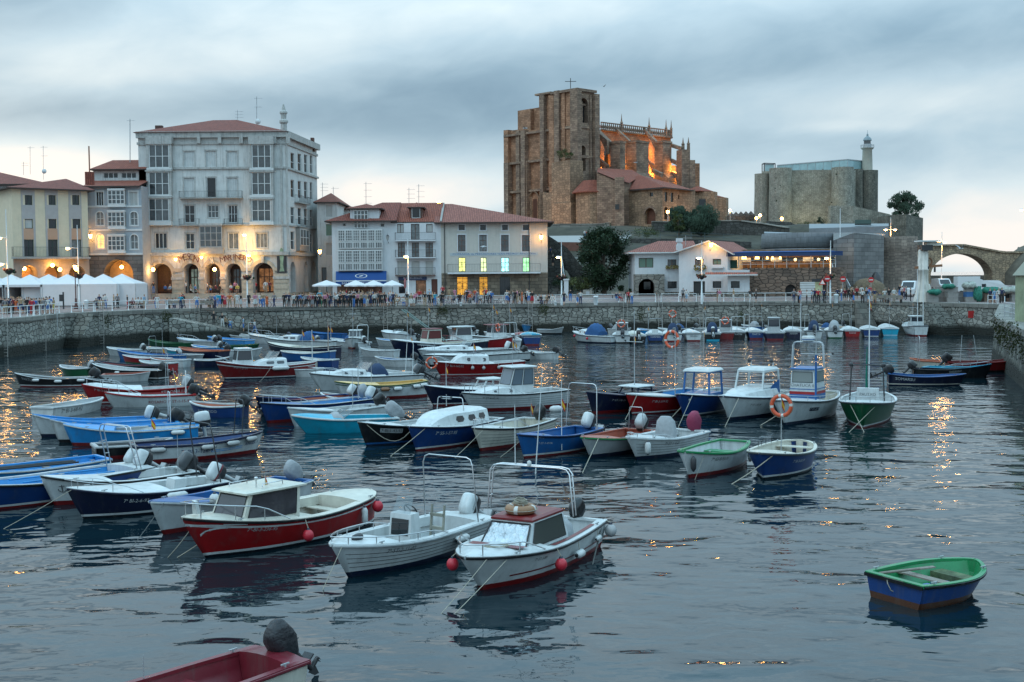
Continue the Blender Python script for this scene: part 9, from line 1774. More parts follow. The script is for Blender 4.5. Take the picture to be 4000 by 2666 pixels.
# ================= PEOPLE =================
def skin_person(pose):
 J={'pel':(0,0,.94,.125,.10),'wai':(0,0,1.10,.115,.085),'che':(0,0,1.30,.15,.10),'nec':(0,0,1.47,.055,.055),'hea':(0,-.01,1.60,.082,.095),'top':(0,.0,1.70,.06,.07)}
 st={'stand':((.10,0),(.1,.02),(-.10,0),(-.1,.02)),'walk':((.09,-.14),(.09,-.30),(-.09,.08),(-.09,.34)),'hip':((.13,0),(.16,0),(-.11,.02),(-.13,.04)),'dress':((.09,0),(.08,0),(-.09,0),(-.08,0)),'sit':((.12,-.42),(.12,-.42),(-.12,-.42),(-.13,-.40))}[pose]
 zs=(.50,.09,.94)if pose!='sit' else(.50,.09,.52)
 if pose=='sit':J={k:(v[0],v[1],v[2]-.42,v[3],v[4])for k,v in J.items()}
 w=.15 if pose=='dress' else.075
 for s,k0 in((1,0),(-1,2)):
  n='R' if s<0 else 'L';J['hip'+n]=(s*.09,0,J['pel'][2]-.06,.09,.09);J['kne'+n]=(st[k0][0],st[k0][1],zs[0],w*.9,w*.9);J['ank'+n]=(st[k0+1][0],st[k0+1][1]+(.02 if pose=='walk' and s<0 else 0),zs[1],.042,.042);J['toe'+n]=(st[k0+1][0],st[k0+1][1]-.16,.035,.04,.03)
  z=J['che'][2];J['sho'+n]=(s*.19,0,z+.08,.06,.06)
  el,ha={'stand':((s*.25,.02,z-.20),(s*.24,-.06,z-.46)),'walk':((s*.24,.08*s,z-.2),(s*.22,.16*s-.06,z-.44)),'hip':((s*.36,.04,z-.17),(s*.19,-.08,z-.36)),'dress':((s*.23,-.02,z-.2),(s*.10,-.2,z-.28)),'sit':((s*.24,-.08,z-.22),(s*.12,-.3,z-.3))}[pose]
  J['elb'+n]=(*el,.045,.045);J['han'+n]=(*ha,.032,.038)
 E=[('pel','wai'),('wai','che'),('che','nec'),('nec','hea'),('hea','top')]
 for n in 'LR':E+=[('pel','hip'+n),('hip'+n,'kne'+n),('kne'+n,'ank'+n),('ank'+n,'toe'+n),('che','sho'+n),('sho'+n,'elb'+n),('elb'+n,'han'+n)]
 K=list(J);me=bpy.data.meshes.new('body');me.from_pydata([J[k][:3]for k in K],[(K.index(a),K.index(b))for a,b in E],[]);o=bpy.data.objects.new('body',me);COL.objects.link(o)
 md=o.modifiers.new('s','SKIN');me.skin_vertices[0].data[0].use_root=True
 for i,k in en(K):me.skin_vertices[0].data[i].radius=J[k][3:5]
 o.modifiers.new('u','SUBSURF').levels=1;dg=bpy.context.evaluated_depsgraph_get();r=bpy.data.meshes.new_from_object(o.evaluated_get(dg));bpy.data.objects.remove(o)
 zone={'pel':3,'wai':2,'che':2,'nec':0,'hea':0,'top':1,'hip':3,'kne':3,'ank':5,'toe':4,'sho':2,'elb':2,'han':0}
 for i in rn(6):r.materials.append(None)
 for p in r.polygons:
  c=p.center;k=min(K,key=lambda q:(V3(J[q][:3])-c).length-J[q][3]*.6);z=zone[k[:3]]
  if k=='hea' and(c.y>.02 or c.z>J['hea'][2]+.05):z=1
  if k[:3]=='kne' and c.z<zs[0]-.05:z=5
  if k[:3]=='elb' and c.z<J[k][2]-.02:z=0
  if pose=='dress' and k in('wai',):z=2
  p.material_index=z;p.use_smooth=True
 return r
PM={k:skin_person(k)for k in('stand','walk','hip','dress','sit')}
PC={'w':('white',(.55,.55,.53)),'k':('black',(.02,.02,.022)),'n':('navy',(.02,.03,.08)),'b':('blue',(.05,.16,.42)),'r':('red',(.42,.03,.04)),'p':('pink',(.5,.2,.28)),'g':('grey',(.2,.2,.21)),'o':('orange',(.5,.12,.04)),'t':('tan',(.33,.24,.15)),'y':('yellow',(.5,.4,.1)),'l':('light blue',(.25,.38,.5)),'e':('green',(.06,.25,.14)),'q':('turquoise',(.03,.3,.42)),'m':('maroon',(.16,.02,.03))}
PMAT={k:mat('cloth_'+v[0].replace(' ','_'),v[1],rough=.9,var=.12,vs=6)for k,v in PC.items()}
SKN=[mat('skin_tone_'+a,c,rough=.6)for a,c in(('light',(.45,.27,.19)),('tanned',(.32,.17,.11)))];HRS=[mat('hair_'+a,c,rough=.7)for a,c in(('dark',(.02,.013,.01)),('brown',(.07,.035,.02)),('grey',(.25,.24,.23)),('blond',(.25,.16,.07)))]
prand=random.Random(11);PLIST=[]
def person(p,pose,top,bot,place,face=None):
 PLIST.append([p,pose,top,bot,place,face])
def crowd(s,ox,oy,sc,place,y0,pose0='stand',jit=0.0):
 """each item: x[,dy][pose]:top bottom  in zoomed-strip pixels"""
 for it in s.split():
  a,c=it.split(':');pose=pose0
  if a[-1]in 'wshda':pose={'w':'walk','s':'sit','h':'hip','d':'dress','a':'stand'}[a[-1]];a=a[:-1]
  x,dy=(a.split(',')+['0'])[:2];q=onq(ox+float(x)/sc,oy+(y0+float(dy))/sc);person(q,pose,c[0],c[1],place)
SX=3.795
crowd('15:kw 48:kn 78,6:gt 108:kt 135:nk 190:gn 212:mk 240:oo 262,-14:kb 290:gk 318,6:tn 345:wn 372,-10:kk 405:kk 432,-12:gb 460:mk 478,8:rr 500,-12:nn 525:bk 550,-14:gk 590:kn 622,-8:tg 655,10:gn 690,-10:kt 715:wb 742,-8:bn 800,-4:ty',0,1080,SX,'queue at the white tents',560)
crowd('1425s:kn 1475:nt 1535:wt 1562:wb 1690:tk 1745:gk 1890:kr 1972s:mk 2015s:wg 2050s:ww 2095s:wk 2142:lt 2308w:mb 2330,-26:ww',0,1080,SX,'quay right of the tents',452)
crowd('128s:gk 205s:wk 252s:wb 362w:kk 578h:mb 700s:wt 738s:kg 785:gk 835d:wg 908:qb 945:rk 982d:pr 1052h:ot 1125:tt 1165,-8:ww 1218d:kw 1338:kk 1432d:pw 1508:wb 1550:tb 1605d:ok 1712w:gn 1888:nw 1862,-14:kk 1932,-12:nk 1995d:wp 2012,-14:wk 2055,-40:kk 2085,-44:bk',620,1080,SX,'promenade before the arcade',432)
crowd('10:kk 42:tk 62,-10:gk 88:rk 128:pk 150,-12:gb 172,-16:lw 200,-10:kk 240:wn 262,-10:kk 280:te 322:lk 342,-10:pk 405:ln 430,-14:kn 482:gn 502,-12:wk 535:wk 560,-20:kk 592,-26:ok 615,-16:kk 640,-30:gk 665,-18:nk 690,-32:wk 716,-20:kk 745:nk 768,-14:kb 800:wk 815,-30:rk 838,-24:pk 868:wk 885,-16:tk 905,-34:kk 925,-20:gb 948,-12:gw 970:tw 1015d:nn 1040,-28:kk 1075,-24:wk 1100,-34:gk 1130,-40:kk 1160,-20:kk 1188,-10:kk 1205,-36:ww 1225,-24:kk 1250s:pw 1285,-30:gk 1310,-40:wb 1350,-34:nk 1420s:wt 1445s:tw 1500s:wb',1180,1080,SX,'bar terrace crowd',402)
crowd('570,-50:kr 600,-54:wk 630,-48:gk 660,-56:rk 700,-50:kk 735,-58:tk 770,-52:wk 805,-60:nk 845,-54:gk 880,-60:kk 985,-58:gn 1015,-50:tk',1180,1080,SX,'back of the bar terrace',402)
crowd('1555:kt 1618d:tw 1660:pw 1690,-16:pk 1740,-30:rk 1820:kt 1890:kk 1935:tk 1968,-10:qb 2020s:ww 2062:kk 2090,-6:kn',1180,1080,SX,'pavement outside the balcony house',372)
crowd('90s:gn 155s:kb 180s:kk 240:kk 285w:kk 320s:rt 375s:gk 428:rb 465s:wk 540:tk 592h:lg 618,-8:wk 650:bn 872:wb 900:gb 965d:gk 995:kk 1060w:kt 1098d:oo 1155:kk 1172,-8:wn 1200:wb 1248d:kr 1330s:wk 1380s:kn 1425s:ww 1470s:tk 1505s:kw 1548s:ww 1720,20w:kn 1815,-20:kb 1920,16w:gb 1965,-2:wn',1750,1080,SX,'ground before the guild building',345)
crowd('18s:nb 48s:gr 130,10:rk 160,10:wb 632w:gk 662w:wl 945:kt 966:pw 1095:tw 1245w:kw 1302:kk 1650:gn 1692:wk 1708:rb 1768:wk 1815:lk 1842:nk 1875:rk 1928:nk 1956:tk',2400,800,2.353,'promenade before the gabled house and terrace',858)
crowd('2050:nk 2086:wb 2118:mk 2150:kk 2176,-6:tk 2192:kk 2228,-8:rk 2272,-10:wk 2328:bb 2345,-8:rw',2400,800,2.353,'group by the outdoor stairs',848)
crowd('72:wk 122:kg 150w:bl 262s:tg 330s:nk 372s:ek 402,-18:wg 465:kk 540:wt 578s:wk 625,-50:kb 655,-44:wk 685,-44:rn 720,-40:gk 785,-30:kk 890,-36:tg',3350,1080,SX,'paved corner near the crane',332)
crowd('1962:nk 2026:lb 2092:wk 2136:nk 2200,-60:wk 2225,-64:pk',3350,1080,SX,'quay beside the fish crates',400)
for x,Y,z,pose,c in((835,0,2.3,'stand','kk'),(868,0,1.9,'hip','kw'),(880,0,1.75,'sit','tk'),(898,0,1.55,'sit','lb'),(950,0,.95,'stand','lb'),(978,0,.7,'sit','gk'),(994,0,.5,'walk','wb')):
 f=(x-690)/345;a_,b_=RAMP;q=a_.lerp(b_,f);person(V3((atY(x,1230,q.y-1.6).x,q.y-1.6,2.6+(.15-2.6)*f)),pose,c[0],c[1],'stone ramp')
for x,c in((600,'kb'),(645,'bk'),(662,'lk'),(728,'wk'),(745,'tw'),(762,'bk'),(812,'wk'),(822,'tb'),(842,'mk'),(858,'kk'),(905,'wr'),(920,'pk'),(930,'yk'),(1000,'rk'),(1030,'wg'),(1040,'wt'),(1052,'mk')):person(V3((atY(x,1140,169.2).x,169.2+prand.uniform(-.4,.4),gz+.01)),'sit' if x%4 else 'stand',c[0],c[1],'arcade tables')
for x,y,Y,c in((2235,1150,176,'kk'),(2150,1010,180,'nk'),(2160,1040,174,'kk'),(2285,935,221,'wb'),(2290,936,221,'rk'),(2425,950,222,'ww')):p=atY(x,y,Y);person(V3((p.x,Y,max(p.z,4.3)if Y<200 else p.z)),'stand',c[0],c[1],'stairs and hill road')
cr_=random.Random(21)
for k in rn(52):
 cx_,cy_=cr_.choice(((1210,1188),(1290,1182),(1370,1180),(1450,1178),(1560,1174),(1700,1170),(1850,1172),(2000,1170),(720,1186),(880,1188),(3330,1164),(60,1222)));person(onq(cx_+cr_.gauss(0,30),cy_+cr_.uniform(-9,4)),cr_.choice(('stand','stand','walk','hip','dress')),cr_.choice('wkbrpgltnoqm'),cr_.choice('knbgt'),'strolling crowd')
PN={'stand':'standing','walk':'walking','hip':'standing with elbows out','dress':'standing','sit':'sitting'}
groups={}
for r in PLIST:groups.setdefault((r[2],r[3],r[4],PN[r[1]]),[]).append(r)
ORD=['','first','second','third','fourth','fifth','sixth','seventh','eighth','ninth','tenth','eleventh','twelfth']
for(t_,b_,pl,pn),L_ in groups.items():
 L_.sort(key=lambda r:r[0].x/r[0].y)
 for k,r in en(L_):r.append((' '+ORD[k+1]+' from left')if len(L_)>1 else '')
for p,pose,t_,b_,pl,fc_,od in PLIST:
 o=bpy.data.objects.new('person',PM[pose]);COL.objects.link(o);s=prand.uniform(.93,1.06)*(.97 if pose=='dress' else 1);o.location=p;o.scale=(s*prand.uniform(.95,1.15),s,s);o.rotation_euler=(0,0,prand.choice([0,.4,-.4,mh.pi/2,-mh.pi/2,mh.pi,2.6,3.6])+prand.uniform(-.3,.3))
 sk=prand.choice(SKN);bare=prand.random()<.45 or pose=='dress';ms=[sk,prand.choice(HRS),PMAT[t_],PMAT[t_ if pose=='dress' and prand.random()<.4 else b_],PMAT['k'],sk if bare else PMAT[b_]]
 for i,m_ in en(ms):o.material_slots[i].link='OBJECT';o.material_slots[i].material=m_
 tag(o,'person in %s and %s %s %s, %s%s'%(PC[t_][0],PC[b_][0],'skirt' if pose=='dress' else 'trousers',PN[pose].replace('standing with elbows out','arms bent'),{'ground before the guild building':'guild building','promenade before the gabled house and terrace':'gabled house promenade','pavement outside the balcony house':'balcony house','promenade before the arcade':'arcade front','back of the bar terrace':'terrace back','group by the outdoor stairs':'outdoor stairs','paved corner near the crane':'crane corner','quay right of the tents':'right of tents','queue at the white tents':'tent queue'}.get(pl,pl),od),'person','people in the '+pl)
# ================= QUAY FURNITURE =================
def bench(x,y,l_,mt=None):
 c=onq(x,y);t=thing('bench',l_,'bench',tuple(c),group='benches on the promenade');mt=mt or DK_;m=MB();m.box((c.x-.9,c.y-.25,c.z+.42),(c.x+.9,c.y+.25,c.z+.47),WOODG);m.build('seat',t);m=MB();m.box((c.x-.9,c.y+.25,c.z+.55),(c.x+.9,c.y+.29,c.z+.9),WOODG);m.build('backrest',t)
 for s in(-.75,.75):MB().box((c.x+s-.04,c.y-.25,c.z),(c.x+s+.04,c.y+.29,c.z+.42),mt).build('leg',t)
bench(355,1200,'bench with seated people right of the white tents');bench(530,1199,'bench at the right end of the white tents');bench(685,1192,'left bench in front of the arcade building');bench(810,1190,'right bench in front of the arcade building');bench(2415,1160,'bench under the dark tree edge left of the porch');bench(3445,1166,'stone bench left of the double street lamp');bench(3495,1165,'stone bench below the double street lamp')
def bike(x,y,l_,ang=0.0,col='k'):
 c=onq(x,y);t=thing('bicycle',l_,'bicycle',tuple(c),rz=ang,group='bicycles leaning at the railing');
 for s in(-.5,.5):MB().torus((s,0,.34),.32,.022,BLACK,n=18,m=4,axis='y').build('wheel',t,local=True)
 m=MB();m.tube([(-.5,0,.34),(-.2,0,.78),(.32,0,.8),(.05,0,.34),(-.5,0,.34)],.02,PMAT[col],n=5);m.tube([(-.2,0,.78),(.05,0,.34)],.02,PMAT[col],n=5);m.tube([(.5,0,.34),(.32,0,.95)],.02,PMAT[col],n=5);m.build('bike_frame',t,local=True);m=MB();m.tube([(.30,-.25,.98),(.34,0,.96),(.30,.25,.98)],.015,DK_,n=5);m.build('handlebar',t,local=True);m=MB();m.box((-.32,-.07,.84),(-.08,.07,.89),BLACK);m.build('saddle',t,local=True)
for x,y,l_ in((1683,1188,'dark bicycle leftmost of the row before the balcony house'),(1757,1187,'dark bicycle with a child seat before the guild building'),(1888,1186,'bicycle in the middle of the row before the guild building'),(1915,1186,'bicycle overlapping its neighbour before the guild building'),(1955,1185,'small bicycle rightmost of the row before the guild building'),(1033,1197,'low bicycle near the railing before the arcade building'),(3212,1172,'bicycle below the warning sign at the stone terrace')):bike(x,y,l_)
def sign(x,yt,yb,l_,kind):
 c=onq(x,yb);z=atY(x,yt,c.y).z;t=thing('road_sign',l_,'road sign',tuple(c));MB().tube([c,(c.x,c.y,z)],.035,GALV,n=5).build('post',t);R_=mat('sign_red',(.45,.02,.02),rough=.5);y0=c.y-.05
 circ=lambda r,yy:[V3((c.x+r*mh.cos(2*mh.pi*k/20),yy,z+r*mh.sin(2*mh.pi*k/20)))for k in rn(20)]
 if kind=='no':m=MB();m.loft([circ(.36,y0+.02),circ(.36,y0)],R_);o=m.build('disc',t);MB().box((c.x-.24,y0-.008,z-.06),(c.x+.24,y0-.004,z+.06),WM_).build('white_bar',o)
 else:f=lambda r,yy:[V3((c.x+r*mh.cos(mh.pi/2+2*mh.pi*k/3),yy,z+r*mh.sin(mh.pi/2+2*mh.pi*k/3)))for k in rn(3)];m=MB();m.loft([f(.5,y0+.02),f(.5,y0)],R_,smooth=False);o=m.build('triangle',t);m=MB();m.face(f(.34,y0-.005),WM_);m.build('white_field',o)
sign(3231,1090,1165,'no-entry sign at the right end of the stone terrace','no');sign(3292,1091,1160,'no-entry sign in front of the outdoor stairs','no');sign(3402,1094,1152,'no-entry sign before the dark arched door','no');sign(3212,1105,1163,'triangular warning sign left of the no-entry sign','tri')
for i,(x,y,l_)in en(((337,1208,'white litter bin in front of the white tents'),(2327,1180,'white litter bin before the dark tree'),(3266,1172,'white litter bin near the lamp pole at the terrace end'))):c=onq(x,y);tag(MB().lathe([(.22,0),(.26,.85),(.3,.9),(.3,1.0),(.1,1.08)],c,WM_,n=12).build('litter_bin'),l_,'bin','white litter bins')
c=onq(2295,1158);t=thing('utility_cabinet','pale stone utility cabinet under the dark tree','cabinet',tuple(c));MB().box((c.x-.6,c.y-.4,c.z),(c.x+.6,c.y+.4,c.z+.95),BALU).build('body',t);MB().box((c.x-.25,c.y-.42,c.z+.3),(c.x+.25,c.y-.401,c.z+.75),GALV).build('door',t)
c=onq(243,1208);t=thing('totem_sign','dark information totem in front of the tents','sign',tuple(c));MB().box((c.x+.1,c.y-.06,c.z),(c.x+.25,c.y+.06,c.z+2.0),DK_).build('post',t);MB().box((c.x-.3,c.y-.07,c.z+.9),(c.x+.1,c.y+.07,c.z+1.7),DK_).build('panel',t)
for x,y,l_ in((1800,1187,'small white bollard before the guild building'),(2170,1180,'small white bollard left of the lamp pole by the stair street')):c=onq(x,y);tag(MB().lathe([(.12,0),(.12,.3),(.16,.35),(.12,.45)],c,WM_,n=8).build('bollard'),l_,'bollard')
c=onq(3604,1179);Yc=c.y;t=thing('quay_crane','rusty white pillar crane with a boxy head on the quay edge','crane',tuple(c));RU=mat('rusty_white_paint',(.60,.56,.50),rough=.6,var=.15,dirt=.95);Zc=lambda y:atY(*z5(1395,y),Yc).z
MB().lathe([(.95,c.z),(.85,c.z+.3),(.62,Zc(1100)),(.62,Zc(1030)),(.66,Zc(1028)),(.66,Zc(1018)),(.62,Zc(1015)),(.58,Zc(890)),(.5,Zc(878))],(c.x,c.y,0),RU,n=14).build('pillar',t)
m=MB();p=lambda x,y,dy=0:atY(*z5(x,y),Yc)+V3((0,dy,0));a_=p(1368,885);b_=p(1448,845);m.box((a_.x,Yc-.8,a_.z),(b_.x,Yc+.8,b_.z),DK_);a_=p(1350,822);b_=p(1490,812);m.box((a_.x,Yc-1.1,a_.z),(b_.x,Yc+1.1,b_.z),WM_);m.build('head',t)
MB().box((p(1410,850).x,Yc-.6,p(1410,850).z),(p(1522,822).x,Yc+.6,p(1522,822).z),RU).build('counterweight',t);m=MB();m.bar(p(1335,1008),p(1530,992),.3,.28,mat('rusty_orange_steel',(.22,.10,.05),rough=.8,var=.4));m.bar(p(1400,1020),p(1400,1000),.9,.9,DK_);m.torus(p(1430,965),.45,.1,MC['rusty_orange_steel'],axis='y');m.tube([p(1478,1000),p(1478,1040)],.12,DK_);m.build('arm',t)
for s in(-1,1):MB().tube([c+V3((s*.95,-.4,0)),c+V3((s*.5,-.3,2.1))],[.35,.22],RU,n=6).build('brace',t)
def van(x,y,Y,L_,Wd,Hh,l_,rz,name='van'):
 c=plant(x,Y)if y is None else onq(x,y);t=thing(name,l_,'van',tuple(c),rz=rz);V=mat('white_van_paint',(.58,.60,.60),rough=.3,coat=.3);h=L_/2
 pr=[(-h,.35),(h,.35),(h,.95),(h-.5,1.1),(h-1.15,Hh-.1),(h-1.5,Hh),(-h+.15,Hh),(-h,Hh-.3)];m=MB();rg=[[V3((px_,s*Wd/2*(.9 if pz>1.1 else 1),pz))for px_,pz in pr]for s in(-1,1)];m.loft(rg,V,smooth=False);m.build('body',t,local=True)
 m=MB();m.face([(h-.52,-Wd*.40,1.14),(h-.52,Wd*.40,1.14),(h-1.10,Wd*.38,Hh-.16),(h-1.10,-Wd*.38,Hh-.16)][::1],GD_);m.xf(Matrix.Translation((.02,0,.015)));m.build('windscreen',t,local=True)
 for s in(-1,1):m=MB();m.face([(h-.75,s*(Wd*.465+.01),1.15),(h-1.25,s*(Wd*.455+.01),Hh-.25),(h-2.0,s*(Wd*.455+.01),Hh-.25),(h-2.0,s*(Wd*.465+.01),1.15)],GD_);m.build('side_window',t,local=True)
 for sx in(-h+.8,h-.8):
  for s in(-1,1):m=MB();m.lathe([(.02,-.1),(.34,-.1),(.34,.1),(.02,.1)],(sx,s*(Wd/2-.08),.34),BLACK,n=14,ax='y');wo=m.build('wheel',t,local=True);MB().lathe([(.02,-.105),(.2,-.105),(.2,.105),(.02,.105)],(sx,s*(Wd/2-.08),.34),GALV,n=10,ax='y').build('rim',wo,local=True)
 for s in(-1,1):MB().box((h-.02,s*Wd*.36-.12,.72),(h+.02,s*Wd*.36+.12,.9),WHF).build('headlight',t,local=True)
van(3556,1151,None,4.2,1.8,2.0,'white van facing the harbour, left of the crane pillar',-2.1);van(3678,None,178,4.2,1.8,1.9,'white van half hidden behind the fish crates',-1.57);van(3872,None,164,4.0,1.7,1.75,'white van with a raised roof behind the lorry',0.2)
c=plant(3785,160);t=thing('lorry','white box lorry with dark lettering behind the fish crates','lorry',tuple(c));MB().box((c.x-2.9,c.y-1.2,c.z+.9),(c.x+1.9,c.y+1.2,c.z+3.9),mat('white_van_paint',(.5,.5,.5))).build('box_body',t);m=MB();m.hexa([c+V3(v)for v in((1.95,-1.1,.5),(4.0,-1.1,.5),(4.0,1.1,.5),(1.95,1.1,.5),(1.95,-1.05,3.4),(3.0,-1.05,2.9),(3.0,1.05,2.9),(1.95,1.05,3.4))],MC['white_van_paint']);m.build('cab',t);m=MB();m.box((c.x+2.3,c.y-1.12,c.z+1.6),(c.x+3.2,c.y-1.09,c.z+2.3),GD_);m.build('cab_window',t)
for sx in(-2,1,3):m=MB();m.lathe([(.02,-.12),(.45,-.12),(.45,.12),(.02,.12)],(c.x+sx,c.y-1.0,c.z+.45),BLACK,n=14,ax='y');m.build('wheel',t)
vs,fs=text_pts('Tomas',.8);m=MB();m.add([(c.x-1.4+x,c.y-1.215,c.z+2.2+y)for x,y in vs],fs,GALV);m.build('lettering',t)
t.scale=(.62,.62,.62)
CRT=[mat('grey_plastic_crate',(.30,.28,.26),rough=.8,var=.12,dirt=.5),mat('blue_plastic_crate',(.04,.14,.32),rough=.7,var=.1),mat('brown_crate',(.16,.11,.08),rough=.8,var=.2)]
def crate_mesh(mt):
 m=MB()
 for a,b in(((-.6,-.5,0),(.6,.5,.08)),((-.6,-.5,.08),(-.56,.5,.8)),((.56,-.5,.08),(.6,.5,.8)),((-.56,-.5,.08),(.56,-.46,.8)),((-.56,.46,.08),(.56,.5,.8))):m.box(a,b,mt)
 for k in rn(6):m.box((-.58+k*.22,-.52,.02),(-.52+k*.22,-.5,.82),mt)
 m.box((-.62,-.53,.74),(.62,-.505,.84),mt);return m
CM=[crate_mesh(m_).build('fish_crate')for m_ in CRT]
rnd=random.Random(9);cols_=[(3640,2,0),(3678,3,0),(3716,3,0),(3752,2,0),(3790,3,1),(3828,2,0),(3862,2,2),(3930,2,2),(3965,2,0)];n_=0;used=set()
PLN=['first','second','third','fourth','fifth','sixth','seventh','eighth','last'];LV=['bottom','second','top']
for i,(x,nl,ci)in en(cols_):
 for k in rn(nl):
  kk=1 if(ci==1 and k==1)else(0 if ci==1 else ci);c=plant(x,141+(i%2)*1.2)
  if kk in used:o=CM[kk].copy();COL.objects.link(o)
  else:o=CM[kk];used.add(kk)
  o.location=(c.x,c.y,c.z+k*.6);o.rotation_euler=(0,0,rnd.uniform(-.12,.12));o.scale=(1.05,1,.7);tag(o,'%s fish crate, %s of the %s stack from the crane'%(['grey','blue','brown'][kk],'top' if k==nl-1 else LV[k],PLN[i]),'crate','fish crates stacked on the quay')
NET=mat('green_fishing_net',(.03,.17,.12),rough=.95,var=.5,vs=5,bump=1.0,bs=6);NETW=mat('pale_fishing_net',(.35,.38,.34),rough=.95,var=.4,vs=5,bump=1.0,bs=6)
for i,(x,z,rx,rz_,mt,l_)in en(((3650,1.2,.8,.3,NET,'green net heaped on the crates nearest the crane'),(3705,1.85,.75,.25,NET,'green net on the third stack of crates'),(3785,1.95,.8,.35,NETW,'pale net heaped over the blue crate'),(3818,.9,.55,.75,NET,'green net hanging down beside the blue crate'),(3872,1.35,1.1,.3,NET,'dark green net behind the people at the crates'),(3950,1.35,1.3,.35,NETW,'pale net on the last crates at the right'))):
 c=plant(x,140.6);rock_=MB();rg=[]
 for a in rn(9):th=mh.pi*a/8;rg.append([V3((c.x+rx*mh.sin(th)**.35*mh.cos(b_)*(1+.3*mnoise.noise(V3((i*3+mh.cos(b_)*2,mh.sin(b_)*2,a*.6)))),c.y+.62*mh.sin(th)**.5*mh.sin(b_),c.z+z-rz_*mh.cos(th)*(1+.9*mnoise.noise(V3((i*5+mh.cos(b_)*3,mh.sin(b_)*3,a*.5))))))for b_ in[2*mh.pi*k/24 for k in rn(24)]])
 rock_.loft(rg,mt);tag(rock_.build('fishing_net'),l_,'net','fishing nets on the crates')
c=onq(3402,1150);m=MB();rg=[]
for a in rn(8):th=mh.pi*a/14;rg.append([V3((c.x-.4+2.4*mh.cos(th)*mh.cos(b_)*(1+.15*mh.sin(5*b_+a)),c.y+1.3*mh.cos(th)*mh.sin(b_),c.z+2.3*mh.sin(th)))for b_ in[2*mh.pi*k/20 for k in rn(20)]])
m.loft(rg,mat('brown_netting_heap',(.16,.12,.08),rough=1,var=.4,vs=3,bump=1,bs=5));tag(m.build('netting_heap'),'brown heap of netting before the dark arched door','net heap')
p=edge_at(3800,-.35);tag(MB().box((p.x-.35,p.y-.25,1.9),(p.x+.35,p.y-.2,2.7),mat('sign_red',(.4,.02,.02))).build('warning_plate'),'red warning plate on the quay wall near the broad steps','sign')
t=thing('pier_railing','grey metal railing on the near stone pier at the right','railing',(38,96,QZ));P3=[onz(3924,1206,QZ),onz(3924,1240,QZ),onz(3990,1262,QZ)+V3((.6,0,0)),onz(4060,1300,QZ)];m=MB()
for z_ in(.45,.8,1.15):m.tube([q+V3((0,0,z_))for q in P3],.035,GALV,n=5)
m.build('rail',t)
for a_,b_ in zip(P3[:-1],P3[1:]):
 for k in rn(3):q=a_.lerp(b_,k/3);MB().tube([q,q+V3((0,0,1.17))],.04,GALV,n=5).build('post',t)
t=thing('white_barrier','short white barrier with people behind it at the quay corner','barrier',tuple(onz(3883,1190,QZ)));a_=onz(3863,1189,QZ);b_=onz(3902,1189,QZ);m=MB();[m.bar(a_+V3((0,.3,z_)),b_+V3((0,.3,z_)),.05,.05,WM_)for z_ in(.5,.95)];m.build('rail',t);[MB().bar(a_.lerp(b_,f)+V3((0,.3,0)),a_.lerp(b_,f)+V3((0,.3,1)),.06,.06,WM_).build('post',t)for f in(0,.5,1)]
p=onz(4075,1262,QZ);t=thing('kiosk','greenish pale glazed kiosk cut off by the right edge','kiosk',tuple(p));KG=mat('greenish_glass',(.30,.34,.22),rough=.25,var=.3,vs=1.0);MB().box((p.x-.72,p.y,p.z),(p.x+3,p.y+3,p.z+3.3),KG).build('glass_wall',t);m=MB();m.hexa([p+V3(v)for v in((-.95,-.2,3.3),(3,-.2,3.3),(3,3,3.3),(-.95,3,3.3),(.3,.9,5.3),(3,.9,5.3),(3,2,5.3),(.3,2,5.3))],mat('pale_olive_roof',(.28,.28,.22),rough=.7));m.build('roof',t);[MB().box((p.x-.76+k*1.2,p.y-.05,p.z),(p.x-.68+k*1.2,p.y+.02,p.z+3.3),GALV).build('mullion',t)for k in rn(3)]
weeds('grass and weeds growing down the face of the near stone pier',[PIER[1].lerp(PIER[2],f)+V3((-.35,-.1,-.4-.5*(k%3)))for k,f in en([.1+.06*i for i in rn(12)])],r=.22,n=16)
AER='aerials on the roofs'
def aerial(zf,x,ya,yb,Y,l_,arms=2,r=.035,dish=False):
 a_=atY(*zf(x,yb),Y);b_=atY(*zf(x,ya),Y);t=thing('roof_aerial',l_,'aerial',tuple(a_),group=AER);MB().tube([a_-V3((0,0,.8)),b_],r,GALV,n=4).build('mast',t);m=MB()
 for k in rn(arms):z_=b_.z-.25-k*(b_.z-a_.z)*.3;m.bar((a_.x-.3,Y,z_),(a_.x+.9,Y,z_),.03,.03,GALV);[m.bar((a_.x-.2+j*.22,Y-.25,z_),(a_.x-.2+j*.22,Y+.25,z_+.02),.02,.02,GALV)for j in rn(5)]
 m.build('aerial_bars',t)
 if dish:MB().lathe([(.02,0),(.3,.06),(.42,.16)],(a_.x+.2,Y-.2,a_.z+.6),WM_,n=12,ax='y').build('dish',t)
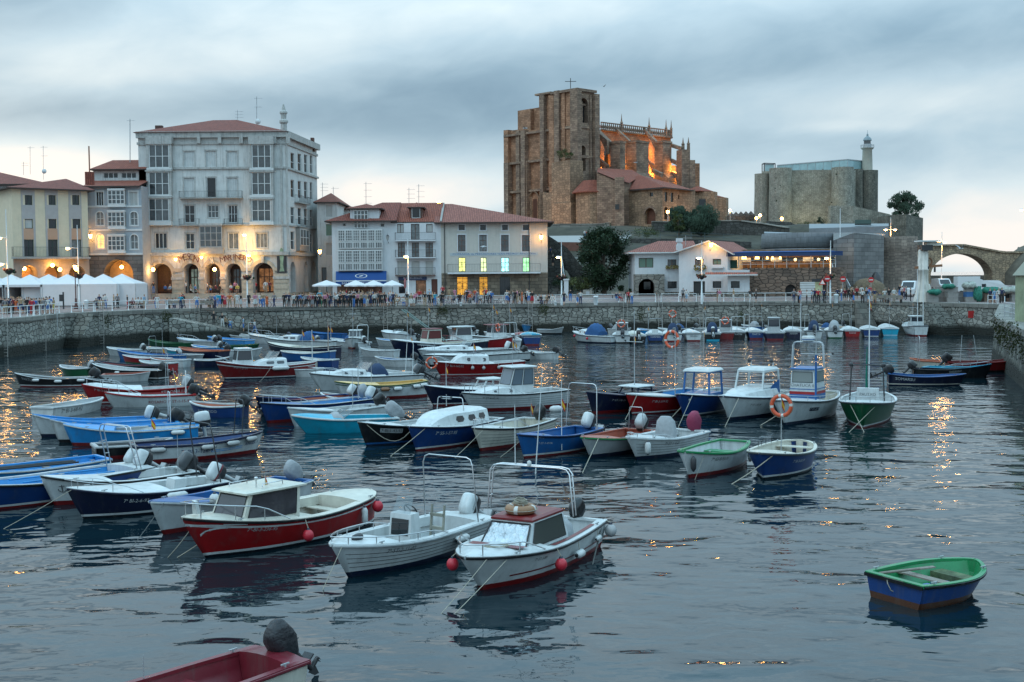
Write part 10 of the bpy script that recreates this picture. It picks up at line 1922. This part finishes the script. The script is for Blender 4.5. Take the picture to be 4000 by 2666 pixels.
aerial(z1,1137,-190,175,172,'very tall striped mast above the narrow house',1,.06);aerial(z1,378,45,300,205,'tall aerial with a dish on the dark red roof',2,dish=True);aerial(z1,263,50,255,208,'thin aerial left of the one with a dish',1);aerial(z1,205,185,260,206,'short aerial at the left of the dark red roof',2);aerial(z2,715,148,218,178,'pair of aerials on the ridge of the arcade building',3);aerial(z2,853,52,262,176,'tall aerial with a dish right of the ridge of the arcade building',2,.05,True)
aerial(z3,540,145,345,176,'tall aerial on the gallery house',4);aerial(z3,935,200,335,178,'left of two aerials on the balcony house',3);aerial(z3,1025,165,335,179,'right of two aerials on the balcony house',3);aerial(z3,140,150,250,186,'small aerial on the alley house',3);aerial(z3,240,190,300,190,'thin aerial between the alley house and the gallery house',1);aerial(z4,655,285,330,168,'small aerial beside the white chimney of the gabled house',2)
GW=mat('gull_white_feathers',(.5,.5,.5),rough=.8);GG=mat('gull_grey_wings',(.28,.29,.31),rough=.8)
for x,y,Y,rz,up,l_ in((3753,972,125,.3,.9,'gull flying in front of the arch bridge'),(2051,502,150,-.2,.35,'gull flying left of the church tower'),(2358,338,220,.8,.5,'gull high in the sky right of the church cross'),(2483,636,180,.5,.2,'gull flying before the church buttresses'),(1888,964,118,.1,-.3,'gull flying across the upper windows of the guild building')):
 c=atY(x,y,Y);t=thing('gull',l_,'bird',tuple(c),rz=rz,group='gulls in flight');m=MB();m.lathe([(.01,-.3),(.05,-.2),(.09,0),(.08,.12),(.05,.2),(.055,.26),(.01,.34)],(0,0,0),GW,n=8,ax='x');m.build('body',t,local=True)
 for s in(-1,1):m=MB();w_=[V3(v)for v in((.1,s*.06,.03),(-.1,s*.06,.03),(-.12,s*.38,.03+.22*up),(.08,s*.38,.05+.22*up),(-.2,s*.75,.02+.5*up))];m.face([w_[0],w_[1],w_[2],w_[3]],GG);m.face([w_[3],w_[2],w_[4]],GG);d_=V3((0,0,-.015));m.face([w_[0]+d_,w_[1]+d_,w_[2]+d_,w_[3]+d_],GW);m.build('wing',t,local=True)
for i,x in en((1300,1345,1400,1440,1495,1545,1640)):
 c=plant(x,156);t=thing('bar_table',['first','second','third','fourth','fifth','sixth','last'][i]+' round bar table from the left under or beside the parasols','table',tuple(c),group='tables of the bar terrace');MB().lathe([(.4,.72),(.42,.75),(.01,.76)],c,GALV,n=12).build('tabletop',t);MB().tube([c,c+V3((0,0,.73))],.04,DK_).build('leg',t)
